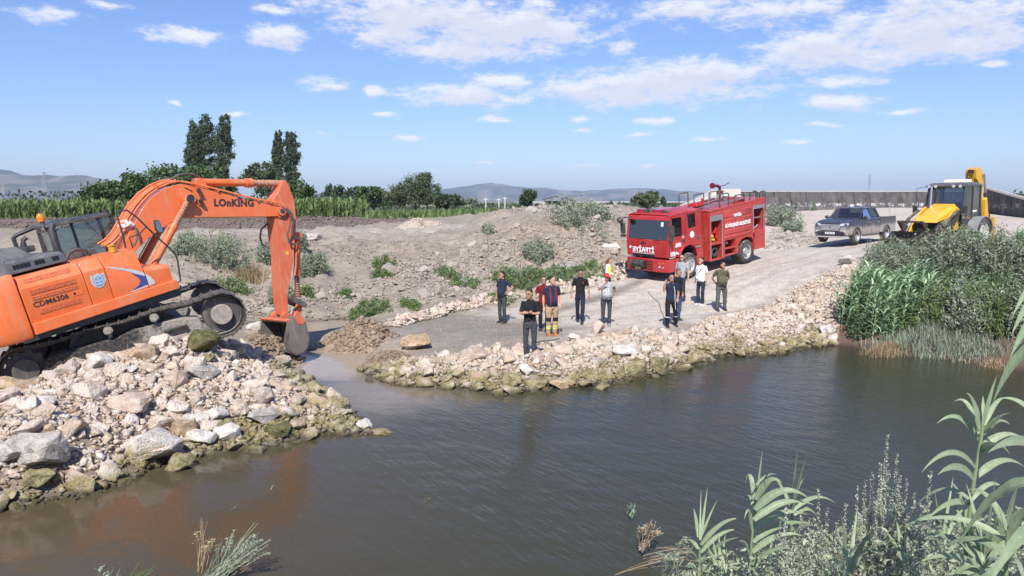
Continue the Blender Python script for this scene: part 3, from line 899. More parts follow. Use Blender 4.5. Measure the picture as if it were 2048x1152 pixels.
# --- notable rocks that can be named one by one
big_stone(400, 686, 76, "large dark mossy boulder at the top of the stone pile beside the excavator track", 56, mat=MOSS, mesh=4, sink=.05)
big_stone(238, 703, 36, "small green mossy rock on the crest of the pile below the carrier roller", 22, mat=MOSS, mesh=5)
big_stone(292, 705, 62, "ochre hollowed rock on the pile crest next to the small mossy one", 34, mat=OCHRE, mesh=7)
big_stone(415, 715, 34, "yellow green wedge of rock under the dark mossy boulder", 20, mat=YELR, mesh=3)
big_stone(200, 722, 44, "pink white pointed block standing at the crest of the pile", 46, mat=WHITER, mesh=8)
big_stone(410, 745, 66, "layered grey rock on the upper right of the left stone pile", 36, mat=GREYR, mesh=1, sink=.1)
big_stone(86, 806, 42, "bright bluish white upright stone in the left of the pile", 34, mat=WHITER, mesh=4)
big_stone(32, 770, 70, "pale orange flat block at the left end of the pile below the track", 36, mat=OCHRE, mesh=6)
big_stone(88, 893, 92, "very large grey block at the far left of the pile front", 82, mat=GREYR, mesh=0, sink=.12, depth=.8)
big_stone(22, 895, 58, "squat pale grey block leaning at the frame edge", 48, mat=GREYR, mesh=9)
big_stone(295, 892, 122, "huge pale boulder with a mossy foot in the middle of the pile front", 72, mesh=10, sink=.1, depth=.75)
big_stone(165, 948, 76, "tall boulder with white top and yellow green lower half at the water", 78, mesh=5, sink=.1, z=.02, depth=.7)
big_stone(70, 952, 76, "low rounded mossy boulder near the water at far left", 36, mat=YELR, mesh=3)
big_stone(262, 805, 80, "broad pinkish block in the centre of the left pile", 46, mat=PINKR, mesh=11)
big_stone(432, 828, 46, "white speckled angular block at the right centre of the left pile", 38, mat=WHITER, mesh=8)
big_stone(530, 830, 66, "slanted grey slab lying on the right shoulder of the left pile", 34, mat=GREYR, mesh=1)
big_stone(556, 857, 56, "dark moss covered rock low on the right of the left pile", 36, mat=MOSS, mesh=0)
big_stone(365, 855, 52, "orange brown rock below the centre of the left pile", 36, mat=OCHRE, mesh=2)
big_stone(404, 873, 56, "flat fronted cream block above the waterline of the left pile", 34, mat=WHITER, mesh=6)
big_stone(458, 863, 58, "white cracked block beside the cream one near the water", 36, mat=WHITER, mesh=7)
big_stone(357, 925, 62, "grey green slanted rock at the water edge right of the huge boulder", 38, mat=YELR, mesh=4)
big_stone(730, 848, 34, "lone cube shaped pale rock near the tip of the stone spit", 26, mat=WHITER, mesh=9, z=.02)
big_stone(762, 862, 50, "low mossy yellow rock at the very tip of the spit", 14, mat=YELR, mesh=3, z=-.02, depth=.6)
big_stone(832, 684, 66, "large cream and rust block lying on the causeway gravel", 36, mat=OCHRE, mesh=6, sink=.1)
big_stone(1052, 736, 34, "white square block under the feet of the man with folded arms", 28, mat=WHITER, mesh=9, sink=.2)
big_stone(1075, 709, 22, "tall pinkish slab right behind the man with folded arms", 46, mat=PINKR, mesh=5)
big_stone(948, 708, 66, "large pink boulder on the edge of the causeway", 42, mat=PINKR, mesh=10)
big_stone(1068, 757, 62, "rounded olive boulder sitting in the water below the folded arms man", 28, mat=YELR, mesh=0, z=.0)
big_stone(1125, 765, 60, "brown wedge rock breaking the water surface", 24, mat=OCHRE, mesh=1, z=.0)
big_stone(1018, 750, 60, "mossy pale block at the waterline left of the olive boulder", 42, mat=YELR, mesh=4, z=.0)
big_stone(1204, 771, 30, "small lone yellow rock standing in the water off the causeway", 18, mat=YELR, mesh=8, z=.0)
big_stone(1273, 733, 52, "steep green stained boulder at the water edge", 50, mat=YELR, mesh=7, z=.02)
big_stone(1318, 730, 50, "pointed green brown boulder leaning into the water", 44, mat=YELR, mesh=2, z=.02)
big_stone(1130, 700, 44, "reddish block behind the waterline next to the firefighter", 30, mat=PINKR, mesh=11)
big_stone(1250, 702, 60, "white and grey slab on the causeway edge below the phone man", 30, mat=WHITER, mesh=6)
big_stone(1195, 655, 32, "orange stained upright block near the road edge", 34, mat=PINKR, mesh=8)
big_stone(1180, 735, 66, "flat topped olive block with a dark foot at the water", 32, mat=YELR, mesh=9, z=.02)
big_stone(1656, 655, 32, "single white rock at the right end of the riprap by the reeds", 34, mat=WHITER, mesh=5)
big_stone(1565, 690, 14, "small white stone on the mossy stones at the waterline", 14, mat=WHITER, mesh=3)
big_stone(1700, 520, 40, "big cream slab high on the riprap slope beside the shrubs", 22, mat=WHITER, mesh=1)
big_stone(1140, 530, 52, "broad buried pale boulder among the weeds behind the road", 24, mat=GREYR, mesh=10, sink=.3)
big_stone(1222, 497, 40, "large flat slab tipped on the rubble left of the fire engine", 24, mat=WHITER, mesh=1, sink=.1)
big_stone(628, 474, 34, "pale rounded boulder on the bank behind the excavator arm", 20, mat=GREYR, mesh=0)
big_stone(262, 738, 30, "smooth white stone near the crest of the left pile", 18, mat=WHITER, mesh=3)
big_stone(512, 652, 36, "white boulder on the far bank of the stream beside the bucket", 22, mat=WHITER, mesh=7)

def pile_fill(root, P, n, smin, smax, spow, big_ct, dens=None, near_w=None, lift=.1, k=.66, dusty=False):
    cnt = 0; tries = 0
    lo, hi = P.min(0), P.max(0)
    sizes = sorted([smin + (smax - smin) * (rnd.random() ** spow) for _ in range(n)], reverse=True)
    for s_ in sizes:
        for _ in range(60):
            x, y = rnd.uniform(lo[0], hi[0]), rnd.uniform(lo[1], hi[1])
            if pdist(P, np.array([x]), np.array([y]))[0] < .02: continue
            if dens is not None and rnd.random() > dens(x, y): continue
            if PK.ok(x, y, s_ * .45, k):
                PK.put(x, y, s_ * .45)
                o = stone(root, x, y, h1(x, y) + s_ * lift, s_, big=cnt < big_ct)
                if dusty:
                    if o.data.name + 'D' not in bpy.data.meshes:
                        q_ = o.data.copy(); q_.name = o.data.name + 'D'; q_.materials.clear(); q_.materials.append(DUSTY)
                    o.data = bpy.data.meshes[o.data.name + 'D']
                cnt += 1; break
    return cnt

def filler(name, root, P, n, a, b, p=2.0, dens=None, lift=.12, tint=None, mat=None):
    X, Y = scatter(P, n, dens)
    S = a + (b - a) * rng.random(len(X)) ** p
    return rubble(name, X, Y, S, root, lift=lift, tint=tint, mat=mat)

def shore_stones(root, px_pts, n, a, b, rows=2, far=.5):
    P = [onz(x, y, 0)[:2] for x, y in px_pts]; seg = [math.hypot(*(P[i + 1] - P[i])) for i in range(len(P) - 1)]; tot = sum(seg)
    for k in range(n):
        for _ in range(12):
            u = rnd.random() * tot; i = 0
            while i < len(seg) - 1 and u > seg[i]: u -= seg[i]; i += 1
            d = (P[i + 1] - P[i]) / seg[i]; nrm = np.array([-d[1], d[0]]); p = P[i] + d * u + nrm * rnd.uniform(-.12, far); s_ = rnd.uniform(a, b)
            if PK.ok(p[0], p[1], s_ * .45, .7):
                PK.put(p[0], p[1], s_ * .45); stone(root, p[0], p[1], max(h1(*p), -.08) + s_ * .12, s_, big=s_ > .36); break
# left pile
PILEF = poly_px([(-150,1060,0),(0,1024,0),(200,989,0),(330,935,0),(450,908,0),(540,897,0),(640,872,0),(742,872,0),(735,848,0),(690,810,0),(660,783,0),(620,758,0),(540,723,0),(480,712,.4),(430,690,1.0),(400,672,1.25),(300,688,1.25),(180,714,1.1),(60,768,.9),(0,785,.82),(-150,815,.75)])
root = thing("rock_pile", "heap of white and rust coloured quarry stones in front of the orange excavator", "rock pile", (-7, 13, .8))
shore_stones(root, [(0, 1020), (200, 985), (330, 930), (450, 905), (540, 895), (640, 868), (740, 872)], 62, .22, .58)
pile_fill(root, PILEF, 232, .2, .64, 1.55, 60)
root.matrix_world = Matrix()
filler("small_stones", root, PILEF, 2800, .14, .27, 1.3)
filler("chippings", root, PILEF, 8000, .05, .15, 1.5)
# causeway edge
CAUSE = poly_px([(722,746,0),(760,767,0),(800,776,0),(900,779,0),(1000,792,0),(1100,779,0),(1200,775,0),(1330,751,0),(1395,730,0),(1400,690,.3),(1350,668,.42),(1300,662,.43),(1230,668,.4),(1120,688,.45),(1040,700,.45),(960,695,.42),(900,708,.35),(850,712,.3),(790,708,.3),(745,716,.2)])
root = thing("rock_bank", "band of pink and white stones with mossy feet along the tip of the causeway", "rock bank")
shore_stones(root, [(722, 742), (760, 765), (800, 774), (900, 777), (1000, 790), (1100, 776), (1200, 772), (1330, 748), (1400, 728)], 60, .25, .7)
pile_fill(root, CAUSE, 225, .17, .6, 2.3, 30, dens=lambda x, y: .35 + .65 * (x > -3.2))
filler("small_stones", root, CAUSE, 7500, .05, .22, 1.6)
# right riprap
RIP = poly_px([(1390,730,0),(1440,716,0),(1540,712,0),(1640,694,0),(1668,684,.1),(1672,650,.6),(1690,600,1.2),(1735,525,2.1),(1735,512,2.2),(1640,560,1.4),(1560,600,.8),(1480,622,.6),(1410,640,.5),(1360,668,.42)])
root = thing("rock_revetment", "slope of pale broken stone from the road down to the water beside the reeds", "rock bank")
shore_stones(root, [(1400, 728), (1440, 714), (1540, 710), (1640, 692), (1680, 690)], 50, .25, .5)
pile_fill(root, RIP, 240, .14, .6, 3.0, 20, dens=lambda x, y: 1.0)
filler("small_stones", root, RIP, 9500, .05, .2, 2.0, tint=(.0, .65))
# windrow behind the road
WIND = poly_px([(770,668,.25),(790,640,.35),(860,622,.4),(960,600,.45),(1100,574,.65),(1180,557,.9),(1255,535,1.15),(1262,550,1.0),(1180,572,.75),(1080,592,.5),(980,612,.4),(900,628,.35),(840,645,.33),(800,665,.28)])
root = thing("stone_windrow", "long ridge of white stones along the far edge of the dirt road", "rock row")
pile_fill(root, WIND, 230, .16, .5, 2.5, 10, lift=.3)
filler("small_stones", root, WIND, 5000, .06, .22, 1.8, lift=.25, tint=(.0, .65))
# scree on the far bank
SCREE = poly_px([(470,640,.1),(700,636,.1),(760,625,.3),(800,600,.7),(1000,560,1.0),(1240,520,1.5),(1240,470,2.5),(1100,470,2.7),(980,470,2.5),(960,480,2.4),(860,500,1.9),(700,560,1.1),(600,560,1.1),(500,600,.6)])
root = thing("rubble_slope", "grey earth slope strewn with broken stones between the stream and the fire engine", "rubble")
def dn(x, y): return float(sstep(-.12, .2, fbm(np.array([x * .3]), np.array([y * .3]), 3))[0]) * (.35 + .65 * (x > 0)) + .03
pile_fill(root, SCREE, 250, .18, .75, 3.2, 20, dens=dn, lift=.08, dusty=True)
def dn2(x, y): return sstep(-.15, .22, fbm(x * .3, y * .3, 3)) * (.4 + .6 * (x > 0)) + .05
filler("small_stones", root, SCREE, 8000, .06, .28, 2.6, dens=dn2, mat=DRUB)
HEAP = np.array([atd(px, 402, D)[:2] for px, D in [(900, 50), (960, 46), (1010, 58), (1150, 62), (1300, 60), (1400, 55), (1400, 48), (1265, 41), (1240, 36.5), (1180, 37.5), (1080, 42), (980, 43)]])
root = thing("rubble_heap", "bulldozed heap of stone and earth left of the fire engine roof", "rubble")
pile_fill(root, HEAP, 170, .3, 1.0, 3.0, 14, dens=dn, lift=.1, dusty=True)
filler("small_stones", root, HEAP, 4000, .1, .36, 2.4, dens=dn2, mat=DRUB)
# loose stones on the verge of the plateau right of the engine
VERGE = np.array([atd(px, 402, D)[:2] for px, D in [(1532, 41), (1545, 56), (1610, 58), (1632, 48), (1650, 42.5), (1590, 41)]])
root = thing("roadside_rubble", "loose pale stones on the verge between the fire engine and the pickup", "rubble")
pile_fill(root, VERGE, 45, .2, .7, 2.8, 4, lift=.08, dusty=True)
filler("small_stones", root, VERGE, 700, .08, .26, 2.2, mat=DRUB)
# gravel thrown over the road and causeway
GR = poly_px([(740,712,.25),(800,655,.3),(1000,612,.4),(1250,556,.9),(1330,560,.9),(1530,500,1.7),(1720,520,2.1),(1460,625,.55),(1120,682,.4),(900,705,.35)])
o = filler("gravel", None, GR, 5000, .02, .075, 2.5, lift=.2); tag(o, "loose gravel scattered over the dirt road and causeway", "gravel")
# mound of fine gravel on the plateau
def mound(name, px, py, w, h, label, cat, matn, n, a, b, depth=.8, tint=None, seed=0, D=None, parent=None, noise=.12):
    g = ground(px, py) if D is None else Vector((*atd(px, 402, D)[:2], 0))
    d = g.y; wm2 = w / F * d; hm = h / F * d
    N = 34
    V = []; 
    for i in range(N):
        for j in range(N):
            u, v = i / (N - 1) * 2 - 1, j / (N - 1) * 2 - 1
            r = math.hypot(u, v)
            x, y = g.x + u * wm2 / 2, g.y + v * wm2 / 2 * depth
            nn = float(fbm(np.array([u * 3 + seed]), np.array([v * 3]), 4)[0])
            e = max(0, 1 - r * (1 + nn * .5))
            V.append((x, y, max(h1(x, y), -.1) - .05 + hm * (e * (1.9 - .9 * e)) * (1 + nn * noise * 6)))
    V = np.array(V); ii = np.arange(N * N).reshape(N, N)
    Fh = np.stack([ii[:-1, :-1], ii[1:, :-1], ii[1:, 1:], ii[:-1, 1:]], -1).reshape(-1, 4)
    rt = thing(name, label, cat) if parent is None else parent
    np_mesh("heap", V, Fh, matn, rt, smooth=True)
    if n:
        u = rng.normal(0, .42, n); v = rng.normal(0, .42, n); ok = np.hypot(u, v) < 1.05; u, v = u[ok], v[ok]
        gi = np.clip(((u + 1) / 2 * (N - 1)), 0, N - 1.01).astype(int); gj = np.clip(((v + 1) / 2 * (N - 1)), 0, N - 1.01).astype(int)
        zz = V[:, 2].reshape(N, N)[gi, gj]
        X, Y = g.x + u * wm2 / 2, g.y + v * wm2 / 2 * depth
        S = a + (b - a) * rng.random(len(X)) ** 2
        rubble("lumps", X, Y, S, rt, mat=CLOD if matn is CLOD else RUBBLE, lift=0, zoff=np.maximum(zz - Hg(X, Y), -.02) + S * .15, tint=tint)
    return rt
t = NT("clod_earth"); n = t.noise(6, 7, .65, coord="World"); n2 = t.noise(26, 5, .65, coord="World")
t.bsdf(t.mix(t.ramp(n, .35, .65), (.26, .19, .13), (.43, .33, .24)), .9, 0, t.bump(t.math('ADD', n, n2), .07, .9), spec=.25); CLOD = t.m
t = NT("pale_gravel"); n = t.noise(30, 6, .7, coord="World")
t.bsdf(t.mix(t.ramp(n, .35, .65), (.45, .38, .31), (.62, .54, .46)), .9, 0, t.bump(n, .12, .9), spec=.25); PALEG = t.m
mound("gravel_mound", 832, 452, 112, 15, "low cone of pale gravel on the track beyond the bank", "gravel heap", PALEG, 1500, .08, .22, seed=3)
mound("earth_spoil", 528, 690, 150, 52, "heap of brown clods in front of the excavator bucket", "earth heap", CLOD, 1900, .05, .24, seed=5, noise=.2, D=20.2)
mound("clod_heap", 718, 682, 150, 34, "mound of tan clods and stones at the end of the causeway", "earth heap", CLOD, 1200, .05, .26, seed=9, noise=.2)
mound("rust_earth", 770, 722, 120, 18, "rust coloured gravelly earth at the corner of the causeway", "earth heap", CLOD, 800, .04, .14, seed=12, noise=.2)

# clods of bare earth on the bank and the ploughed strip
t = NT("grey_clods"); n = t.noise(5, 7, .65, coord="World"); n2 = t.noise(24, 5, .65, coord="World")
t.bsdf(t.mix(t.ramp(n, .35, .65), (.23, .195, .155), (.40, .345, .28)), .95, 0, t.bump(t.math('ADD', n, n2), .07, .9), spec=.2); GCL = t.m
t = NT("ploughed_clods"); n = t.noise(2, 6, .65, coord="World")
t.bsdf(t.mix(t.ramp(n, .35, .65), (.10, .075, .06), (.23, .18, .15)), .95, 0, spec=.2); PCL = t.m
BANK = poly_px([(330, 600, .9), (470, 640, .1), (700, 636, .1), (770, 615, .4), (1000, 560, 1.0), (1240, 520, 1.5), (1240, 475, 2.5), (960, 475, 2.4), (640, 475, 2.35), (330, 475, 2.35)])
o = filler("earth_clods", None, BANK, 9500, .04, .26, 3.0, dens=lambda x, y: sstep(-.25, .15, fbm(x * .5 + 8, y * .5, 3)) + .1, lift=.05, mat=GCL); tag(o, "grey earth clods over the far bank", "earth")
o = filler("ploughed_earth", None, PLOW, 4200, .15, .6, 2.0, lift=.05, mat=PCL); tag(o, "turned dark brown earth in front of the maize", "earth")
# ------------------------------------------------------------------ background structures
CONC = flat("concrete_dark", (.115, .105, .105), .9, var=.35, scale=.6, bump=.3)
t = NT("stained_concrete")
pw = t.coord("World"); mp = t.add("ShaderNodeMapping"); mp.inputs["Scale"].default_value = (1, 1, .12); t.link(pw, mp.inputs[0])
a = t.noise(1.3, 6, .7, vec=mp.outputs[0]); b = t.noise(.5, 5, .65, vec=pw)
sz = t.add("ShaderNodeSeparateXYZ"); t.link(pw, sz.inputs[0])
band = t.math('MULTIPLY', t.ramp(sz.outputs[2], 3.62, 3.8, 0, 1, True), t.ramp(sz.outputs[2], 4.25, 4.02, 0, 1, True))
c = t.mix(t.ramp(a, .38, .66), (.050, .045, .042), (.115, .103, .097))
c = t.mix(t.math('MULTIPLY', t.ramp(t.noise(1.6, 6, .75, vec=pw), .5, .62), band), c, (.52, .50, .48))
c = t.mix(t.math('MULTIPLY', t.ramp(a, .62, .72), .35), c, (.4, .38, .37))
t.bsdf(c, .9, 0, t.bump(a, .03, .5)); STAIN = t.m
PALEC = flat("pale_concrete", (.50, .46, .41), .9, var=.2, scale=2, bump=.4)
def at_px(px, D, z): return ((px - CX) / F * (D * math.cos(PT) * 1.0 + 0) * 1.005, D, z)
root = thing("retaining_wall", "long stained grey concrete wall across the plateau behind the pickup", "wall")
WD = 92
zb, zt = CAMH - (416 - 402) / F * WD, CAMH + (402 - 384) / F * WD
x0, x1 = (1425 - CX) / F * WD, (1962 - CX) / F * WD
npan = 17
for i in range(npan):
    a0 = x0 + (x1 - x0) * i / npan; a1 = x0 + (x1 - x0) * (i + 1) / npan - .05
    jit = rnd.uniform(-.03, .03)
    MB().prism([(WD + .0 + jit, zb - .4), (WD + 1.2 + jit, zt + rnd.uniform(-.02, .02)), (WD + 1.8, zt), (WD + 1.8, zb - .4)], a0, a1, 'x').build("panel", STAIN, root, smooth=0)
MB().box(x0, x1, WD + 1.14, WD + 1.95, zt + .03, zt + .11).build("coping", PALEC, root, smooth=0, bevel=.02)
MB().box(x0, x1, WD - .5, WD - .1, zb - .5, zb + .12).build("footing", CONC, root, smooth=0)
# wing that drops towards the right behind the loader
root = thing("wing_wall", "sloping end wall with a pale top edge right of the yellow loader", "wall")
xa, xb = (1968 - CX) / F * 78, (2120 - CX) / F * 62
V = [(xa, 78, zb - .5), (xb, 62, zb - .8), (xb, 62, zb + .15), (xa, 78, CAMH + (402 - 378) / F * 78)]
m = MB(); m.add(V + [(x_, y_ + .6, z_) for x_, y_, z_ in V], [(0, 1, 2, 3), (7, 6, 5, 4), (3, 2, 6, 7), (0, 4, 5, 1), (1, 5, 6, 2), (0, 3, 7, 4)]).build("panel", STAIN, root, smooth=0)
MB().tube([(xa, 78.2, V[3][2] + .08), (xb, 62.2, V[2][2] + .08)], .16, 6).build("coping", PALEC, root)
root = thing("concrete_ramp", "pale concrete ramp rising behind the fire engine roof", "ramp")
D_ = 88
P_ = [((a_ - CX) / F * D_, CAMH + (402 - b_) / F * D_) for a_, b_ in [(1368, 412), (1400, 399), (1436, 379), (1478, 378), (1480, 412)]]
MB().prism(P_, D_, D_ + 4, 'y').build("slab", PALEC, root, smooth=0, bevel=.05)
MB().box((1418 - CX) / F * D_, (1436 - CX) / F * D_, D_ - .25, D_ - .02, 3.9, CAMH + (402 - 380) / F * D_).build("pier", PALEC, root, smooth=0)
# fence posts in front of the wall
STEEL = flat("galvanised_steel", (.42, .42, .42), .45, .6)
for k, px in enumerate((1618, 1665, 1718, 1775, 1830)):
    o = MB().cyl(((px - CX) / F * 80, 80, 3.2), ((px - CX) / F * 80, 80, 4.35), .035, n=6).build("fence_post", STEEL)
    tag(o, ["leftmost thin post before the wall, nearest the fire engine", "thin post before the wall above the pickup bonnet", "thin post before the wall above the pickup cab", "thin post before the wall above the pickup bed", "rightmost thin post before the wall, beside the loader"][k], "post", "posts in front of the concrete wall")
# open shed
RUSTR = flat("dark_sheet_roof", (.075, .06, .062), .6, .2)
WOODP = flat("weathered_post", (.16, .13, .11), .8)
root = thing("open_shed", "dark gabled open shed roof on posts beyond the rubble heap", "shed")
D_ = 104
def q(px, py, dd=0): p = atd(px, py, D_ + dd); return p
l, r_, pk = q(1086, 399), q(1152, 401), q(1112, 392)
MB().add([l, pk, pk + np.array((0, 9, 0)), l + np.array((0, 9, 0)), l + np.array((0, 0, -.12)), pk + np.array((0, 0, -.12))], [(0, 1, 2, 3), (0, 1, 5, 4)]).build("roof_panel", RUSTR, root, smooth=0)
MB().add([r_, pk, pk + np.array((0, 9, 0)), r_ + np.array((0, 9, 0)), r_ + np.array((0, 0, -.12)), pk + np.array((0, 0, -.12))], [(0, 1, 2, 3), (0, 1, 5, 4)]).build("roof_panel", RUSTR, root, smooth=0)
for px in (1089, 1104, 1125, 1148):
    for dd in (.3, 8.6):
        p = q(px, 401, dd); MB().box(p[0] - .09, p[0] + .09, p[1] - .09, p[1] + .09, 2.0, p[2] + (.2 if px in (1104, 1125) else 0)).build("post", WOODP, root, smooth=0)
p = q(1118, 402, 3); MB().box(p[0] - 1.9, p[0] + 1.3, p[1], p[1] + 3, 2.2, p[2] + .0).build("back_wall", flat("shed_wall", (.12, .115, .11), .8), root, smooth=0)
# power line pylons and masts
def pylon(px, top, D, w, label, group=None):
    bx = (px - CX) / F * D; zt_ = CAMH + (402 - top) / F * D
    root = thing("power_pylon", label, "pylon", group=group)
    m = MB(); z0_ = 2.2; hgt_ = zt_ - z0_
    def wd(s_): return w * (1 - s_ * .86) / 2
    for sx_ in (-1, 1):
        for sy_ in (-1, 1):
            m.tube([(bx + sx_ * wd(0), D + sy_ * wd(0), z0_), (bx + sx_ * wd(1), D + sy_ * wd(1), zt_)], .16, 4)
    N = 9
    for i in range(N):
        s0, s1 = i / N, (i + 1) / N
        for sy_ in (-1, 1):
            m.tube([(bx - wd(s0), D + sy_ * wd(s0), z0_ + hgt_ * s0), (bx + wd(s1), D + sy_ * wd(s1), z0_ + hgt_ * s1)], .09, 4)
            m.tube([(bx + wd(s0), D + sy_ * wd(s0), z0_ + hgt_ * s0), (bx - wd(s1), D + sy_ * wd(s1), z0_ + hgt_ * s1)], .09, 4)
    m.build("lattice_body", STEEL, root, smooth=0)
    for s_, L_ in ((.72, .55), (.84, .46), (.95, .34)):
        MB().tube([(bx - w * L_, D, z0_ + hgt_ * s_), (bx, D, z0_ + hgt_ * s_ + .5), (bx + w * L_, D, z0_ + hgt_ * s_)], .14, 4).build("cross_arm", STEEL, root, smooth=0)
pylon(98, 344, 620, 5.5, "tall lattice pylon standing before the left hill")
pylon(15, 362, 780, 5.5, "smaller lattice pylon at the left edge of the view")
pylon(1732, 350, 900, 4.0, "distant thin mast above the concrete wall")
for px, tp in ((1010, 397), (972, 399), (998, 400)):
    x = (px - CX) / F * 130
    root = thing("utility_pole", {1010: "thin white pole left of the round tree on the plain", 972: "short grey pole beyond the earth heap, leftmost of three", 998: "short grey pole just left of the thin white one"}[px], "pole")
    MB().cyl((x, 130, 2.2), (x, 130, CAMH + (402 - tp) / F * 130 + .3), .09, n=6).build("shaft", flat("pale_pole", (.6, .6, .6), .6), root)
    MB().box(x - .5, x + .5, 129.95, 130.05, CAMH + (402 - tp) / F * 130, CAMH + (402 - tp) / F * 130 + .08).build("cross_arm", MATS["pale_pole"], root, smooth=0)
# ------------------------------------------------------------------ excavator
EM = pose(0.5, 0.23, -9.06, 17.67, 0.82)
SWG = Matrix.Rotation(0.3, 4, 'Z')
OR = paint("orange_paint", (.78, .142, .020), .36, .8, (.48, .26, .16), coat=.4, scale=2.2)
ORD = paint("orange_paint_worn", (.62, .115, .035), .45, .75, (.52, .30, .22), coat=.1, scale=3.5)
BLK = paint("black_paint", (.020, .021, .024), .35, .35, (.25, .22, .19), coat=.3)
GRYP = paint("grey_plastic", (.075, .08, .092), .5, .45, (.30, .27, .24), coat=.1)
RUB = flat("hose_rubber", (.09, .085, .08), .6, var=.3, scale=20)
STL = flat("worn_steel", (.20, .17, .15), .45, .6, var=.35, scale=9, bump=.3)
TRK = paint("muddy_track_steel", (.062, .056, .052), .5, .75, (.30, .26, .215), .3, coat=0, bump=.3, scale=5)
MUDM = flat("dried_mud_metal", (.31, .275, .235), .9, var=.3, scale=7, bump=.8)
_t = NT("muddy_frame"); _n = _t.noise(3.5, 6, .65); _x = _t.add("ShaderNodeSeparateXYZ"); _t.link(_t.coord("Object"), _x.inputs[0]); _n2 = _t.noise(14, 5, .65)
_f = _t.ramp(_t.math('ADD', _x.outputs[0], _t.math('MULTIPLY', _t.math('SUBTRACT', _n, .5), 3.2)), -.1, .9, 0, 1, True)
_t.bsdf(_t.mix(_f, _t.mix(_t.ramp(_n2, .45, .65), (.03, .028, .026), (.12, .10, .085)), _t.mix(_t.ramp(_n2, .35, .65), (.24, .21, .175), (.38, .34, .29))), .85, 0, _t.bump(_n2, .05, .9)); FRM = _t.m
DARK = flat("dark_recess", (.008, .008, .008), .8)
SILV = flat("silver_decal", (.62, .62, .63), .35, .3, var=.1)
BLUE = flat("blue_decal", (.035, .07, .24), .4, var=.1)
LETT = flat("dark_letter_vinyl", (.035, .028, .035), .45)
GLS = glass("cab_glass")
WRAP = flat("sand_rod_wrap", (.42, .22, .14), .9, var=.3, scale=25, bump=1.0)
AMB = flat("amber_plastic", (.80, .22, .015), .25, var=.05)
WHT = flat("white_fitting", (.75, .74, .72), .5)
YELT = flat("yellow_tank", (.62, .33, .03), .4)

ex = thing("excavator", "large orange tracked excavator digging at the channel on top of the stone pile", "excavator", M=EM)
U = lambda: MB(SWG)
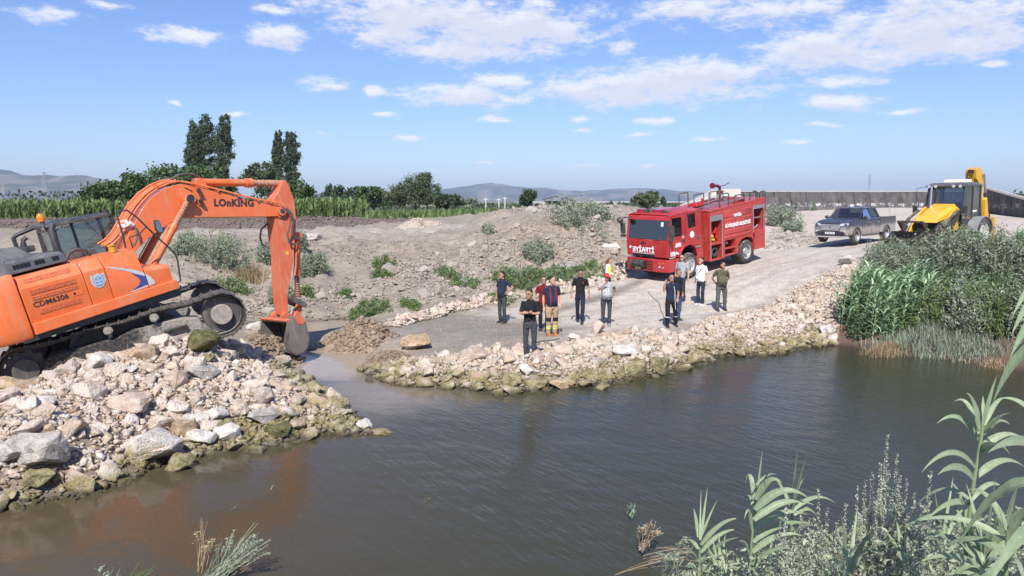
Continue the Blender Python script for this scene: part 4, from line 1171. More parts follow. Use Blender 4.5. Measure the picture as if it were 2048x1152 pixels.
# --- tracks
def belt_pt(s, ro=.51):
    """point and tangent on the track loop; s in metres from idler top going back"""
    L = 4.0; xi, xs = 2.0, -2.0; zc = .52; top = L; arc = math.pi * ro
    tot = 2 * L + 2 * arc; s = s % tot
    if s < top:
        k = s / top; sag = -.045 * math.sin(math.pi * k * 3) ** 2
        return xi - s, zc + ro + sag, -1, 0
    s -= top
    if s < arc:
        a = math.pi / 2 + s / ro
        return xs + ro * math.cos(a), zc + ro * math.sin(a), -math.sin(a), math.cos(a)
    s -= arc
    if s < L: return xs + s, zc - ro, 1, 0
    s -= L; a = -math.pi / 2 + s / ro
    return xi + ro * math.cos(a), zc + ro * math.sin(a), -math.sin(a), math.cos(a)
TOT = 8.0 + 2 * math.pi * .51
NS = 50
shoe_me = None
for side in (-1, 1):
    yc = side * 1.3
    for k in range(NS):
        x, z, tx, tz = belt_pt(k * TOT / NS)
        if shoe_me is None:
            m = MB(); w = TOT / NS * .5 - .006
            m.prism([(-w, -.018), (w, -.018), (w, .012), (w - .03, .012), (w - .045, .05), (w - .065, .05), (w - .075, .012), (-w, .012)], -.3, .3, 'y')
            o = m.build("track_shoe", TRK, ex, smooth=0); shoe_me = o.data
        else:
            o = bpy.data.objects.new("track_shoe", shoe_me); COL.objects.link(o); o.parent = ex
        nx_, nz_ = (tz, -tx)
        o.matrix_local = Matrix(((tx, 0, nx_, x), (0, 1, 0, yc), (tz, 0, nz_, z), (0, 0, 0, 1)))
    ch = MB(); pts = [belt_pt(i * TOT / 72, .455) for i in range(72)]
    for dy in (-.07, .07):
        ch.tube([(p[0], yc + dy, p[1]) for p in pts], .045, 5, closed=True)
    ch.build("track_chain", TRK, ex, smooth=0)
    fr_ = MB()
    fr_.prism([(-1.62, .30), (1.45, .24), (1.55, .42), (1.5, .60), (1.2, .70), (.1, .74), (-.2, .66), (-1.5, .70), (-1.7, .5)], yc - .2, yc + .2)
    fr_.build("track_frame", FRM, ex, bevel=.03)
    for xk in (-1.3, -.75, -.2, .4): MB().box(xk, xk + .05, yc + side * .2 - .01, yc + side * .2 + .05, .36, .58).build("frame_rib", FRM, ex, bevel=.01)
    gd = MB()
    gd.prism([(-1.5, .26), (1.5, .22), (1.5, .34), (-1.5, .38)], yc + side * .2, yc + side * .26)
    gd.build("track_guard", MUDM, ex, bevel=.01)
    stp = MB(); stp.box(.72, 1.22, yc + side * .2, yc + side * .33, .50, .54); stp.box(.74, .79, yc + side * .2, yc + side * .33, .42, .52); stp.box(1.15, 1.2, yc + side * .2, yc + side * .33, .42, .52)
    stp.build("step", BLK, ex, bevel=.005)
    idl = MB(); idl.cyl((2.0, yc - .1, .52), (2.0, yc + .1, .52), .41, n=28); idl.build("idler", TRK, ex)
    cap_ = MB(); cap_.cyl((2.0, yc + side * .08, .52), (2.0, yc + side * .24, .52), .235, n=26); cap_.build("idler_cap", MUDM, ex, bevel=.02)
    spk = MB(); ring = []
    for k in range(44):
        a = 2 * math.pi * k / 44; r_k = .43 if k % 4 < 2 else .37
        ring.append((-2.0 + r_k * math.cos(a), .52 + r_k * math.sin(a)))
    spk.prism(ring, yc - .04, yc + .04); spk.cyl((-2, yc - .16, .52), (-2, yc + side * .2, .52), .25, n=22)
    spk.build("sprocket", TRK, ex)
    for xk in (-.32, .62):
        c_ = MB(); c_.cyl((xk, yc - .16, .90), (xk, yc + side * .29, .88), .095, n=14); c_.cyl((xk, yc + side * .29, .88), (xk, yc + side * .32, .88), .065, n=14)
        c_.box(xk - .04, xk + .04, yc - .08, yc + .08, .68, .86); c_.build("carrier_roller", MUDM, ex)
    for k in range(7):
        xk = -1.35 + k * .44
        MB().cyl((xk, yc - .15, .2), (xk, yc + .15, .2), .10, n=12).build("track_roller", TRK, ex)
cbx = MB(); cbx.prism([(-.9, .42), (.9, .42), (1.2, .62), (.75, .92), (-.75, .92), (-1.2, .62)], -1.1, 1.1); cbx.build("carbody", TRK, ex, bevel=.03)
MB().cyl((0, 0, .9), (0, 0, 1.2), .72, n=32).build("slewing_ring", TRK, ex)

# --- upper structure
def ubuild(m, name, mat, **k): return m.build(name, mat, ex, **k)
m = U(); m.box(-2.3, .95, -1.40, 1.4, 1.14, 1.30); ubuild(m, "deck", BLK, bevel=.01)
# right hand side body with chamfered shoulder: profile across the machine, swept along it
def section(x0, x1, prof, mat, name, bevel=.02, prof1=None):
    m = U(); p1 = prof1 or prof
    a = [(x0, y, z) for y, z in prof]; b = [(x1, y, z) for y, z in p1]
    m.rings([a, b]); return ubuild(m, name, mat, bevel=bevel, smooth=30)
sideP = [(-1.45, 1.52), (-1.45, 2.22), (-1.30, 2.47), (-.55, 2.52), (-.55, 1.3), (-1.38, 1.3)]
section(-2.09, -.90, sideP, OR, "engine_door")
sideP2 = [(-1.45, 1.52), (-1.45, 2.22), (-1.28, 2.46), (-.55, 2.50), (-.55, 1.3), (-1.38, 1.3)]
section(-.89, -.46, sideP2, OR, "pump_door")
section(-.45, .30, sideP2, OR, "fuel_tank", prof1=[(-1.45, 1.52), (-1.45, 2.0), (-1.26, 2.40), (-.55, 2.46), (-.55, 1.3), (-1.38, 1.3)])
section(.31, .86, [(-1.45, 1.52), (-1.45, 1.90), (-1.38, 1.99), (-.62, 2.03), (-.6, 1.3), (-1.38, 1.3)], OR, "front_tool_box", prof1=[(-1.43, 1.52), (-1.43, 1.84), (-1.38, 1.92), (-.62, 1.94), (-.6, 1.3), (-1.38, 1.3)])
m = U(); m.prism([(-2.09, 1.26), (.90, 1.32), (.93, 1.40), (.90, 1.53), (-2.08, 1.50)], -1.52, -1.36); ubuild(m, "side_sill", OR, bevel=.02)
m = U(); m.prism([(-2.09, 1.24), (.95, 1.28), (.95, 1.5), (-2.08, 1.5)], 1.36, 1.5); ubuild(m, "side_sill", OR, bevel=.02)
# counterweight
m = U(); rg_ = []
for z, ins in ((1.19, .22), (1.27, .07), (1.5, 0), (2.2, 0), (2.45, .06), (2.56, .22)):
    r_ = []
    for x, y in [(-2.11, -1.47), (-2.45, -1.47), (-2.75, -1.33), (-2.98, -.9), (-3.1, -.3), (-3.1, .3), (-2.98, .9), (-2.75, 1.33), (-2.45, 1.47), (-2.11, 1.47)]:
        f_ = 1 - ins * .3
        r_.append((-2.11 + (x + 2.11) * (1 - ins * .45), y * (1 - ins * .22), z))
    rg_.append(r_)
m.rings(rg_); ubuild(m, "counterweight", OR, bevel=.03, smooth=40)
# left rear body behind the cab
section(-2.09, -1.02, [(.5, 1.3), (.5, 2.5), (1.3, 2.45), (1.45, 2.2), (1.45, 1.5), (1.38, 1.3)], OR, "cooling_door")
# grille strips and dark lettering on the engine door
PERF = NT("perforated_orange")
vo_ = PERF.add("ShaderNodeTexVoronoi"); vo_.inputs["Scale"].default_value = 46; PERF.link(PERF.coord("Object"), vo_.inputs["Vector"])
PERF.bsdf(PERF.mix(PERF.ramp(vo_.outputs["Distance"], .28, .36), (.03, .012, .008), (.55, .12, .04)), .6)
for z0_, z1_, xa_, xb_ in ((2.06, 2.15, -1.93, -1.06), (1.94, 2.01, -1.93, -1.07), (1.64, 1.73, -1.88, -1.08)):
    m = U(); m.box(xa_, xb_, -1.462, -1.44, z0_, z1_); ubuild(m, "grille", PERF.m, smooth=0)
m = U(); m.add([(-1.96, -1.405, 2.31), (-1.08, -1.405, 2.31), (-1.08, -1.355, 2.395), (-1.96, -1.355, 2.395)], [(0, 1, 2, 3)]); ubuild(m, "grille", PERF.m, smooth=0)
m = U(); m.box(-1.2, -1.0, -1.458, -1.44, 1.80, 1.90); ubuild(m, "door_latch", OR, bevel=.005)
m = U(); m.box(-1.19, -1.14, -1.464, -1.455, 1.83, 1.88); ubuild(m, "latch_slot", flat("deep_red", (.2, .01, .01), .5), smooth=0)
def on_side(x, z, y=-1.456, pitch_=0): return SWG @ Matrix.Translation((x, y, z)) @ Matrix.Rotation(math.pi / 2, 4, 'X') @ Matrix.Rotation(pitch_, 4, 'Z')
text_mesh("CDM6306", .15, "model_lettering", LETT, on_side(-1.62, 1.845), ex, width=.66, bold=.002, extrude=.004)
# shield emblem
m = U(); sh = [(-.78, 2.13), (-.72, 2.10), (-.64, 2.13), (-.56, 2.10), (-.50, 2.12), (-.50, 1.95), (-.56, 1.86), (-.65, 1.82), (-.74, 1.86), (-.79, 1.95)]
m.prism(sh, -1.462, -1.45); ubuild(m, "emblem_border", SILV, smooth=0)
m = U(); m.prism([(-.645 + (a_ + .645) * .78, 1.975 + (b_ - 1.975) * .78) for a_, b_ in sh], -1.467, -1.455); ubuild(m, "emblem_field", flat("emblem_blue", (.14, .30, .52), .4), smooth=0)
m = U()
for dz in (.08, 0, -.07): m.box(-.735, -.665, -1.472, -1.46, 1.965 + dz, 1.99 + dz); m.box(-.625, -.555, -1.472, -1.46, 1.965 + dz, 1.99 + dz)
m.box(-.655, -.635, -1.472, -1.46, 1.88, 2.07); m.box(-.74, -.72, -1.472, -1.46, 1.9, 2.06); m.box(-.575, -.555, -1.472, -1.46, 1.9, 2.06)
ubuild(m, "emblem_bars", SILV, smooth=0)
# swoosh decal over fuel tank and tool box
def decal(poly, name, mat, y=-1.456):
    m = U(); m.prism(poly, y, y + .012); ubuild(m, name, mat, smooth=0)
decal([(-.42, 2.20), (-.42, 2.225), (-.1, 2.10), (.12, 2.0), (.29, 1.88), (.29, 1.80), (.16, 1.88), (-.05, 2.02)], "stripe_decal", SILV)
decal([(.315, 1.86), (.40, 1.76), (.46, 1.62), (.44, 1.58), (.36, 1.57), (.315, 1.57), (.315, 1.78)], "stripe_decal", SILV)
decal([(-.11, 1.555), (.29, 1.60), (.29, 1.565), (-.05, 1.54)], "stripe_decal", SILV)
decal([(.03, 1.945), (.16, 1.87), (.29, 1.79), (.29, 1.62), (-.05, 1.575), (.10, 1.64), (.17, 1.72), (.14, 1.82)], "arrow_decal", BLUE, -1.459)
# hood
m = U(); rg_ = [[(x, y, z) for x, y, z in [(-2.12, -1.22, 2.53), (-1.0, -1.22, 2.53), (-1.0, 1.25, 2.53), (-2.12, 1.25, 2.53)]],
                [(-2.12, -1.20, 2.78), (-1.04, -1.20, 2.70), (-1.04, 1.2, 2.70), (-2.12, 1.2, 2.78)],
                [(-2.08, -1.08, 2.86), (-1.08, -1.08, 2.76), (-1.08, 1.1, 2.76), (-2.08, 1.1, 2.86)]]
m.rings(rg_); ubuild(m, "engine_hood", GRYP, bevel=.02)
m = U(); m.rings([[(-2.3, -.9, 2.8), (-1.5, -.9, 2.78), (-1.5, .6, 2.78), (-2.3, .6, 2.8)], [(-2.2, -.7, 3.08), (-1.72, -.7, 3.04), (-1.72, .4, 3.04), (-2.2, .4, 3.08)]]); ubuild(m, "hood_bulge", GRYP, bevel=.03)
m = U(); m.rings([[(-2.9, -1.2, 2.5), (-2.1, -1.22, 2.5), (-2.1, 1.2, 2.5), (-2.9, 1.2, 2.5)], [(-2.75, -1.1, 2.82), (-2.1, -1.15, 2.84), (-2.1, 1.15, 2.84), (-2.75, 1.1, 2.82)]]); ubuild(m, "engine_hood", GRYP, bevel=.03)
for g0, nn in ((-2.02, 5), (-1.62, 3), (-1.29, 2)):
    for k in range(nn):
        for r_ in range(2):
            m = U(); x = g0 + k * .065; z = 2.63 + r_ * .045 - (x + 2.0) * .02
            m.box(x, x + .05, -1.228, -1.20, z, z + .034); ubuild(m, "vent_slot", DARK, smooth=0)
m = U(); m.cyl((-1.45, .15, 2.8), (-1.4, .15, 3.05), .06); m.tube([(-1.4, .15, 3.05), (-1.38, .15, 3.12), (-1.3, .15, 3.16)], .05); ubuild(m, "exhaust_pipe", BLK)
m = U(); m.box(-1.6, -1.25, -.05, .35, 2.84, 2.98); ubuild(m, "air_filter", BLK, bevel=.03)
# handrail on the right deck
m = U(); m.tube([(.14, -1.28, 2.5), (.17, -1.28, 2.8), (.17, -1.3, 3.24), (.22, -1.3, 3.31), (.40, -1.3, 3.29), (.55, -1.3, 3.11), (.74, -1.33, 2.74), (1.02, -1.36, 2.25), (1.11, -1.36, 2.08), (1.11, -1.36, 1.9), (1.04, -1.36, 1.46), (.9, -1.36, 1.42)], .021, 8)
m.tube([(.28, -1.3, 2.45), (.28, -1.3, 2.7), (.5, -1.3, 2.72), (.62, -1.3, 2.80), (.70, -1.3, 2.84)], .016, 7); ubuild(m, "handrail", BLK)
m = U(); m.prism([(.84, 2.73), (.87, 2.95), (.98, 2.92), (1.01, 2.64), (.90, 2.62)], -1.38, -1.32); ubuild(m, "mirror", BLK, bevel=.012)
m = U(); m.prism([(.865, 2.73), (.89, 2.92), (.965, 2.90), (.985, 2.66), (.91, 2.65)], -1.386, -1.378); ubuild(m, "mirror_glass", flat("mirror_face", (.35, .37, .4), .08, 1.0), smooth=0)
# deck clutter: valve bank and fuel cap
m = U(); m.box(-.85, -.5, -.5, -.15, 2.5, 2.66); m.box(-.55, -.2, -.42, -.22, 2.46, 2.6); ubuild(m, "control_valve", STL, bevel=.01)
m = U(); m.tube([(-.95, -.8, 2.52), (-.85, -.8, 2.66), (-.7, -.78, 2.70), (-.5, -.75, 2.64), (-.42, -.7, 2.5)], .04); ubuild(m, "intake_hose", RUB)
m = U(); m.cyl((-.05, -1.0, 2.46), (-.05, -1.0, 2.60), .075); m.cyl((-.05, -1.0, 2.60), (-.05, -1.0, 2.63), .09); ubuild(m, "fuel_cap", YELT)
# --- cab
CY0, CY1 = .42, 1.42
m = U()
m.tube([(-.74, CY0, 1.3), (-.74, CY0, 2.6), (-.72, CY0, 3.2), (-.66, CY0 + .02, 3.32)], .085, 8)
m.tube([(-.74, CY1, 1.3), (-.74, CY1, 2.6), (-.72, CY1, 3.2), (-.66, CY1, 3.32)], .07, 8)
m.tube([(.57, CY0 + .02, 3.26), (.60, CY0, 3.12), (.60, CY0, 2.5), (.52, CY0, 1.9), (.5, CY0, 1.3)], .045, 8)
m.tube([(.57, CY1, 3.26), (.60, CY1, 3.12), (.60, CY1, 2.5), (.52, CY1, 1.9), (.5, CY1, 1.3)], .045, 8)
m.tube([(-.02, CY1, 1.3), (-.02, CY1, 3.25)], .04, 8)
m.box(-.78, .62, CY0 - .03, CY0 + .03, 1.3, 1.6)
m.box(-.78, .62, CY1 - .03, CY1 + .03, 1.3, 1.75)
m.box(-.78, -.72, CY0, CY1, 1.3, 2.72); m.box(-.78, -.7, CY0, CY1, 3.16, 3.3)
ubuild(m, "cab_frame", BLK, bevel=.01)
m = U(); m.rings([[(-.82, CY0 - .06, 3.26), (.62, CY0 - .06, 3.21), (.62, CY1 + .05, 3.21), (-.82, CY1 + .05, 3.26)], [(-.80, CY0 - .03, 3.34), (.58, CY0 - .02, 3.285), (.58, CY1, 3.285), (-.80, CY1, 3.34)], [(-.6, CY0 + .15, 3.40), (.4, CY0 + .15, 3.35), (.4, CY1 - .15, 3.35), (-.6, CY1 - .15, 3.40)]])
ubuild(m, "cab_roof", BLK, bevel=.02)
m = U(); m.quad((-.68, CY0, 1.6), (.58, CY0, 1.6), (.58, CY0, 3.2), (-.68, CY0, 3.2)); ubuild(m, "side_window", GLS, smooth=0)
m = U(); m.quad((-.68, CY1, 1.75), (.58, CY1, 1.75), (.58, CY1, 3.2), (-.68, CY1, 3.2)); ubuild(m, "side_window", GLS, smooth=0)
m = U(); m.quad((-.75, CY0 + .1, 2.72), (-.75, CY1 - .1, 2.72), (-.75, CY1 - .1, 3.17), (-.75, CY0 + .1, 3.17)); ubuild(m, "rear_window", GLS, smooth=0)
m = U(); m.quad((.61, CY0 + .05, 1.7), (.61, CY1 - .05, 1.7), (.61, CY1 - .05, 3.2), (.61, CY0 + .05, 3.2)); ubuild(m, "windscreen", GLS, smooth=0)
SEAT = flat("seat_fabric", (.14, .05, .035), .85, bump=.4)
m = U(); m.rings([[(-.55, .62, 1.75), (-.02, .62, 1.75), (-.02, 1.2, 1.75), (-.55, 1.2, 1.75)], [(-.55, .64, 1.95), (-.02, .64, 1.98), (-.02, 1.18, 1.98), (-.55, 1.18, 1.95)]]); m.rings([[(-.55, .64, 1.95), (-.42, .64, 1.95), (-.42, 1.18, 1.95), (-.55, 1.18, 1.95)], [(-.66, .68, 2.65), (-.54, .68, 2.65), (-.54, 1.14, 2.65), (-.66, 1.14, 2.65)]])
m.rings([[(-.66, .8, 2.68), (-.56, .8, 2.68), (-.56, 1.02, 2.68), (-.66, 1.02, 2.68)], [(-.68, .82, 2.9), (-.6, .82, 2.9), (-.6, 1.0, 2.9), (-.68, 1.0, 2.9)]]); ubuild(m, "operator_seat", SEAT, bevel=.04)
m = U(); m.tube([(.1, 1.0, 1.5), (.2, 1.0, 2.2), (.25, 1.0, 2.35)], .02); m.box(.2, .4, .5, .62, 2.05, 2.35); m.box(-.35, .12, .50, .62, 2.0, 2.2); ubuild(m, "control_console", BLK, bevel=.01)
m = U(); m.tube([(-.62, .55, 3.05), (-.62, .52, 3.15), (-.55, .5, 3.18)], .02); m.tube([(.54 + .05 * math.cos(a_ * .63), .46, 2.98 + .07 * math.sin(a_ * .63)) for a_ in range(10)], .012, closed=True); ubuild(m, "grab_strap", BLK)
# rear cage rail seen behind the cab
m = U(); m.tube([(-1.0, 1.5, 2.6), (-1.25, 1.55, 2.95), (-1.25, 1.55, 3.18), (-1.15, 1.5, 3.24), (-.75, 1.45, 3.32)], .05, 8); ubuild(m, "rear_handrail", BLK)
m = U(); m.cyl((-.80, .62, 3.36), (-.80, .62, 3.42), .05); m.tube([(-.80, .62, 3.38), (-.84, .5, 3.28), (-.84, .45, 3.14), (-.78, .42, 3.12)], .018); m.cyl((-.87, .56, 3.22), (-.8, .56, 3.24), .05); ubuild(m, "lamp_bracket", STL)
m = U(); m.rings([[(-.80 + r_ * math.cos(a_ * .524), .62 + r_ * math.sin(a_ * .524), z) for a_ in range(12)] for z, r_ in ((3.42, .075), (3.50, .085), (3.56, .075), (3.60, .045), (3.61, .01))]); ubuild(m, "beacon", AMB)
m = U(); m.box(.5, .62, .5, .62, 3.28, 3.38); ubuild(m, "work_lamp", BLK, bevel=.01)

# --- boom
BW = .29
prof_low = [(.30, 2.0), (.50, 1.92), (.64, 2.30), (.98, 2.50), (1.28, 2.63), (1.6, 2.74), (1.88, 2.80), (2.36, 2.71), (3.11, 2.54), (4.12, 2.31), (4.41, 2.25), (4.60, 2.24)]
prof_top = [(4.68, 2.34), (4.62, 2.47), (4.34, 2.61), (3.97, 2.76), (3.52, 2.98), (3.05, 3.22), (2.6, 3.42), (2.36, 3.53), (2.14, 3.61), (1.91, 3.60), (1.65, 3.55), (1.36, 3.43), (1.1, 3.24), (.80, 2.92), (.5, 2.6), (.32, 2.3)]
m = U(); m.prism(prof_low + prof_top, -BW, BW); ubuild(m, "boom", OR, bevel=.012, smooth=25)
for sy in (-1, 1):
    y0_, y1_ = (-BW - .004, -BW + .01) if sy < 0 else (BW - .01, BW + .004)
    for (xa_, za_, xb_, zb_) in ((2.84, 3.24, 2.705, 2.70), (4.15, 2.62, 4.08, 2.38), (1.93, 3.5, 1.86, 2.88)):
        m = U(); m.tube([(xa_, sy * (BW + .001), za_), (xb_, sy * (BW + .001), zb_)], .006, 5); ubuild(m, "weld_seam", OR)
    m = U(); m.cyl((2.18, sy * BW, 3.22), (2.18, sy * (BW + .05), 3.22), .20, n=24); m.cyl((2.18, sy * BW, 3.22), (2.18, sy * (BW + .20), 3.22), .085, n=18); ubuild(m, "cylinder_boss", OR)
    m = U(); m.cyl((2.18, sy * (BW + .20), 3.22), (2.18, sy * (BW + .235), 3.22), .10, n=18); ubuild(m, "pin_cap", BLK, bevel=.01)
    m = U(); m.cyl((4.56, sy * BW, 2.36), (4.56, sy * (BW + .05), 2.36), .125, n=20); ubuild(m, "pin_boss", ORD)
    m = U(); m.cyl((4.56, sy * (BW + .04), 2.36), (4.56, sy * (BW + .07), 2.36), .06, n=14); ubuild(m, "pin_cap", BLK)
    # boom cylinder
    yc = sy * (BW + .13)
    A_, B_, C_ = Vector((.80, yc, 1.80)), Vector((1.60, yc, 2.74)), Vector((2.18, yc, 3.22))
    dirn = (C_ - A_).normalized(); mid = A_ + dirn * (A_ - Vector((1.60, yc, 2.70))).length
    m = U(); m.cyl(A_, mid, .088, n=18); m.cyl(mid - dirn * .1, mid + dirn * .02, .10, n=18); m.cyl(A_ - Vector((0, .08, 0)), A_ + Vector((0, .08, 0)), .11, n=16); ubuild(m, "boom_cylinder", OR)
    m = U(); N = 30; pts = [mid.lerp(C_, i / (N - 1)) for i in range(N)]
    m.tube(pts, [(.066 + .014 * (i % 3 == 0) + rnd.uniform(-.006, .008)) if i < N - 4 else .09 for i in range(N)], 12); ubuild(m, "rod_sleeve", WRAP)
    m = U(); m.tube([A_ + Vector((0, sy * -.0, 0)) + dirn * .15 + Vector((-.1, 0, .03)), A_ + dirn * .4 + Vector((-.12, 0, .05)), mid + Vector((-.1, 0, .06)), mid + Vector((-.08, 0, .04))], .014, 6); ubuild(m, "oil_pipe", OR)
# text on the boom side
def boom_text(y, M_): text_mesh("LOnKING", .25, "maker_lettering", LETT, M_, ex, width=1.06, bold=.010, extrude=.004, space=1.1)
ang = math.atan2(2.69 - 2.95, 3.80 - 2.80)
boom_text(-1, SWG @ Matrix.Translation((3.33, -BW - .004, 2.855)) @ Matrix.Rotation(math.pi / 2, 4, 'X') @ Matrix.Rotation(ang + .02, 4, 'Z'))
m = U(); m.prism([(3.44, 2.97), (3.52, 2.985), (3.54, 2.93), (3.47, 2.93)], -BW - .006, -BW + .005); ubuild(m, "lettering_dot", BLUE, smooth=0)
# boom lamps
for x, z in ((2.47, 3.36), (2.44, 3.10)):
    m = U(); m.cyl((x, -BW - .14, z), (x + .05, -BW - .02, z + .01), .055, n=14); ubuild(m, "boom_lamp", BLK, bevel=.01)
m = U(); m.tube([(2.2, -BW - .01, 3.5), (2.34, -BW - .03, 3.4), (2.36, -BW - .03, 3.2), (2.42, -BW - .02, 3.0), (2.5, -BW - .05, 2.98)], .01, 5); ubuild(m, "lamp_cable", BLK)
# hoses up the back of the boom
def offs(path, dy): return [(x, dy, z) for x, z in path]
back = [(.12, 2.56), (.30, 2.62), (.48, 2.74), (.78, 3.04), (1.05, 3.30), (1.34, 3.50), (1.66, 3.63), (1.92, 3.68), (2.15, 3.68)]
for k, dy in enumerate((-.26, -.19, -.12, -.05, .03, .11, .19)):
    m = U(); lift_ = .0 + .02 * (k % 2)
    m.tube([(x - .04 * (k % 3) - .02, dy, z + lift_ + .015 * k) for x, z in back], .023, 7); ubuild(m, "hydraulic_pipe", OR)
for k, (x, z) in enumerate(((.62, 2.92), (.70, 3.0), (1.62, 3.66))):
    
    for dy in (-.26, -.12, .03): m = U(); m.box(x - .07, x - .01, dy - .035, dy + .035, z - .03, z + .06); ubuild(m, "pipe_clamp", WHT if k < 2 else OR, bevel=.008)
m = U(); m.tube([(.62, -.33, 2.92), (.72, -.36, 2.98), (.76, -.36, 2.9)], .035, 8); ubuild(m, "hose_elbow", WHT)
m = U(); m.tube([(.76, -.36, 2.9), (.78, -.38, 2.75), (.72, -.42, 2.58), (.60, -.45, 2.45)], .028, 8); ubuild(m, "hydraulic_hose", RUB)
for k, dy in enumerate((-.14, -.04)):
    m = U(); m.tube([(1.92, dy, 3.68), (2.02, dy, 3.76), (2.24, dy, 3.83), (2.42, dy, 3.82), (2.6, dy, 3.76), (2.72, dy, 3.66)], .026, 8); ubuild(m, "hydraulic_hose", RUB)
m = U(); m.tube([(2.15, -.3, 3.66), (2.4, -.32, 3.56), (3.0, -.32, 3.28), (3.5, -.32, 3.03), (3.97, -.32, 2.81), (4.3, -.33, 2.67), (4.55, -.36, 2.56), (4.66, -.38, 2.4)], .018, 7)
m.tube([(2.15, -.24, 3.68), (2.4, -.25, 3.59), (3.0, -.25, 3.31), (3.5, -.25, 3.06), (3.97, -.25, 2.84), (4.3, -.26, 2.70), (4.5, -.26, 2.62)], .018, 7); ubuild(m, "hydraulic_pipe", OR)
m = U()
for x, z in ((3.0, 3.27), (3.5, 3.02), (3.97, 2.80), (4.3, 2.67)): m.box(x - .03, x + .03, -.345, -.2, z - .04, z + .04)
ubuild(m, "pipe_clamp", ORD, bevel=.006)
# arm cylinder on top
A_, C_ = Vector((2.69, 0, 3.56)), Vector((5.00, 0, 3.05)); dr = (C_ - A_).normalized()
m = U(); m.cyl(A_, A_ + dr * 1.40, .094, n=20); m.cyl(A_ + dr * 1.26, A_ + dr * 1.45, .125, n=20); m.cyl(A_ - Vector((0, .13, 0)), A_ + Vector((0, .13, 0)), .12, n=16)
m.prism([(2.55, 3.42), (2.85, 3.30), (2.80, 3.55), (2.70, 3.66), (2.6, 3.6)], -.17, -.12); m.prism([(2.55, 3.42), (2.85, 3.30), (2.80, 3.55), (2.70, 3.66), (2.6, 3.6)], .12, .17); ubuild(m, "arm_cylinder", OR, bevel=.008)
m = U(); N = 26; p0_ = A_ + dr * 1.45; m.tube([p0_.lerp(C_, i / (N - 1)) for i in range(N)], [.082 + .012 * (i % 2) + rnd.uniform(-.004, .006) for i in range(N)], 12); ubuild(m, "rod_sleeve", WRAP)
# --- arm (stick)
AW = .24
stick = [(4.40, 2.66), (4.66, 2.88), (4.86, 3.12), (4.95, 3.13), (5.00, 3.02), (5.02, 2.85), (5.06, 2.56), (4.97, 2.1), (4.88, 1.8), (4.66, 1.25), (4.34, .58), (4.10, .09), (3.97, -.36), (3.83, -.38), (3.90, .09), (4.05, .75), (4.16, 1.14), (4.20, 1.45), (4.30, 1.98), (4.36, 2.3), (4.42, 2.5)]
m = U(); m.prism(stick, -AW, AW); ubuild(m, "arm", ORD, bevel=.012, smooth=25)
m = U(); m.prism([(4.40, 2.60), (4.44, 2.2), (4.62, 2.14), (4.76, 2.3), (4.74, 2.5), (4.6, 2.62)], -AW - .04, -AW); m.prism([(4.40, 2.60), (4.44, 2.2), (4.62, 2.14), (4.76, 2.3), (4.74, 2.5), (4.6, 2.62)], AW, AW + .04); ubuild(m, "arm_gusset", ORD, bevel=.01)
m = U(); m.tube([(4.66, -.38, 2.4), (4.74, -.40, 2.2), (4.66, -.40, 1.95), (4.50, -.38, 1.72), (4.50, -.36, 1.5), (4.66, -.33, 1.38), (4.8, -.31, 1.42)], .024, 8)
m.tube([(4.70, -.34, 2.42), (4.82, -.36, 2.2), (4.76, -.36, 1.95), (4.66, -.34, 1.7), (4.74, -.33, 1.52), (4.92, -.30, 1.52)], .024, 8); ubuild(m, "hydraulic_hose", RUB)
m = U(); m.tube([(4.34, .2, 2.1), (4.14, .28, 1.98), (4.05, .3, 1.76), (4.06, .3, 1.56), (4.22, .2, 1.42)], .024, 8); ubuild(m, "hydraulic_hose", RUB)
m = U(); m.box(4.38, 4.46, -AW - .004, -AW + .01, 1.18, 1.27); ubuild(m, "warning_sticker", flat("yellow_sticker", (.65, .48, .05), .5), smooth=0)
# bucket cylinder on the outer face
m = U(); m.cyl((4.98, 0, 1.55), (4.66, 0, .52), .085, n=16); m.cyl((4.70, 0, .66), (4.65, 0, .50), .10, n=16); m.cyl((4.98, -.1, 1.56), (4.98, .1, 1.56), .11, n=14); ubuild(m, "bucket_cylinder", ORD)
m = U(); m.tube([(4.80, -.24, 1.38), (4.74, -.2, 1.2), (4.68, -.17, 1.0), (4.62, -.16, .8), (4.52, -.18, .62), (4.48, -.2, .55)], .03, 8); ubuild(m, "oil_pipe", ORD)
m = U(); N = 20; m.tube([Vector((4.65, 0, .50)).lerp(Vector((4.50, 0, -.10)), i / (N - 1)) for i in range(N)], [.062 + .018 * (i % 2) for i in range(N)], 12); ubuild(m, "rod_sleeve", flat("brown_rod_wrap", (.26, .13, .09), .9, var=.3, scale=20, bump=1.0))
for sy in (-1, 1):
    m = U(); m.prism([(4.12, .06), (4.18, .10), (4.54, -.24), (4.56, -.34), (4.46, -.36), (4.10, -.04)], sy * (AW + .03) - .025, sy * (AW + .03) + .025); ubuild(m, "linkage_arm", STL, bevel=.01)
m = U(); m.cyl((4.50, -.33, -.30), (4.50, .33, -.30), .045, n=12); m.cyl((4.13, -.33, .03), (4.13, .33, .03), .045, n=12); ubuild(m, "linkage_pin", STL)
m = U(); m.prism([(4.44, -.26), (4.56, -.30), (4.30, -.66), (4.14, -.62)], -.10, .10); ubuild(m, "bucket_link", ORD, bevel=.01)
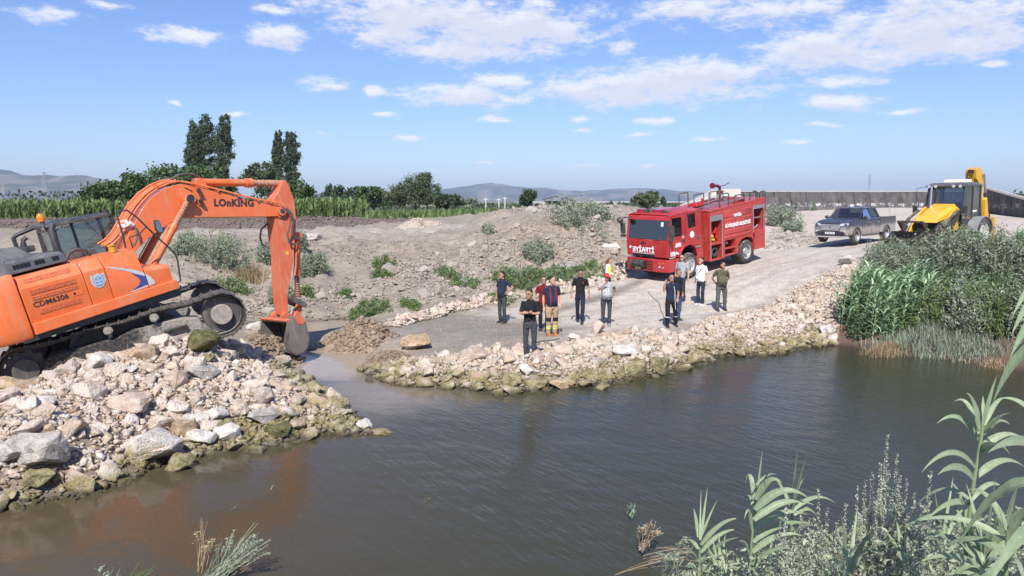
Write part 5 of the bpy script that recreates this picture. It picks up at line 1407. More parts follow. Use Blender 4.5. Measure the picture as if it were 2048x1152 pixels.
# --- bucket
BH = .72
outer = [(3.62, -.46), (3.95, -.43), (4.10, -.52), (4.16, -.68), (4.15, -.92), (4.13, -1.15), (4.03, -1.36), (3.86, -1.46), (3.66, -1.44), (3.42, -1.28)]
inner = [(3.62, -.52), (3.93, -.49), (4.05, -.57), (4.10, -.70), (4.09, -.92), (4.07, -1.14), (3.98, -1.31), (3.84, -1.40), (3.68, -1.38), (3.44, -1.22)]
m = U(); m.rings([[(x, y, z) for x, z in outer + inner[::-1]] for y in (-BH, BH)]); ubuild(m, "bucket_shell", paint("bucket_steel", (.23, .19, .165), .4, .6, (.40, .33, .27), .5, coat=0, scale=4, bump=.4), bevel=.008)
for sy in (-1, 1):
    sp_ = [(3.62, -.50), (3.94, -.47), (4.07, -.56), (4.13, -.70), (4.12, -.92), (4.10, -1.14), (4.0, -1.33), (3.85, -1.42), (3.66, -1.40), (3.42, -1.24), (3.38, -1.0), (3.50, -.75)]
    m = U(); m.prism(sp_, sy * BH - .02, sy * BH + .02); ubuild(m, "bucket_side", MATS["bucket_steel"], bevel=.006)
    m = U(); m.prism([(3.86, -.44), (3.98, -.42), (4.10, -.50), (4.13, -.64), (4.04, -.70), (3.90, -.62)], sy * (BH + .025) - .012, sy * (BH + .025) + .012); ubuild(m, "cheek_plate", ORD, bevel=.006)
    m = U(); m.prism([(3.44, -1.28), (3.36, -.98), (3.48, -.72), (3.56, -.74), (3.46, -1.0), (3.52, -1.26)], sy * (BH + .03) - .02, sy * (BH + .03) + .02); ubuild(m, "side_cutter", STL, bevel=.006)
    m = U(); m.prism([(3.72, -.34), (3.90, -.30), (4.00, -.38), (4.10, -.52), (4.0, -.56), (3.66, -.52)], sy * .27 - .03, sy * .27 + .03); m.cyl((3.86, sy * .27 - .07, -.38), (3.86, sy * .27 + .07, -.38), .09, n=14); ubuild(m, "bucket_ear", ORD, bevel=.008)
m = U(); m.box(3.60, 3.74, -BH, BH, -.475, -.43); ubuild(m, "bucket_top_plate", ORD, bevel=.008)
for k in range(5):
    y = -BH + .08 + k * (2 * BH - .16) / 4
    m = U(); m.rings([[(3.46, y - .06, -1.29), (3.46, y + .06, -1.29), (3.48, y + .06, -1.21), (3.48, y - .06, -1.21)], [(3.24, y - .025, -1.16), (3.24, y + .025, -1.16), (3.25, y + .025, -1.13), (3.25, y - .025, -1.13)]]); ubuild(m, "bucket_tooth", STL, bevel=.005)
# foot of the boom and slew deck
m = U(); m.prism([(.1, 1.3), (.7, 1.3), (.78, 1.9), (.5, 2.1), (.2, 2.2), (.0, 1.9)], -.40, -.32); m.prism([(.1, 1.3), (.7, 1.3), (.78, 1.9), (.5, 2.1), (.2, 2.2), (.0, 1.9)], .32, .39); m.cyl((.80, -.5, 1.8), (.80, .5, 1.8), .06); ubuild(m, "boom_foot_bracket", OR, bevel=.01)
m = U(); m.box(-.9, .3, -.55, .4, 1.3, 2.35); ubuild(m, "centre_frame", BLK, bevel=.01)
# ------------------------------------------------------------------ fire engine
TM = pose(-2.45, -.10, 7.19, 34.26, 1.04, -.02)
RED = paint("red_paint", (.42, .006, .012), .28, .35, (.40, .26, .22), coat=.6, scale=1.4)
RED2 = paint("red_body_panel", (.44, .018, .014), .4, .5, (.42, .28, .24), coat=.3, scale=2.0)
TYRE = paint("tyre_rubber", (.022, .021, .021), .8, .75, (.30, .27, .23), coat=0, scale=4)
RIM = paint("steel_rim", (.50, .50, .50), .4, .5, (.35, .30, .26), .5, coat=0)
DGL = glass("dark_window", (.16, .18, .18), .7, .03)
ALU = flat("brushed_aluminium", (.55, .55, .56), .35, .8, var=.1)
CHAS = paint("chassis_black", (.02, .02, .02), .6, .7, (.28, .25, .21), coat=0)
WVIN = flat("white_vinyl", (.80, .79, .78), .5, var=.04)
INT = flat("dark_interior", (.025, .022, .022), .8)
LENS = flat("clear_lens", (.55, .58, .60), .12, .2, coat=.6)
YEL = flat("yellow_kit", (.75, .58, .02), .6)
REDL = flat("red_lamp_glass", (.30, .0, .01), .15, coat=.8)
ft = thing("fire_engine", "red crew cab fire engine parked on the dirt road with open equipment bays", "fire truck", M=TM)
def B(m, name, mat, par=ft, **k): return m.build(name, mat, par, **k)
def wheel(par, x, y, r, w, side, rim=RIM, tyre=TYRE, hub=.34, name="wheel", dish=.06, nlug=8):
    m = MB(); rs = []
    pr = [(-w / 2, r * .66), (-w / 2 * 1.0, r * .90), (-w / 2 * .8, r * .985), (-w * .25, r), (w * .25, r), (w / 2 * .8, r * .985), (w / 2, r * .90), (w / 2, r * .66)]
    N = 36
    for yy, rr in pr: rs.append([(x + rr * math.cos(2 * math.pi * k / N), y + yy, r + rr * math.sin(2 * math.pi * k / N)) for k in range(N)])
    m.rings(rs, caps=False); wt = m.build(name, tyre, par, smooth=50)
    m = MB(); rs = []
    for yy, rr in ((w / 2 * .95, r * .68), (w / 2 * .85, r * .60), (w / 2 * .85 - dish, r * .52), (w / 2 * .85 - dish, hub * r), (w / 2 * .7, hub * r * .8), (w / 2 * .8, hub * r * .4), (w / 2 * .8, .001)):
        rs.append([(x + rr * math.cos(2 * math.pi * k / N), y + side * yy, r + rr * math.sin(2 * math.pi * k / N)) for k in range(N)])
    m.rings(rs, caps=False); m.rings([[(x + r * .68 * math.cos(2 * math.pi * k / N), y - side * w * .4, r + r * .68 * math.sin(2 * math.pi * k / N)) for k in range(N)], [(x + .01 * math.cos(2 * math.pi * k / N), y - side * w * .4, r + .01 * math.sin(2 * math.pi * k / N)) for k in range(N)]], caps=False)
    for k in range(nlug):
        a = 2 * math.pi * k / nlug
        m.cyl((x + r * .42 * math.cos(a), y + side * (w / 2 * .85 - dish), r + r * .42 * math.sin(a)), (x + r * .42 * math.cos(a), y + side * (w / 2 * .85 - dish + .03), r + r * .42 * math.sin(a)), r * .035, n=6)
    ri = m.build("rim", rim, wt, smooth=40)
    m = MB()
    for k in range(nlug):
        a = 2 * math.pi * (k + .5) / nlug; q_ = r * .565
        m.cyl((x + q_ * math.cos(a), y + side * (w / 2 * .85 - dish + .002), r + q_ * math.sin(a)), (x + q_ * math.cos(a), y + side * (w / 2 * .85 - dish * .5), r + q_ * math.sin(a)), r * .055, n=8)
    m.build("rim_hole", DARK, wt)
    return wt
WR = .55
for sd in (-1, 1):
    wheel(ft, 0, sd * 1.06, WR, .30, sd); wheel(ft, -4.37, sd * 1.10, WR, .30, sd, dish=.12); wheel(ft, -4.37, sd * .78, WR, .28, sd, dish=.12)
m = MB(); m.box(-5.7, 1.1, -.42, -.30, .62, .86); m.box(-5.7, 1.1, .30, .42, .62, .86); m.box(-.12, .12, -.9, .9, .45, .65); m.box(-4.5, -4.24, -.8, .8, .42, .68)
m.cyl((-3.3, 0, .6), (-4.2, 0, .6), .09); B(m, "chassis", CHAS)
# cab shell as hollow walls so that the windows are openings
Wd = 1.18
def sidewall(y, sgn):
    """cab side built of pieces around two windows"""
    t_ = .04 * -sgn
    m = MB()
    ya, yb = y, y + t_
    m.prism([(-1.02, 1.05), (-.92, 1.93), (1.43, 1.93), (1.47, 1.5), (1.40, 1.08), (.72, 1.05), (.62, 1.30), (.40, 1.50), (.0, 1.56), (-.36, 1.42), (-.55, 1.15), (-.60, 1.05)], ya, yb)   # belt
    m.prism([(-.92, 1.932), (-.78, 2.95), (-.47, 2.95), (-.52, 1.932)], ya, yb)
    m.prism([(-.52, 1.932), (-.50, 2.20), (-.06, 2.18), (.03, 2.24), (.08, 1.932)], ya, yb)
    m.prism([(.08, 1.932), (.03, 2.24), (.11, 2.80), (.12, 2.95), (.50, 2.95), (.47, 1.932)], ya, yb)
    m.prism([(-.47, 2.82), (-.47, 2.95), (.12, 2.95), (.11, 2.82)], ya, yb)
    m.prism([(.50, 2.76), (.50, 2.95), (1.22, 2.90), (1.26, 2.76)], ya, yb)
    m.prism([(1.26, 2.9), (1.20, 2.92), (1.20, 2.76), (1.34, 1.932), (1.43, 1.932)], ya, yb)
    return m
for sd in (-1, 1):
    B(sidewall(sd * Wd, sd), "cab_side", RED, bevel=.008)
    m = MB(); m.prism([(.47, 1.93), (.48, 2.77), (1.21, 2.77), (1.35, 1.93)], sd * (Wd - .035), sd * (Wd - .03)); B(m, "door_window", DGL, smooth=0)
    m = MB(); m.prism([(-.50, 2.20), (-.47, 2.83), (.11, 2.83), (.04, 2.24), (-.05, 2.18)], sd * (Wd - .035), sd * (Wd - .03)); B(m, "door_window", DGL, smooth=0)
    for ln in ([(.27, 1.58), (.28, 2.1), (.24, 2.85)], [(1.38, 1.1), (1.36, 1.9)], [(-.86, 1.35), (-.88, 1.95), (-.80, 2.85), (.22, 2.87)], [(-.86, 1.34), (-.38, 1.42)]):
        m = MB(); m.tube([(x, sd * (Wd + .001), z) for x, z in ln], .008, 5); B(m, "door_seam", INT)
    for hx, hz in ((.42, 1.72), (-.62, 1.70)):
        m = MB(); m.box(hx - .09, hx + .05, sd * Wd - .01, sd * Wd + .035 if sd > 0 else sd * Wd - .035, hz - .05, hz + .05); B(m, "door_handle", CHAS, bevel=.01)
    # wheel arch
    m = MB(); a0 = [(.78, 1.02), (.70, 1.28), (.46, 1.50), (.12, 1.58), (-.24, 1.50), (-.46, 1.28), (-.52, 1.02), (-.44, 1.02), (-.38, 1.24), (-.18, 1.42), (.10, 1.48), (.40, 1.42), (.62, 1.24), (.68, 1.02)]
    m.prism(a0, sd * (Wd - .1), sd * (Wd + .09)); B(m, "wheel_arch", RED, bevel=.02)
    m = MB(); m.rings([[(x, sd * (Wd - .05), z) for x, z in [(.66, .9), (.6, 1.22), (.3, 1.44), (-.1, 1.44), (-.36, 1.22), (-.42, .9)]], [(x, sd * (Wd - .7), z) for x, z in [(.66, .9), (.6, 1.22), (.3, 1.44), (-.1, 1.44), (-.36, 1.22), (-.42, .9)]]], caps=False); B(m, "arch_liner", INT)
    # steps below the door
    m = MB(); m.prism([(-.55, 1.04), (-1.0, 1.04), (-1.0, .40), (-.62, .40), (-.52, .8)], sd * (Wd - .30), sd * (Wd + .02)); B(m, "cab_step", RED2, bevel=.02)
    m = MB(); m.box(-.98, -.64, sd * (Wd + .01) - .03, sd * (Wd + .01) + .03, .70, .74); m.box(-.75, -.45, sd * (Wd + .01) - .04, sd * (Wd + .01) + .04, 1.28, 1.34); B(m, "step_tread", ALU, bevel=.005)
    # mirrors
    m = MB(); m.tube([(1.28, sd * 1.16, 2.72), (1.42, sd * 1.34, 2.74), (1.46, sd * 1.38, 2.6), (1.46, sd * 1.38, 2.0), (1.36, sd * 1.2, 1.96)], .018, 7)
    m.box(1.40, 1.50, sd * 1.38 - .11, sd * 1.38 + .11, 2.02, 2.5); m.box(1.40, 1.50, sd * 1.38 - .11, sd * 1.38 + .11, 1.86, 1.99); B(m, "mirror", CHAS, bevel=.02)
m = MB(); m.tube([(1.28, -1.0, 2.80), (1.6, -1.2, 2.78), (1.72, -1.3, 2.70)], .016, 7); m.cyl((1.72, -1.38, 2.72), (1.72, -1.22, 2.60), .12, n=14); B(m, "front_mirror", CHAS, bevel=.01)
# cab front
m = MB()
m.rings([[(1.44, y, z) for y, z in [(-1.16, 1.06), (1.16, 1.06), (1.17, 1.80), (-1.17, 1.80)]], [(1.38, y, z) for y, z in [(-1.17, 1.06), (1.17, 1.06), (1.17, 1.80), (-1.17, 1.80)]]])
m.rings([[(1.44, -1.17, 1.80), (1.44, 1.17, 1.80), (1.38, 1.17, 1.86), (1.38, -1.17, 1.86)], [(1.35, -1.17, 1.76), (1.35, 1.17, 1.76), (1.34, 1.17, 1.84), (1.34, -1.17, 1.84)]])
B(m, "front_panel", RED, bevel=.02)
m = MB()
for sd in (-1, 1): m.prism([(1.36, 1.82), (1.45, 1.82), (1.27, 2.74), (1.19, 2.74)], sd * 1.16 - .05, sd * 1.16 + .05)
m.rings([[(1.30, -1.17, 2.66), (1.30, 1.17, 2.66), (1.18, 1.17, 2.66), (1.18, -1.17, 2.66)], [(1.26, -1.15, 2.80), (1.26, 1.15, 2.80), (1.12, 1.15, 2.84), (1.12, -1.15, 2.84)], [(1.10, -1.08, 2.92), (1.10, 1.08, 2.92), (1.0, 1.08, 2.94), (1.0, -1.08, 2.94)]])
B(m, "windscreen_frame", RED, bevel=.02)
m = MB(); m.add([(1.425, -1.10, 1.84), (1.425, 1.10, 1.84), (1.265, 1.10, 2.70), (1.265, -1.10, 2.70)], [(0, 1, 2, 3)]); B(m, "windscreen", glass("screen_glass", (.42, .47, .46), .6), smooth=0)
m = MB(); m.rings([[(1.22, -1.14, 2.90), (1.22, 1.14, 2.90), (-.80, 1.14, 2.95), (-.80, -1.14, 2.95)], [(1.08, -1.02, 2.97), (1.08, 1.02, 2.97), (-.74, 1.02, 3.02), (-.74, -1.02, 3.02)]]); B(m, "cab_roof", RED, bevel=.03)
m = MB(); m.box(-.95, -.86, -1.16, 1.16, 1.0, 2.93); B(m, "cab_back", RED, bevel=.02)
m = MB(); m.box(-.86, 1.36, -1.12, 1.12, 1.46, 1.52); m.box(1.0, 1.36, -1.1, 1.1, 1.5, 1.86); m.tube([(1.05 + .03 * math.sin(k * .63), .55 + .22 * math.cos(k * .63), 1.98 + .18 * math.sin(k * .63)) for k in range(10)], .018, closed=True)
for y in (-.75, -.1, .6):
    m.box(.0, .5, y - .24, y + .24, 1.55, 1.95); m.box(-.05, .12, y - .22, y + .22, 1.9, 2.5)
m.box(-.85, -.7, -1.0, 1.0, 1.6, 2.5); B(m, "cab_interior", INT, bevel=.02)
m = MB(); m.add([(1.437, .72, 2.42), (1.437, .86, 2.42), (1.405, .86, 2.60), (1.405, .72, 2.60)], [(0, 1, 2, 3)], Matrix.Translation((-.09, 0, 0))); B(m, "windscreen_sticker", WVIN, smooth=0)
for yy in (-.7, .35): 
    m = MB(); m.tube([(1.45, yy, 1.83), (1.455, yy + .28, 1.86), (1.44, yy + .75, 1.90)], .010, 5); B(m, "wiper", CHAS)
# bumper
m = MB(); bp = [(1.36, -1.22), (1.46, -1.18), (1.52, -.9), (1.53, 0), (1.52, .9), (1.46, 1.18), (1.36, 1.22)]
back_ = [(1.1, 1.22), (1.1, -1.22)]
m.rings([[(x, y, z) for x, y in bp + back_] for z in (.42, .98)]); B(m, "bumper", RED, bevel=.03)
for sd in (-1, 1):
    m = MB(); m.prism([(.70, .98), (1.1, .98), (1.1, .44), (.80, .44)], sd * 1.08, sd * 1.21); B(m, "bumper_side", RED, bevel=.02)
    for (yy, zz, r_) in ((.74, .80, .045), (.92, .82, .045), (.74, .66, .05), (.92, .64, .035)):
        m = MB(); m.cyl((1.50, sd * yy, zz), (1.545, sd * yy, zz), r_, n=14); B(m, "bumper_lamp", LENS if zz < .7 else flat("orange_lamp", (.6, .16, .02), .2), bevel=.004)
m = MB(); m.box(1.52, 1.545, -.80, .36, .50, .90); B(m, "bumper_opening", DARK, smooth=0)
for k in range(5):
    m = MB(); m.box(1.54, 1.565, .02, .36, .53 + k * .075, .56 + k * .075); B(m, "grille_bar", RED, bevel=.004)
m = MB(); m.box(1.54, 1.72, -.75, -.05, .60, .90); m.cyl((1.64, -.70, .76), (1.64, -.12, .76), .12, n=16); m.cyl((1.66, -.75, .76), (1.66, -.62, .76), .16, n=16); m.cyl((1.66, -.18, .76), (1.66, -.05, .76), .16, n=16); B(m, "winch", CHAS, bevel=.015)
m = MB(); m.box(1.56, 1.62, -.60, -.28, .50, .60); B(m, "fog_lamp", flat("yellow_lamp", (.65, .5, .2), .2), bevel=.01)
m = MB(); m.box(1.45, 1.458, -.84, .40, 1.06, 1.16); B(m, "front_grille_slot", DARK, smooth=0)
m = MB(); m.rings([[(1.445, -.22 + .13 * math.cos(a_ * .524), 1.66 + .05 * math.sin(a_ * .524)) for a_ in range(12)], [(1.465, -.22 + .12 * math.cos(a_ * .524), 1.66 + .045 * math.sin(a_ * .524)) for a_ in range(12)]]); B(m, "badge", flat("dark_badge", (.05, .05, .10), .3, .4))
def fmat(y, z, x=1.45): return Matrix.Translation((x, y, z)) @ Matrix(((0, 0, 1, 0), (1, 0, 0, 0), (0, 1, 0, 0), (0, 0, 0, 1)))
text_mesh("İTFAİYE", .30, "front_lettering", WVIN, fmat(-.22, 1.34), ft, mirror=True, width=1.24, bold=.012, extrude=.004)
m = MB(); m.box(1.445, 1.456, -.86, .40, 1.185, 1.2); B(m, "front_underline", WVIN, smooth=0)
m = MB(); m.cyl((1.445, -.97, 1.44), (1.456, -.97, 1.44), .06, n=12); B(m, "front_crest", WVIN)
# roof light bar
m = MB(); m.rings([[(1.05, -.92, 2.94), (1.05, .52, 2.94), (.75, .52, 2.94), (.75, -.92, 2.94)], [(1.02, -.90, 3.10), (1.02, .50, 3.10), (.78, .50, 3.10), (.78, -.90, 3.10)]]); B(m, "light_bar", REDL, bevel=.03)
m = MB(); m.box(.74, 1.06, -.42, .02, 2.945, 3.11); B(m, "light_bar_speaker", CHAS, bevel=.02)
m = MB(); m.cyl((.5, .62, 2.97), (.95, .66, 3.02), .05); m.cyl((.93, .66, 3.02), (1.02, .67, 3.03), .08); m.cyl((.5, .4, 2.97), (.8, .42, 3.02), .04); B(m, "air_horn", CHAS)
# side writing on the cab
def smat(x, z, y=Wd + .002): return Matrix.Translation((x, y, z)) @ Matrix(((-1, 0, 0, 0), (0, 0, 1, 0), (0, 1, 0, 0), (0, 0, 0, 1)))
m = MB(); m.cyl((-.22, Wd, 1.90), (-.22, Wd + .008, 1.90), .15, n=20); B(m, "side_crest", WVIN)
text_mesh("93", .16, "side_number", flat("pink_vinyl", (.72, .45, .45), .5), smat(.42, 1.86), ft, bold=.006)
text_mesh("112", .22, "side_number", WVIN, smat(1.16, 1.20), ft, bold=.02)
m = MB(); m.prism([(1.0, 1.18), (.82, 1.16), (.66, 1.10), (.76, 1.22), (.9, 1.28)], Wd + .0, Wd + .008); B(m, "side_emblem", WVIN, smooth=0)
for k, (z_, w_) in enumerate(((1.62, .34), (1.56, .40), (1.50, .42))): text_mesh(["MANİSA", "BÜYÜKŞEHİR", "BELEDİYESİ"][k], .075, "side_lettering", WVIN, smat(.76, z_), ft, width=w_, bold=.004)
m = MB(); m.box(.98, 1.40, Wd, Wd + .008, 1.03, 1.05); B(m, "side_underline", WVIN, smooth=0)
# --- gap behind the cab
m = MB(); m.cyl((-1.12, .62, .7), (-1.12, .95, .7), .26, n=18); m.box(-1.3, -.98, .2, .6, .9, 2.2); m.tube([(-1.1, .95, 2.2), (-1.1, .98, 2.8), (-1.12, .95, 3.0)], .06); B(m, "air_intake", CHAS, bevel=.01)
# --- body: floor, roof, dividing walls leave bays open
BWd = 1.25; x1_, x2_ = -1.42, -5.92
def zt_at(x): return 2.74 + (x1_ - x) / (x1_ - x2_) * .18
m = MB(); m.prism([(x1_, .50), (-2.52, .50), (-2.54, .60), (-3.50, .56), (-3.62, 1.04), (-3.85, 1.22), (-4.37, 1.30), (-4.80, 1.18), (-5.04, .95), (-5.06, .53), (x2_, .53), (x2_, zt_at(x2_)), (x1_, zt_at(x1_))], -BWd, -.2); B(m, "body_core", RED2, bevel=.01)
m = MB(); m.prism([(-2.46, 1.30), (-4.82, 1.30), (-4.82, zt_at(-4.8)), (-2.46, zt_at(-2.46))], -.2, 1.235); B(m, "water_tank_box", RED2, bevel=.01)
for z0_, z1_ in ((1.36, 1.50), (1.55, 1.78), (1.84, 2.28), (2.34, 2.66)):
    m = MB(); m.rings([[(-2.50, 1.235, z0_), (-4.76, 1.235, z0_), (-4.76, 1.235, z1_), (-2.50, 1.235, z1_)], [(-2.54, 1.262, z0_ + .03), (-4.72, 1.262, z0_ + .03), (-4.72, 1.262, z1_ - .03), (-2.54, 1.262, z1_ - .03)]]); B(m, "side_panel", RED2, bevel=.004)
m = MB()
m.box(-1.50, x1_, -.2, BWd, .50, zt_at(x1_) - .02); m.box(-2.46, -2.38, -.2, BWd, .50, zt_at(-2.4) - .02); m.box(-2.38, -1.5, -.2, BWd - .01, .48, .55); m.box(-2.38, -1.5, -.2, BWd - .01, 1.21, 1.28); m.prism([(-2.40, 2.56), (-1.48, 2.56), (-1.48, 2.72), (-2.40, 2.76)], -.2, BWd - .01)
m.box(-4.90, -4.82, -.2, BWd, 1.28, zt_at(-4.8) - .02); m.box(x2_, -5.82, -.2, BWd, .53, zt_at(x2_) - .02); m.box(-5.82, -4.9, -.2, BWd - .01, 1.36, 1.44); m.prism([(-5.82, 2.70), (-4.9, 2.68), (-4.9, zt_at(-4.9)), (-5.82, zt_at(-5.8))], -.2, BWd - .01)
m.box(-5.82, -5.06, -.2, BWd - .005, .53, 1.36); m.box(-3.52, -3.44, -.2, BWd, .56, 1.28); m.box(-2.58, -2.46, -.2, BWd, .5, 1.3)
m.box(-3.44, -2.58, -.2, BWd - .01, .56, .60); m.box(-3.44, -2.58, .9, BWd - .01, .88, .92)
B(m, "body_frame", RED2, bevel=.006)
m = MB(); m.prism([(-3.54, 1.30), (-4.82, 1.30), (-4.98, 1.05), (-5.06, .55), (-4.98, .55), (-4.92, 1.0), (-4.74, 1.18), (-4.37, 1.26), (-3.9, 1.18), (-3.68, 1.0), (-3.60, .56), (-3.52, .56)], 1.0, BWd + .01); B(m, "rear_wheel_arch", RED2, bevel=.01)
m = MB(); m.box(-5.02, -4.98, .75, 1.2, .25, .6); B(m, "mud_flap", CHAS, smooth=0)
m = MB(); m.box(-2.4, -1.48, -.19, -.12, .5, 2.6); m.box(-5.84, -4.88, -.19, -.12, 1.4, 2.72); B(m, "bay_back", INT, smooth=0)
for xa_, xb_, za_, zb_ in ((-1.53, -2.36, 2.31, 2.565), (-4.92, -5.80, 2.51, 2.69)):
    nsl = 6
    for k in range(nsl):
        z = za_ + (zb_ - za_) * k / nsl
        m = MB(); m.box(xb_, xa_, BWd - .045, BWd - .02, z, z + (zb_ - za_) / nsl - .006); B(m, "shutter_slat", ALU, smooth=0)
for (xs, z0_, z1_) in ((-1.505, .56, 2.56), (-2.375, .56, 2.56), (-4.915, 1.44, 2.68), (-5.81, 1.44, 2.68)):
    m = MB(); m.box(xs - .02, xs + .02, BWd - .03, BWd + .006, z0_, z1_); B(m, "bay_trim", ALU, smooth=0)
# gear in the bays
def blob(name, c, r, mat, sc=(1, 1, 1)): m = MB(); m.sphere(c, r, 9, 6, sc); return B(m, name, mat)
m = MB(); m.sphere((-1.85, .9, 1.47), .16, 8, 6, (1, .8, .9)); m.sphere((-1.7, .95, 1.36), .13, 8, 6); m.tube([(-1.65, 1.0, 1.5), (-1.75, 1.08, 1.62), (-1.9, 1.05, 1.6), (-1.95, 1.0, 1.42), (-2.1, 1.0, 1.38)], .05); B(m, "yellow_breathing_set", YEL)
m = MB(); m.cyl((-2.18, .8, 1.3), (-2.18, .8, 1.85), .11, n=14); m.cyl((-2.18, .8, 1.85), (-2.18, .8, 2.0), .05); m.box(-2.3, -1.95, .6, .9, 1.3, 1.6); m.tube([(-2.1, 1.0, 1.7), (-2.2, 1.02, 1.95), (-2.3, 1.0, 1.7), (-2.25, 1.0, 1.45)], .05); B(m, "extinguisher", flat("equipment_red", (.42, .02, .015), .4), bevel=.01)
m = MB(); 
for k in range(5): m.tube([(-1.95 + .26 * math.cos(a_ * .785) * (1 - k * .05), .75 + k * .09, .85 + .24 * math.sin(a_ * .785) * (1 - k * .05)) for a_ in range(8)], .05, 7, closed=True)
m.sphere((-1.75, .9, .72), .14); m.sphere((-2.2, .95, .72), .15); B(m, "hose_coil", flat("dark_hose", (.05, .055, .06), .8))
m = MB(); m.box(-3.3, -2.7, .5, .9, .62, .86); m.cyl((-3.0, .7, 1.12), (-3.0, 1.0, 1.12), .12, n=14); m.box(-3.35, -2.65, .4, .8, .94, 1.2); B(m, "pump_unit", CHAS, bevel=.01)
m = MB(); m.sphere((-3.02, 1.02, 1.14), .07, 10, 7); B(m, "work_lamp", LENS)
m = MB(); m.box(-5.75, -4.95, .3, 1.15, 2.05, 2.08); B(m, "bay_shelf", ALU, smooth=0)
m = MB(); m.sphere((-5.2, .9, 2.25), .17, 8, 6, (1.4, 1, .8)); m.sphere((-5.5, .85, 2.22), .16, 8, 6, (1.3, 1, .7)); B(m, "folded_jackets", flat("navy_cloth", (.02, .025, .06), .9))
for k in range(4):
    m = MB(); m.cyl((-5.05 - k * .2, .75, 1.46), (-5.05 - k * .2, .75, 1.9), .07, n=12); B(m, "cylinder_bottle", MATS["equipment_red"] if k % 2 else MATS["steel_rim"])
m = MB(); m.tube([(-5.0, 1.0, 1.5), (-5.2, 1.05, 1.7), (-5.35, 1.0, 1.52), (-5.55, 1.05, 1.68), (-5.7, 1.0, 1.5)], .035); B(m, "valve_pipes", ALU)
for k in range(2):
    m = MB(); m.box(-5.3 - k * .32, -5.22 - k * .32, BWd - .004, BWd + .02, 1.18, 1.22); B(m, "locker_latch", CHAS, bevel=.004)
text_mesh("MANİSA", .20, "side_lettering", WVIN, smat(-3.60, 2.40, 1.264), ft, width=.62, bold=.008)
text_mesh("BÜYÜKŞEHİR BELEDİYESİ", .22, "side_lettering", WVIN, smat(-3.63, 1.96, 1.264), ft, width=2.04, bold=.010)
# roof: gallery rails, ladder, monitor
m = MB(); m.prism([(x1_, 2.74), (x2_, 2.92), (x2_, 3.0), (x1_, 2.82)], -BWd, BWd - .001); B(m, "body_roof", RED2, bevel=.01)
def hoop(xa_, xb_, y, z0_, z1_, r_=.026): m = MB(); m.tube([(xa_, y, z0_), (xa_, y, z1_ - .06), (xa_ - .05, y, z1_), (xb_ + .05, y, z1_), (xb_, y, z1_ - .06), (xb_, y, z0_)], r_, 7); return B(m, "roof_rail", CHAS)
for y in (1.15, -1.15):
    hoop(-2.34, -3.04, y, 2.8, 3.47); hoop(-4.78, -5.40, y, 2.88, 3.27 + .05); hoop(-5.62, -5.90, y, 2.9, 3.28)
    hoop(-3.5, -4.3, y, 2.82, 3.30)
m = MB(); m.tube([(-5.9, 1.12, 3.28), (-6.1, 1.12, 3.28), (-6.14, 1.12, 3.2), (-6.14, 1.12, 2.3)], .025, 7); m.tube([(-5.9, .6, 3.28), (-6.1, .6, 3.28), (-6.14, .6, 3.2), (-6.14, .6, 1.0)], .025, 7); B(m, "rear_ladder_rail", CHAS)
m = MB()
for yy in (.78, 1.08): m.tube([(-1.3, yy, 2.96), (-4.7, yy, 3.10)], .022, 6)
for k in range(11): m.tube([(-1.45 - k * .31, .78, 2.965 + k * .0128), (-1.45 - k * .31, 1.08, 2.965 + k * .0128)], .014, 5)
B(m, "roof_ladder", ALU)
m = MB(); m.tube([(-1.3, .2, 2.9), (-1.3, .2, 3.05), (-3.2, .25, 3.18)], .05); m.tube([(-1.3, .45, 2.92), (-3.4, .5, 3.14)], .05); B(m, "suction_hose", RUB)
m = MB(); m.cyl((-1.72, 1.0, 2.8), (-1.72, 1.0, 3.62), .018); m.tube([(-1.72, 1.0, 3.35), (-2.3, 1.1, 3.42)], .012); B(m, "mast", ALU)
m = MB(); m.cyl((-1.35, .55, 2.95), (-1.35, .55, 3.12), .09); m.rings([[(-1.1, .3, 3.02), (-1.1, .8, 3.02), (-1.7, .8, 3.04), (-1.7, .3, 3.04)], [(-1.15, .35, 3.16), (-1.15, .75, 3.16), (-1.6, .75, 3.18), (-1.6, .35, 3.18)]]); m.cyl((-1.68, .7, 3.1), (-1.68, .7, 3.34), .07); B(m, "roof_lamp", MATS["equipment_red"], bevel=.02)
m = MB(); m.cyl((-4.0, 0, 2.9), (-4.0, 0, 3.35), .07); m.cyl((-4.0, 0, 3.30), (-4.0, 0, 3.50), .12, n=14); m.box(-4.15, -3.9, -.12, .12, 3.4, 3.48); B(m, "monitor_base", STL, bevel=.01)
M0 = Matrix.Translation((-4.0, 0, 3.55))
m = MB(); m.tube([(-4.0, 0, 3.45), (-4.0, 0, 3.62), (-3.85, 0, 3.72), (-3.62, 0, 3.74)], .07); m.cyl((-3.62, 0, 3.74), (-3.44, 0, 3.76), .075, .13, n=14); m.cyl((-3.44, 0, 3.76), (-3.38, 0, 3.765), .14, n=14); B(m, "water_monitor", flat("dark_red_monitor", (.16, .01, .02), .4), bevel=.006)
m = MB(); m.tube([(-3.9, 0, 3.68), (-4.35, .02, 3.70), (-4.75, .03, 3.80)], .022); B(m, "monitor_handle", CHAS)
m = MB(); m.box(-4.6, -4.3, .3, .7, 2.9, 3.12); m.cyl((-4.45, .9, 2.95), (-4.45, .9, 3.1), .12); B(m, "roof_valve", MATS["equipment_red"], bevel=.02)
m = MB(); m.tube([(-4.3, .0, 2.95), (-4.9, .3, 3.1), (-5.3, 0, 3.0), (-4.9, -.4, 3.08), (-4.4, -.2, 3.0)], .05); B(m, "roof_hose", RUB)
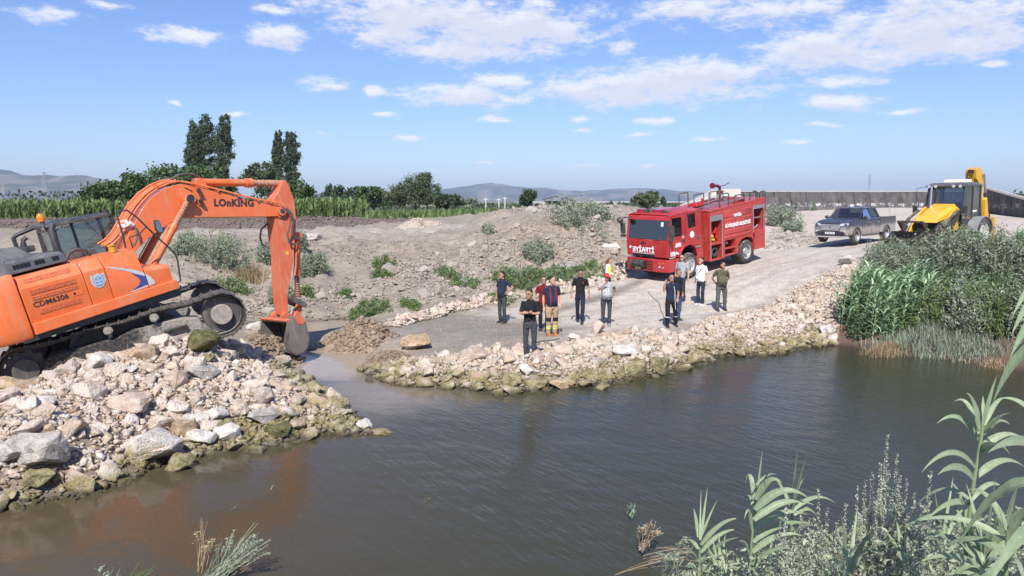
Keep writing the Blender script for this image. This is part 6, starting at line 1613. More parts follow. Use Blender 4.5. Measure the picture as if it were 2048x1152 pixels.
# ------------------------------------------------------------------ pickup
PMX = pose(-2.46, -.02, 17.2, 39.44, 2.22)
NAVY = paint("dusty_black_paint", (.014, .017, .028), .25, .30, (.40, .37, .34), coat=.8, scale=1.2)
t = NT("dusty_door_paint")
sz_ = t.add("ShaderNodeSeparateXYZ"); t.link(t.coord("Object"), sz_.inputs[0])
n_ = t.noise(2.5, 6, .6)
dz_ = t.ramp(t.math('ADD', sz_.outputs[2], t.math('MULTIPLY', n_, .5)), .95, 1.25, .75, .08, True)
t.bsdf(t.mix(dz_, (.014, .017, .028), (.40, .36, .325)), t.ramp(dz_, 0, .6, .28, .8), coat=.4); DOORP = t.m
pk = thing("pickup_truck", "dusty dark double cab pickup parked on the plateau beside the yellow loader", "pickup", M=PMX)
def BP(m, name, mat, **k): return m.build(name, mat, pk, **k)
def body_ring(x, w, zb, zs, zt, ins=.04):
    return [(x, -w + .03, zb), (x, w - .03, zb), (x, w, zb + .12), (x, w, zs), (x, w - ins, zt), (x, -w + ins, zt), (x, -w, zs), (x, -w, zb + .12)]
m = MB(); m.rings([body_ring(.96, .80, .52, .80, .93, .10), body_ring(.90, .90, .45, .95, 1.08, .10), body_ring(.60, .93, .45, 1.0, 1.15, .08), body_ring(.1, .945, .45, 1.05, 1.20), body_ring(-.5, .95, .42, 1.08, 1.26), body_ring(-.55, .95, .42, 1.08, 1.24), body_ring(-2.40, .95, .42, 1.10, 1.24), body_ring(-2.44, .95, .42, 1.12, 1.22)]); b_ = BP(m, "body", DOORP, bevel=.01)
m = MB()
m.prism([(-2.46, .48), (-4.25, .50), (-4.30, .95), (-4.26, 1.26), (-2.46, 1.26)], .86, .95); m.prism([(-2.46, .48), (-4.25, .50), (-4.30, .95), (-4.26, 1.26), (-2.46, 1.26)], -.95, -.86)
m.box(-2.52, -2.46, -.86, .86, .5, 1.24); m.box(-4.28, -4.20, -.86, .86, .55, 1.24); m.box(-4.2, -2.5, -.86, .86, .72, .78); BP(m, "cargo_bed", DOORP, bevel=.015)
m = MB(); m.box(-4.24, -2.5, .84, .965, 1.262, 1.29); m.box(-4.24, -2.5, -.965, -.84, 1.262, 1.29); BP(m, "bed_rail_cap", CHAS, bevel=.01)
m = MB(); m.rings([[(.93, -.70, .95), (.93, .70, .95), (.93, .70, 1.02), (.93, -.70, 1.02)], [(.60, -.84, 1.12), (.60, .84, 1.12), (.60, .84, 1.17), (.60, -.84, 1.17)], [(-.52, -.82, 1.22), (-.52, .82, 1.22), (-.52, .80, 1.30), (-.52, -.80, 1.30)]]); BP(m, "bonnet", NAVY, bevel=.02)
# greenhouse: pillars and roof, glass between
pil = MB()
for sd in (-1, 1):
    pil.tube([(-.42, sd * .84, 1.24), (-.95, sd * .70, 1.72)], .035, 6); pil.tube([(-1.52, sd * .90, 1.22), (-1.50, sd * .72, 1.75)], .04, 6); pil.tube([(-2.44, sd * .90, 1.22), (-2.22, sd * .72, 1.74)], .055, 6)
    pil.tube([(-.95, sd * .70, 1.73), (-1.5, sd * .71, 1.78), (-2.2, sd * .71, 1.75)], .035, 6)
BP(pil, "window_pillars", NAVY)
m = MB(); m.rings([[(-.94, -.70, 1.72), (-.94, .70, 1.72), (-2.24, .70, 1.73), (-2.24, -.70, 1.73)], [(-1.1, -.60, 1.81), (-1.1, .60, 1.81), (-2.1, .60, 1.81), (-2.1, -.60, 1.81)]]); BP(m, "roof", NAVY, bevel=.03)
m = MB(); m.quad((-.46, -.80, 1.26), (-.46, .80, 1.26), (-.96, .68, 1.72), (-.96, -.68, 1.72)); BP(m, "windscreen", glass("car_glass", (.34, .37, .38), .7), smooth=0)
m = MB(); m.quad((-2.46, -.86, 1.26), (-2.46, .86, 1.26), (-2.26, .68, 1.72), (-2.26, -.68, 1.72)); BP(m, "rear_window", MATS["car_glass"], smooth=0)
for sd in (-1, 1):
    for xa_, xb_, xc_, xd_ in ((-.62, -1.48, -1.46, -1.0), (-1.56, -2.38, -2.20, -1.54)):
        m = MB(); m.quad((xa_, sd * .90, 1.25), (xb_, sd * .90, 1.25), (xc_, sd * .715, 1.72), (xd_, sd * .715, 1.72)); BP(m, "door_window", MATS["car_glass"], smooth=0)
    m = MB(); m.tube([(-.56, sd * .935, 1.245), (-1.5, sd * .945, 1.25), (-2.46, sd * .94, 1.255)], .012, 5); BP(m, "window_trim", ALU)
    m = MB(); m.sphere((-.62, sd * 1.05, 1.32), .12, 10, 7, (.6, 1.1, .75)); m.tube([(-.62, sd * .9, 1.26), (-.62, sd * 1.0, 1.29)], .03); BP(m, "door_mirror", NAVY)
    for hx in (-1.38, -2.28):
        m = MB(); m.box(hx - .1, hx + .1, sd * .955 - .02, sd * .955 + .02, 1.02, 1.055); BP(m, "door_handle", ALU, bevel=.01)
    for ln in ([(-.50, .5), (-.48, 1.1), (-.56, 1.24)], [(-1.50, .48), (-1.50, 1.24)], [(-2.36, .50), (-2.42, .9), (-2.42, 1.24)]):
        m = MB(); m.tube([(x, sd * .951, z) for x, z in ln], .006, 4); BP(m, "door_seam", INT)
    m = MB(); m.box(-2.3, -.55, sd * .97 - .06, sd * .97 + .06, .36, .41); BP(m, "side_step", CHAS, bevel=.02)
    for cx_ in (.05, -3.22):
        r_ = .43; ar = [(cx_ + r_ * math.cos(math.pi * k / 10), .42 + r_ * math.sin(math.pi * k / 10)) for k in range(11)]; ri_ = [(cx_ + (r_ - .05) * math.cos(math.pi * k / 10), .42 + (r_ - .05) * math.sin(math.pi * k / 10)) for k in range(11)]
        m = MB(); m.prism(ar + ri_[::-1], sd * .90, sd * .975); BP(m, "arch_trim", CHAS, bevel=.01)
        m = MB(); m.prism([(cx_ + .385 * math.cos(math.pi * k / 10), .42 + .385 * math.sin(math.pi * k / 10)) for k in range(11)], sd * .945, sd * .957); BP(m, "arch_shadow_disc", INT, smooth=0)  # flat dark half disc on the body side, painting the shade of the wheel well
        w_ = wheel(pk, cx_, sd * .86, .385, .26, sd, rim=paint("alloy_rim", (.60, .60, .61), .3, .4, metal=.6), nlug=6)
m = MB(); m.box(-4.2, .7, -.6, .6, .35, .5); m.box(-.5, -2.4, -.7, .7, .44, 1.0); BP(m, "underbody", INT)
m = MB(); m.box(-1.3, -1.15, .2, .6, 1.0, 1.55); m.box(-1.3, -1.15, -.6, -.2, 1.0, 1.55); m.box(-2.15, -2.0, -.6, .6, 1.0, 1.5); m.sphere((-.95, .0, 1.62), .05); BP(m, "seats", INT, bevel=.03)
# face
m = MB(); m.rings([[(.97, -.50, .66), (.97, .50, .66), (.955, .60, 1.0), (.955, -.60, 1.0)], [(.99, -.47, .68), (.99, .47, .68), (.97, .56, .98), (.97, -.56, .98)]]); BP(m, "grille", INT, bevel=.01)
for k in range(5):
    z = .70 + k * .064; m = MB(); m.box(.985 - k * .003, 1.005 - k * .003, -.48 - k * .02, .48 + k * .02, z, z + .032); BP(m, "grille_bar", flat("chrome_trim", (.72, .72, .74), .3, .3), bevel=.004)
m = MB(); m.tube([(1.01, .06 * math.cos(a_ * .785), .87 + .045 * math.sin(a_ * .785)) for a_ in range(8)], .01, 5, closed=True); m.box(1.0, 1.015, -.03, .03, .85, .89); BP(m, "badge", ALU)
for sd in (-1, 1):
    m = MB(); m.rings([[(.94, sd * .52, .94), (.84, sd * .90, .98), (.84, sd * .91, 1.08), (.93, sd * .56, 1.04)], [(1.0, sd * .50, .92), (.90, sd * .90, .96), (.88, sd * .88, 1.07), (.97, sd * .54, 1.05)]]); BP(m, "headlight", LENS, bevel=.01)
    m = MB(); m.box(.93, .985, sd * .74 - .06, sd * .74 + .06, .60, .70); BP(m, "fog_lamp", LENS, bevel=.01)
m = MB(); m.rings([[(.80, -.90, .36), (.80, .90, .36), (.80, .92, .62), (.80, -.92, .62)], [(1.0, -.72, .40), (1.0, .72, .40), (.985, .76, .64), (.985, -.76, .64)]]); BP(m, "bumper", NAVY, bevel=.02)
m = MB(); m.tube([(.82, -.86, .36), (.99, -.70, .36), (1.02, 0, .36), (.99, .70, .36), (.82, .86, .36)], .035, 7); BP(m, "skid_bar", paint("dusty_silver", (.45, .45, .45), .5, .6), )
m = MB(); m.box(1.0, 1.015, -.26, .26, .50, .61); np_ = BP(m, "number_plate", WVIN, bevel=.004)
def pmat(y, z, x): return Matrix.Translation((x, y, z)) @ Matrix(((0, 0, 1, 0), (1, 0, 0, 0), (0, 1, 0, 0), (0, 0, 0, 1)))
text_mesh("45 ZM 152", .08, "plate_lettering", LETT, pmat(0, .553, 1.016), pk, width=.44, bold=.002)
for sd in (-1, 1):
    m = MB(); m.tube([(-1.0, sd * .62, 1.82), (-1.2, sd * .62, 1.87), (-2.0, sd * .62, 1.87), (-2.15, sd * .62, 1.82)], .018, 6); BP(m, "roof_rack_bar", CHAS)
for k in range(3):
    pass

# ------------------------------------------------------------------ backhoe loader
JM = pose(-2.5, -.03, 19.3, 32.7, 2.33)
YP = paint("yellow_paint", (.72, .40, .008), .32, .35, (.45, .36, .24), coat=.4, scale=1.6)
YD = paint("yellow_paint_worn", (.60, .33, .015), .45, .7, (.40, .32, .22), coat=.1, scale=4)
BRN = paint("rusty_bucket_steel", (.055, .035, .03), .6, .6, (.25, .19, .16), .3, coat=0, scale=5, bump=.4)
jc = thing("backhoe_loader", "yellow backhoe loader with a black cab parked behind the tall bushes on the bank", "backhoe loader", M=JM)
def BJ(m, name, mat, **k): return m.build(name, mat, jc, **k)
for sd in (-1, 1):
    wheel(jc, 0, sd * .92, .72, .46, sd, rim=paint("white_rim", (.6, .58, .55), .5, .5)); wheel(jc, 2.15, sd * .86, .42, .32, sd, rim=MATS["white_rim"])
    m = MB(); ar = [(.02 + .86 * math.cos(math.pi * (k + .6) / 12), .72 + .72 * math.sin(math.pi * (k + .6) / 12)) for k in range(12)]; ri_ = [(.02 + .81 * math.cos(math.pi * (k + .6) / 12), .72 + .67 * math.sin(math.pi * (k + .6) / 12)) for k in range(12)]
    m.prism(ar + ri_[::-1], sd * .72, sd * 1.18); m.prism(ar, sd * .70, sd * .74); BJ(m, "rear_fender", paint("grey_fender", (.20, .21, .23), .45, .5), bevel=.02)
    # loader arms
    arm = [(1.42, 1.72), (1.62, 1.76), (1.85, 1.55), (2.6, 1.05), (3.1, .62), (3.02, .45), (2.5, .75), (1.9, 1.15), (1.5, 1.45)]
    m = MB(); m.prism(arm, sd * .70, sd * .76); BJ(m, "loader_arm", BRN, bevel=.01)
    m = MB(); m.prism([(1.25, .9), (1.25, 1.78), (1.5, 1.88), (1.9, 1.70), (2.6, 1.18), (3.05, .66), (2.75, .55), (2.2, .95), (1.8, 1.05), (1.7, .9)], sd * .58, sd * .66); BJ(m, "loader_tower", YP, bevel=.02)
    m = MB(); m.tube([(1.72, sd * .80, 1.72), (2.5, sd * .80, 1.42), (3.05, sd * .78, .95)], .055, 8); m.tube([(2.5, sd * .80, 1.42), (3.0, sd * .80, 1.1)], .075, 8); BJ(m, "loader_ram", CHAS)
    m = MB(); m.prism([(2.9, 1.12), (3.1, 1.18), (3.35, 1.0), (3.3, .55), (3.15, .5), (3.12, .9)], sd * .62, sd * .70); BJ(m, "bucket_linkage", BRN, bevel=.01)
JL = lambda x, z, y: Matrix.Translation((x, y, z)) @ Matrix(((-1, 0, 0, 0), (0, 0, 1, 0), (0, 1, 0, 0), (0, 0, 0, 1)))
text_mesh("JCB", .26, "arm_lettering", LETT, JL(1.62, 1.45, .668) @ Matrix.Rotation(rad(32), 4, 'Z'), jc, bold=.012)
m = MB(); m.rings([[(2.62, y, z) for y, z in [(-.44, .70), (.44, .70), (.46, 1.36), (-.46, 1.36)]], [(1.9, y, z) for y, z in [(-.48, .70), (.48, .70), (.50, 1.58), (-.50, 1.58)]], [(1.22, y, z) for y, z in [(-.50, .70), (.50, .70), (.52, 1.70), (-.52, 1.70)]]]); BJ(m, "engine_bay", CHAS, bevel=.02)
m = MB(); m.rings([[(2.85, -.46, 1.26), (2.85, .46, 1.26), (1.22, .57, 1.52), (1.22, -.57, 1.52)], [(2.76, -.44, 1.40), (2.76, .44, 1.40), (1.22, .55, 1.84), (1.22, -.55, 1.84)], [(2.3, -.32, 1.64), (2.3, .32, 1.64), (1.22, .42, 2.0), (1.22, -.42, 2.0)]]); BJ(m, "bonnet", YP, bevel=.03)
m = MB(); m.box(2.60, 2.68, -.38, .38, .78, 1.33); BJ(m, "front_grille", INT, bevel=.01)
m = MB(); m.cyl((1.42, -.46, 1.75), (1.36, -.46, 2.72), .045, n=10); BJ(m, "exhaust_stack", ALU)
m = MB(); m.box(1.1, 2.5, -.42, .42, .55, .95); m.box(-.6, 1.2, -.42, .42, .5, 1.0); m.box(2.0, 2.3, -.8, .8, .36, .48); m.prism([(.9, .5), (1.35, .55), (1.35, .95), (.9, .95)], -.85, .85); BJ(m, "chassis", CHAS, bevel=.02)
# cab
m = MB()
for sd in (-1, 1):
    m.tube([(1.28, sd * .74, 1.0), (1.30, sd * .74, 1.62), (1.04, sd * .70, 2.70)], .045, 6); m.tube([(.42, sd * .78, 1.25), (.36, sd * .76, 2.70)], .035, 6); m.tube([(-.36, sd * .78, 1.40), (-.42, sd * .74, 2.70)], .045, 6); m.tube([(1.28, sd * .75, .98), (.6, sd * .79, 1.0), (.40, sd * .78, 1.3), (-.36, sd * .78, 1.42)], .035, 6)
m.tube([(-.42, -.74, 2.7), (-.42, .74, 2.7)], .04, 6); m.tube([(1.04, -.7, 2.7), (1.04, .7, 2.7)], .04, 6); m.tube([(1.28, -.74, 1.62), (1.28, .74, 1.62)], .03, 6); m.tube([(-.36, -.74, 1.42), (-.36, .74, 1.42)], .03, 6)
m.box(.4, 1.28, -.76, .76, .92, 1.0)
BJ(m, "cab_frame", BLK)
m = MB(); m.rings([[(1.22, -.78, 2.68), (1.22, .78, 2.68), (-.52, .80, 2.66), (-.52, -.80, 2.66)], [(1.24, -.76, 2.76), (1.24, .76, 2.76), (-.52, .78, 2.76), (-.52, -.78, 2.76)], [(1.05, -.62, 2.86), (1.05, .62, 2.86), (-.40, .64, 2.86), (-.40, -.64, 2.86)]]); BJ(m, "cab_roof", paint("charcoal_roof", (.035, .038, .045), .5, .5), bevel=.03)
m = MB(); m.rings([[(.75, -.30, 2.86), (.75, .62, 2.86), (.1, .62, 2.86), (.1, -.30, 2.86)], [(.72, -.27, 2.99), (.72, .59, 2.99), (.14, .59, 3.0), (.14, -.27, 3.0)]]); BJ(m, "air_conditioner", flat("white_box", (.75, .75, .74), .4), bevel=.03)
JG = glass("loader_glass", (.40, .45, .46), .6)
m = MB(); m.quad((1.29, -.70, 1.64), (1.29, .70, 1.64), (1.05, .67, 2.68), (1.05, -.67, 2.68)); BJ(m, "windscreen", JG, smooth=0)
m = MB(); m.quad((-.38, -.72, 1.44), (-.38, .72, 1.44), (-.42, .70, 2.68), (-.42, -.70, 2.68)); BJ(m, "rear_window", JG, smooth=0)
for sd in (-1, 1):
    m = MB(); m.add([(1.27, sd * .745, 1.02), (.55, sd * .78, 1.04), (.42, sd * .78, 1.3), (.38, sd * .75, 2.66), (1.06, sd * .70, 2.66), (1.28, sd * .745, 1.62)], [(0, 1, 2, 3, 4, 5)]); BJ(m, "door_window", JG, smooth=0)
    m = MB(); m.quad((.36, sd * .78, 1.36), (-.34, sd * .78, 1.46), (-.40, sd * .74, 2.66), (.34, sd * .75, 2.66)); BJ(m, "quarter_window", JG, smooth=0)
    for yy in (.62, .36):
        m = MB(); m.cyl((1.23, sd * yy, 2.72), (1.27, sd * yy, 2.72), .065, n=14); BJ(m, "work_lamp", LENS, bevel=.006)
    m = MB(); m.tube([(1.15, sd * .76, 2.72), (1.5, sd * .98, 2.66), (1.56, sd * 1.0, 2.5), (1.62, sd * 1.0, 1.9)], .014, 6); m.box(1.58, 1.64, sd * 1.0 - .09, sd * 1.0 + .09, 1.62, 1.92); BJ(m, "mirror", BLK, bevel=.01)
m = MB(); m.tube([(.95 + .06 * math.cos(a_ * .524), .2 * math.cos(a_ * .524), 1.86 + .14 * math.sin(a_ * .524)) for a_ in range(12)], .016, 6, closed=True); m.tube([(1.2, 0, 1.2), (.98, 0, 1.84)], .04); m.box(1.0, 1.26, -.35, .35, 1.5, 1.72); BJ(m, "steering_wheel", INT)
m = MB(); m.rings([[(.1, -.25, 1.2), (.55, -.25, 1.2), (.55, .25, 1.2), (.1, .25, 1.2)], [(.1, -.25, 1.45), (.55, -.25, 1.45), (.55, .25, 1.45), (.1, .25, 1.45)]]); m.box(.02, .14, -.24, .24, 1.4, 2.0); m.box(-.3, .3, -.7, .7, 1.0, 1.2); BJ(m, "operator_seat", INT, bevel=.03)
m = MB(); m.box(-.02, .34, .785, .795, 1.62, 1.70); BJ(m, "side_sticker", WVIN, smooth=0)
# front bucket
m = MB(); bk = [(3.25, .92), (3.18, .50), (3.28, .18), (3.55, .06), (4.05, .06), (4.05, .09), (3.58, .12), (3.36, .24), (3.27, .50), (3.33, .92)]
m.prism(bk, -1.13, 1.13); m.prism([(3.25, .92), (3.18, .50), (3.28, .18), (3.55, .06), (4.05, .07), (3.75, .55)], -1.15, -1.11); m.prism([(3.25, .92), (3.18, .50), (3.28, .18), (3.55, .06), (4.05, .07), (3.75, .55)], 1.11, 1.15); BJ(m, "front_bucket", BRN, bevel=.006)
m = MB(); m.prism([(3.22, .95), (3.30, .95), (3.72, 1.34), (3.66, 1.38), (3.30, 1.28), (3.16, 1.20)], -.72, -.64); m.prism([(3.22, .95), (3.30, .95), (3.72, 1.34), (3.66, 1.38), (3.30, 1.28), (3.16, 1.20)], .20, .28); m.box(3.60, 3.72, -.72, .28, 1.30, 1.38); BJ(m, "pallet_fork_frame", BRN, bevel=.01)
m = MB(); m.box(3.3, 4.5, -1.02, -.9, .60, .66); m.box(3.3, 4.5, -.2, -.08, .60, .66); BJ(m, "fork_tine", BRN, bevel=.01)
m = MB(); m.cyl((3.08, .78, .78), (3.08, .92, .78), .17, n=14); m.cyl((3.08, -.92, .78), (3.08, -.78, .78), .17, n=14); BJ(m, "linkage_boss", YD, bevel=.02)
# rear boom folded up
m = MB(); m.prism([(-1.15, 1.05), (-1.45, 1.0), (-1.75, 1.9), (-1.62, 2.8), (-1.28, 3.38), (-1.02, 3.36), (-1.08, 3.0), (-1.28, 2.4), (-1.30, 1.8)], -.16, .16); BJ(m, "backhoe_boom", YP, bevel=.02)
m = MB(); m.prism([(-1.0, 3.42), (-1.4, 3.50), (-1.72, 3.30), (-1.74, 2.9), (-2.0, 1.6), (-1.86, 1.5), (-1.66, 2.2), (-1.40, 2.8), (-1.08, 3.0)], -.10, .30); BJ(m, "backhoe_dipper", YP, bevel=.02)
text_mesh("JCB", .34, "boom_lettering", LETT, Matrix.Translation((-.985, .06, 3.16)) @ Matrix(((0, 0, 1, 0), (1, 0, 0, 0), (0, 1, 0, 0), (0, 0, 0, 1))) @ Matrix.Rotation(rad(75), 4, 'Z'), jc, bold=.01)
m = MB(); m.tube([(-1.35, -.24, 1.6), (-1.62, -.24, 2.9)], .06, 8); m.tube([(-1.65, .36, 3.2), (-1.95, .34, 2.4)], .05, 8); BJ(m, "hydraulic_ram", ALU)
m = MB(); m.prism([(-1.0, .5), (-1.3, .5), (-1.3, 1.25), (-1.0, 1.25)], -1.0, 1.0); BJ(m, "kingpost_frame", CHAS, bevel=.02)
m = MB(); m.prism([(-1.05, 1.15), (-1.0, 2.1), (-1.16, 2.2), (-1.45, 1.2)], .58, .74); BJ(m, "boom_bracket", YP, bevel=.02)
for sd in (-1, 1):
    m = MB(); m.box(-1.28, -1.06, sd * .98 - .08, sd * .98 + .08, .35, 1.35); m.box(-1.34, -1.0, sd * .98 - .14, sd * .98 + .14, .30, .36); BJ(m, "stabiliser_leg", YD, bevel=.01)
m = MB(); m.prism([(-1.95, 1.55), (-2.15, 1.45), (-2.35, 1.0), (-2.1, .62), (-1.78, .72), (-1.85, 1.1)], -.12, .50); BJ(m, "backhoe_bucket", BRN, bevel=.02)
# ------------------------------------------------------------------ people
def skin_mat(name, c):
    return flat(name, c, .55, var=.08, scale=20, spec=.4)
SK1 = skin_mat("skin_tanned", (.40, .215, .135)); SK2 = skin_mat("skin_light", (.50, .30, .20))
def cloth(name, c, chk=False, var=.25):
    if name in MATS: return MATS[name]
    t = NT(name); n = t.noise(6, 6, .6); n2 = t.noise(40, 3, .6)
    col = t.mix(t.ramp(n, .3, .7), tuple(v * (1 - var) for v in c), tuple(min(1, v * (1 + var)) for v in c))
    if chk:
        w = t.add("ShaderNodeTexChecker"); w.inputs["Scale"].default_value = 34; t.link(t.coord("Object"), w.inputs["Vector"])
        w.inputs[1].default_value = (*c, 1); w.inputs[2].default_value = (.16, .16, .18, 1); col = t.mix(.75, col, w.outputs[0])
    t.bsdf(col, .9, 0, t.bump(t.math('ADD', n, t.math('MULTIPLY', n2, .3)), .02, .7), spec=.2)
    MATS[name] = t.m
    return t.m
HAIRD = flat("dark_hair", (.018, .014, .012), .7, var=.3, scale=40); HAIRG = flat("greying_hair", (.10, .09, .085), .8, var=.3, scale=40); HAIRB = flat("auburn_hair", (.16, .07, .035), .7, var=.3, scale=40)
EYEM = flat("eye_dark", (.02, .015, .012), .2); SOLE = flat("dark_shoe", (.035, .033, .032), .6); SHOEL = flat("pale_shoe", (.5, .5, .5), .6)

def remesh(m, name, mat, parent, vox, disp=0.0, dsc=9.0, M=None, seed=0.0, smooth_it=1, extra=None):
    me = bpy.data.meshes.new("tmp"); me.from_pydata([tuple(v) for v in m.v], [], m.f)
    o = bpy.data.objects.new("tmp", me); COL.objects.link(o)
    bm = bmesh.new(); bm.from_mesh(me); bmesh.ops.recalc_face_normals(bm, faces=bm.faces); bm.to_mesh(me); bm.free()
    md = o.modifiers.new("r", 'REMESH'); md.mode = 'VOXEL'; md.voxel_size = vox; md.adaptivity = 0
    sm = o.modifiers.new("s", 'SMOOTH'); sm.factor = .5; sm.iterations = smooth_it
    dg = bpy.context.evaluated_depsgraph_get()
    m2 = bpy.data.meshes.new_from_object(o.evaluated_get(dg))
    bpy.data.objects.remove(o); bpy.data.meshes.remove(me)
    n = len(m2.vertices); co = np.empty(n * 3, np.float32); m2.vertices.foreach_get("co", co); co = co.reshape(-1, 3).astype(float)
    if disp:
        no = np.empty(n * 3, np.float32); m2.vertices.foreach_get("normal", no); no = no.reshape(-1, 3)
        d = fbm(co[:, 0] * dsc + co[:, 1] * dsc * .7 + seed, co[:, 2] * dsc * 1.3 - co[:, 1] * dsc * .5, 3)
        co += no * (d * disp)[:, None]
        m2.vertices.foreach_set("co", co.astype(np.float32).ravel())
    m2.name = name; m2.materials.clear()
    for k in (mat if isinstance(mat, list) else [mat]): m2.materials.append(k)
    if extra is not None:
        ctr = np.empty(len(m2.polygons) * 3, np.float32); m2.polygons.foreach_get("center", ctr); ctr = ctr.reshape(-1, 3)
        m2.polygons.foreach_set("material_index", extra(ctr).astype(np.int32))
    if M is not None: m2.transform(M)
    m2.shade_smooth()
    ob = bpy.data.objects.new(name, m2); COL.objects.link(ob); ob.parent = parent
    return ob

ARMS = {
    'down': ((.06, .03, -.28), (.01, -.06, -.25)), 'out': ((.09, .03, -.27), (.02, -.08, -.24)),
    'hip': ((.21, .10, -.19), (-.13, -.12, -.13)), 'cross': ((.04, -.06, -.27), (-.27, -.13, .03)), 'cross2': ((.04, -.05, -.28), (-.24, -.17, .06)),
    'behind': ((.11, .10, -.26), (-.15, .10, -.17)), 'phone': ((.10, -.16, -.20), (-.07, .02, .26)), 'mouth': ((.08, -.16, -.20), (-.18, -.10, .20)),
    'hold': ((.09, -.02, -.27), (-.07, -.23, .05)), 'half': ((.07, .0, -.28), (-.06, -.18, -.17)), 'belly': ((.09, .0, -.27), (-.16, -.16, -.04))}

def person(px, py, hgt, yaw, label, shirt, trou, skin=SK1, hair=HAIRD, arms=('down', 'down'), belly=0.0, build=1.0, stance=(.10, 0.0, .10, 0.0),
           head=(0, 0), shoes=SOLE, cap=None, beard=None, glasses=False, longhair=False, sleeve=.55, lean=0.0, collar=None, extras=None, shirtlen=.90, trfn=None, trw=1.0, group="people standing on the causeway", tuck=False):
    g = ground(px, py)
    root = thing("person", label, "person", (g.x, g.y, g.z), group=group)
    # face towards the camera first, then turn
    face = math.atan2(g.x, g.y)
    R_ = Matrix.Rotation(yaw - face, 4, 'Z') @ Matrix.Scale(hgt / 1.75, 4)
    S = Vector; build *= .94
    hw = .098 * build; sw = .195 * build
    hipc = S((0, 0, .93)); chest = S((0, lean * .5, 1.28)); nb = S((0, lean, 1.47))
    fl, fyl, fr_, fyr = stance     # foot spread x / y for the image-right (+x) and image-left (-x) leg
    J = {}
    for sd, fx, fy in ((1, fl, fyl), (-1, fr_, fyr)):
        hip = S((sd * hw, 0, .90)); ank = S((sd * fx, fy, .085)); knee = (hip + ank) * .5 + S((sd * .01, -.035, .03))
        J[sd] = (hip, knee, ank)
    A = {}
    for sd, nm in ((1, arms[0]), (-1, arms[1])):
        e, w = ARMS[nm]; sh = nb + S((sd * sw, .0, -.045))
        el = sh + S((sd * e[0], e[1], e[2])); wr = el + S((sd * w[0], w[1], w[2])); A[sd] = (sh, el, wr)
    # --- body: head, neck, arms, hands (one surface, torso and legs inside the clothes)
    m = MB()
    hd = nb + S((0, -.015 + lean * .3, .175)); hy, ht = head
    HR = Matrix.Translation(nb + S((0, 0, .05))) @ Matrix.Rotation(hy, 4, 'Z') @ Matrix.Rotation(ht, 4, 'X') @ Matrix.Translation(-(nb + S((0, 0, .05))))
    def H_(p): return HR @ S(p)
    rgs = []
    for z, rx, ry, oy in ((-.115, .022, .03, -.055), (-.105, .046, .052, -.045), (-.08, .060, .072, -.03), (-.045, .068, .085, -.015), (0, .075, .094, -.002), (.04, .078, .098, .004), (.075, .076, .095, .006), (.105, .062, .078, .008), (.125, .035, .045, .008), (.130, .01, .012, .008)):
        rgs.append([H_((hd.x + rx * math.cos(2 * math.pi * k / 16), hd.y + oy + ry * math.sin(2 * math.pi * k / 16), hd.z + z)) for k in range(16)])
    m.rings(rgs)
    m.tube([H_((hd.x, hd.y - .092, hd.z + .015)), H_((hd.x, hd.y - .112, hd.z - .028)), H_((hd.x, hd.y - .088, hd.z - .04))], [.011, .017, .012], 6)
    m.tube([H_((hd.x - .03, hd.y - .088, hd.z + .032)), H_((hd.x + .03, hd.y - .088, hd.z + .032))], .012, 6)
    m.tube([H_((hd.x - .022, hd.y - .088, hd.z - .064)), H_((hd.x + .022, hd.y - .088, hd.z - .064))], .011, 6)
    for sd in (-1, 1): m.tube([H_((hd.x + sd * .074, hd.y + .0, hd.z - .03)), H_((hd.x + sd * .084, hd.y + .012, hd.z + .0)), H_((hd.x + sd * .080, hd.y + .01, hd.z + .028))], [.012, .017, .012], 6)
    m.tube([nb + S((0, .02, -.06)), H_((hd.x, hd.y + .012, hd.z - .09)), H_((hd.x, hd.y + .01, hd.z - .03))], [.066, .058, .055], 10)
    m.tube([hipc, chest, nb], [.10 * build, .11 * build, .07], 10, ell=(1, 1))
    for sd in (-1, 1):
        sh, el, wr = A[sd]
        m.tube([nb + S((0, 0, -.06)), sh, sh.lerp(el, .3), el, el.lerp(wr, .25), wr], [.05, .050 * build, .048 * build, .037 * build, .039 * build, .026], 9)
        d = (wr - el).normalized(); side_ = d.cross(S((0, -1, .2))).normalized() * sd; nrm_ = d.cross(side_)
        palm = wr + d * .055
        m.tube([wr - d * .01, wr + d * .03, wr + d * .085], [.026, .036, .038], 8, ell=(1, .62))
        for k in range(4):
            b0 = wr + d * .08 + side_ * (.027 - .018 * k); ln = (.072, .08, .074, .058)[k]
            c1_ = b0 + d * ln * .5 + nrm_ * .012; c2_ = c1_ + d * ln * .35 + nrm_ * .028
            m.tube([b0 - d * .02, c1_, c2_], [.0105, .0098, .0085], 5)
        tb = wr + d * .03 + side_ * .032
        m.tube([tb - d * .01, tb + d * .03 + side_ * .02 + nrm_ * .01, tb + d * .06 + side_ * .02 + nrm_ * .025], [.0135, .012, .009], 5)
        hip, knee, ank = J[sd]
        m.tube([hip, knee, ank, ank + S((0, 0, -.03))], [.07, .045, .035, .03], 8)
    remesh(m, "body", skin, root, .0142, M=R_, smooth_it=1)
    # --- eyes and brows
    m = MB()
    for sd in (-1, 1): m.sphere(H_((hd.x + sd * .030, hd.y - .088, hd.z + .012)), .0105, 6, 4)
    m.M = R_; m.build("eyes", EYEM, root)
    m = MB()
    for sd in (-1, 1): m.tube([H_((hd.x + sd * .014, hd.y - .100, hd.z + .034)), H_((hd.x + sd * .034, hd.y - .099, hd.z + .039)), H_((hd.x + sd * .052, hd.y - .085, hd.z + .032))], .0055, 5)
    m.M = R_; m.build("eyebrows", hair, root)
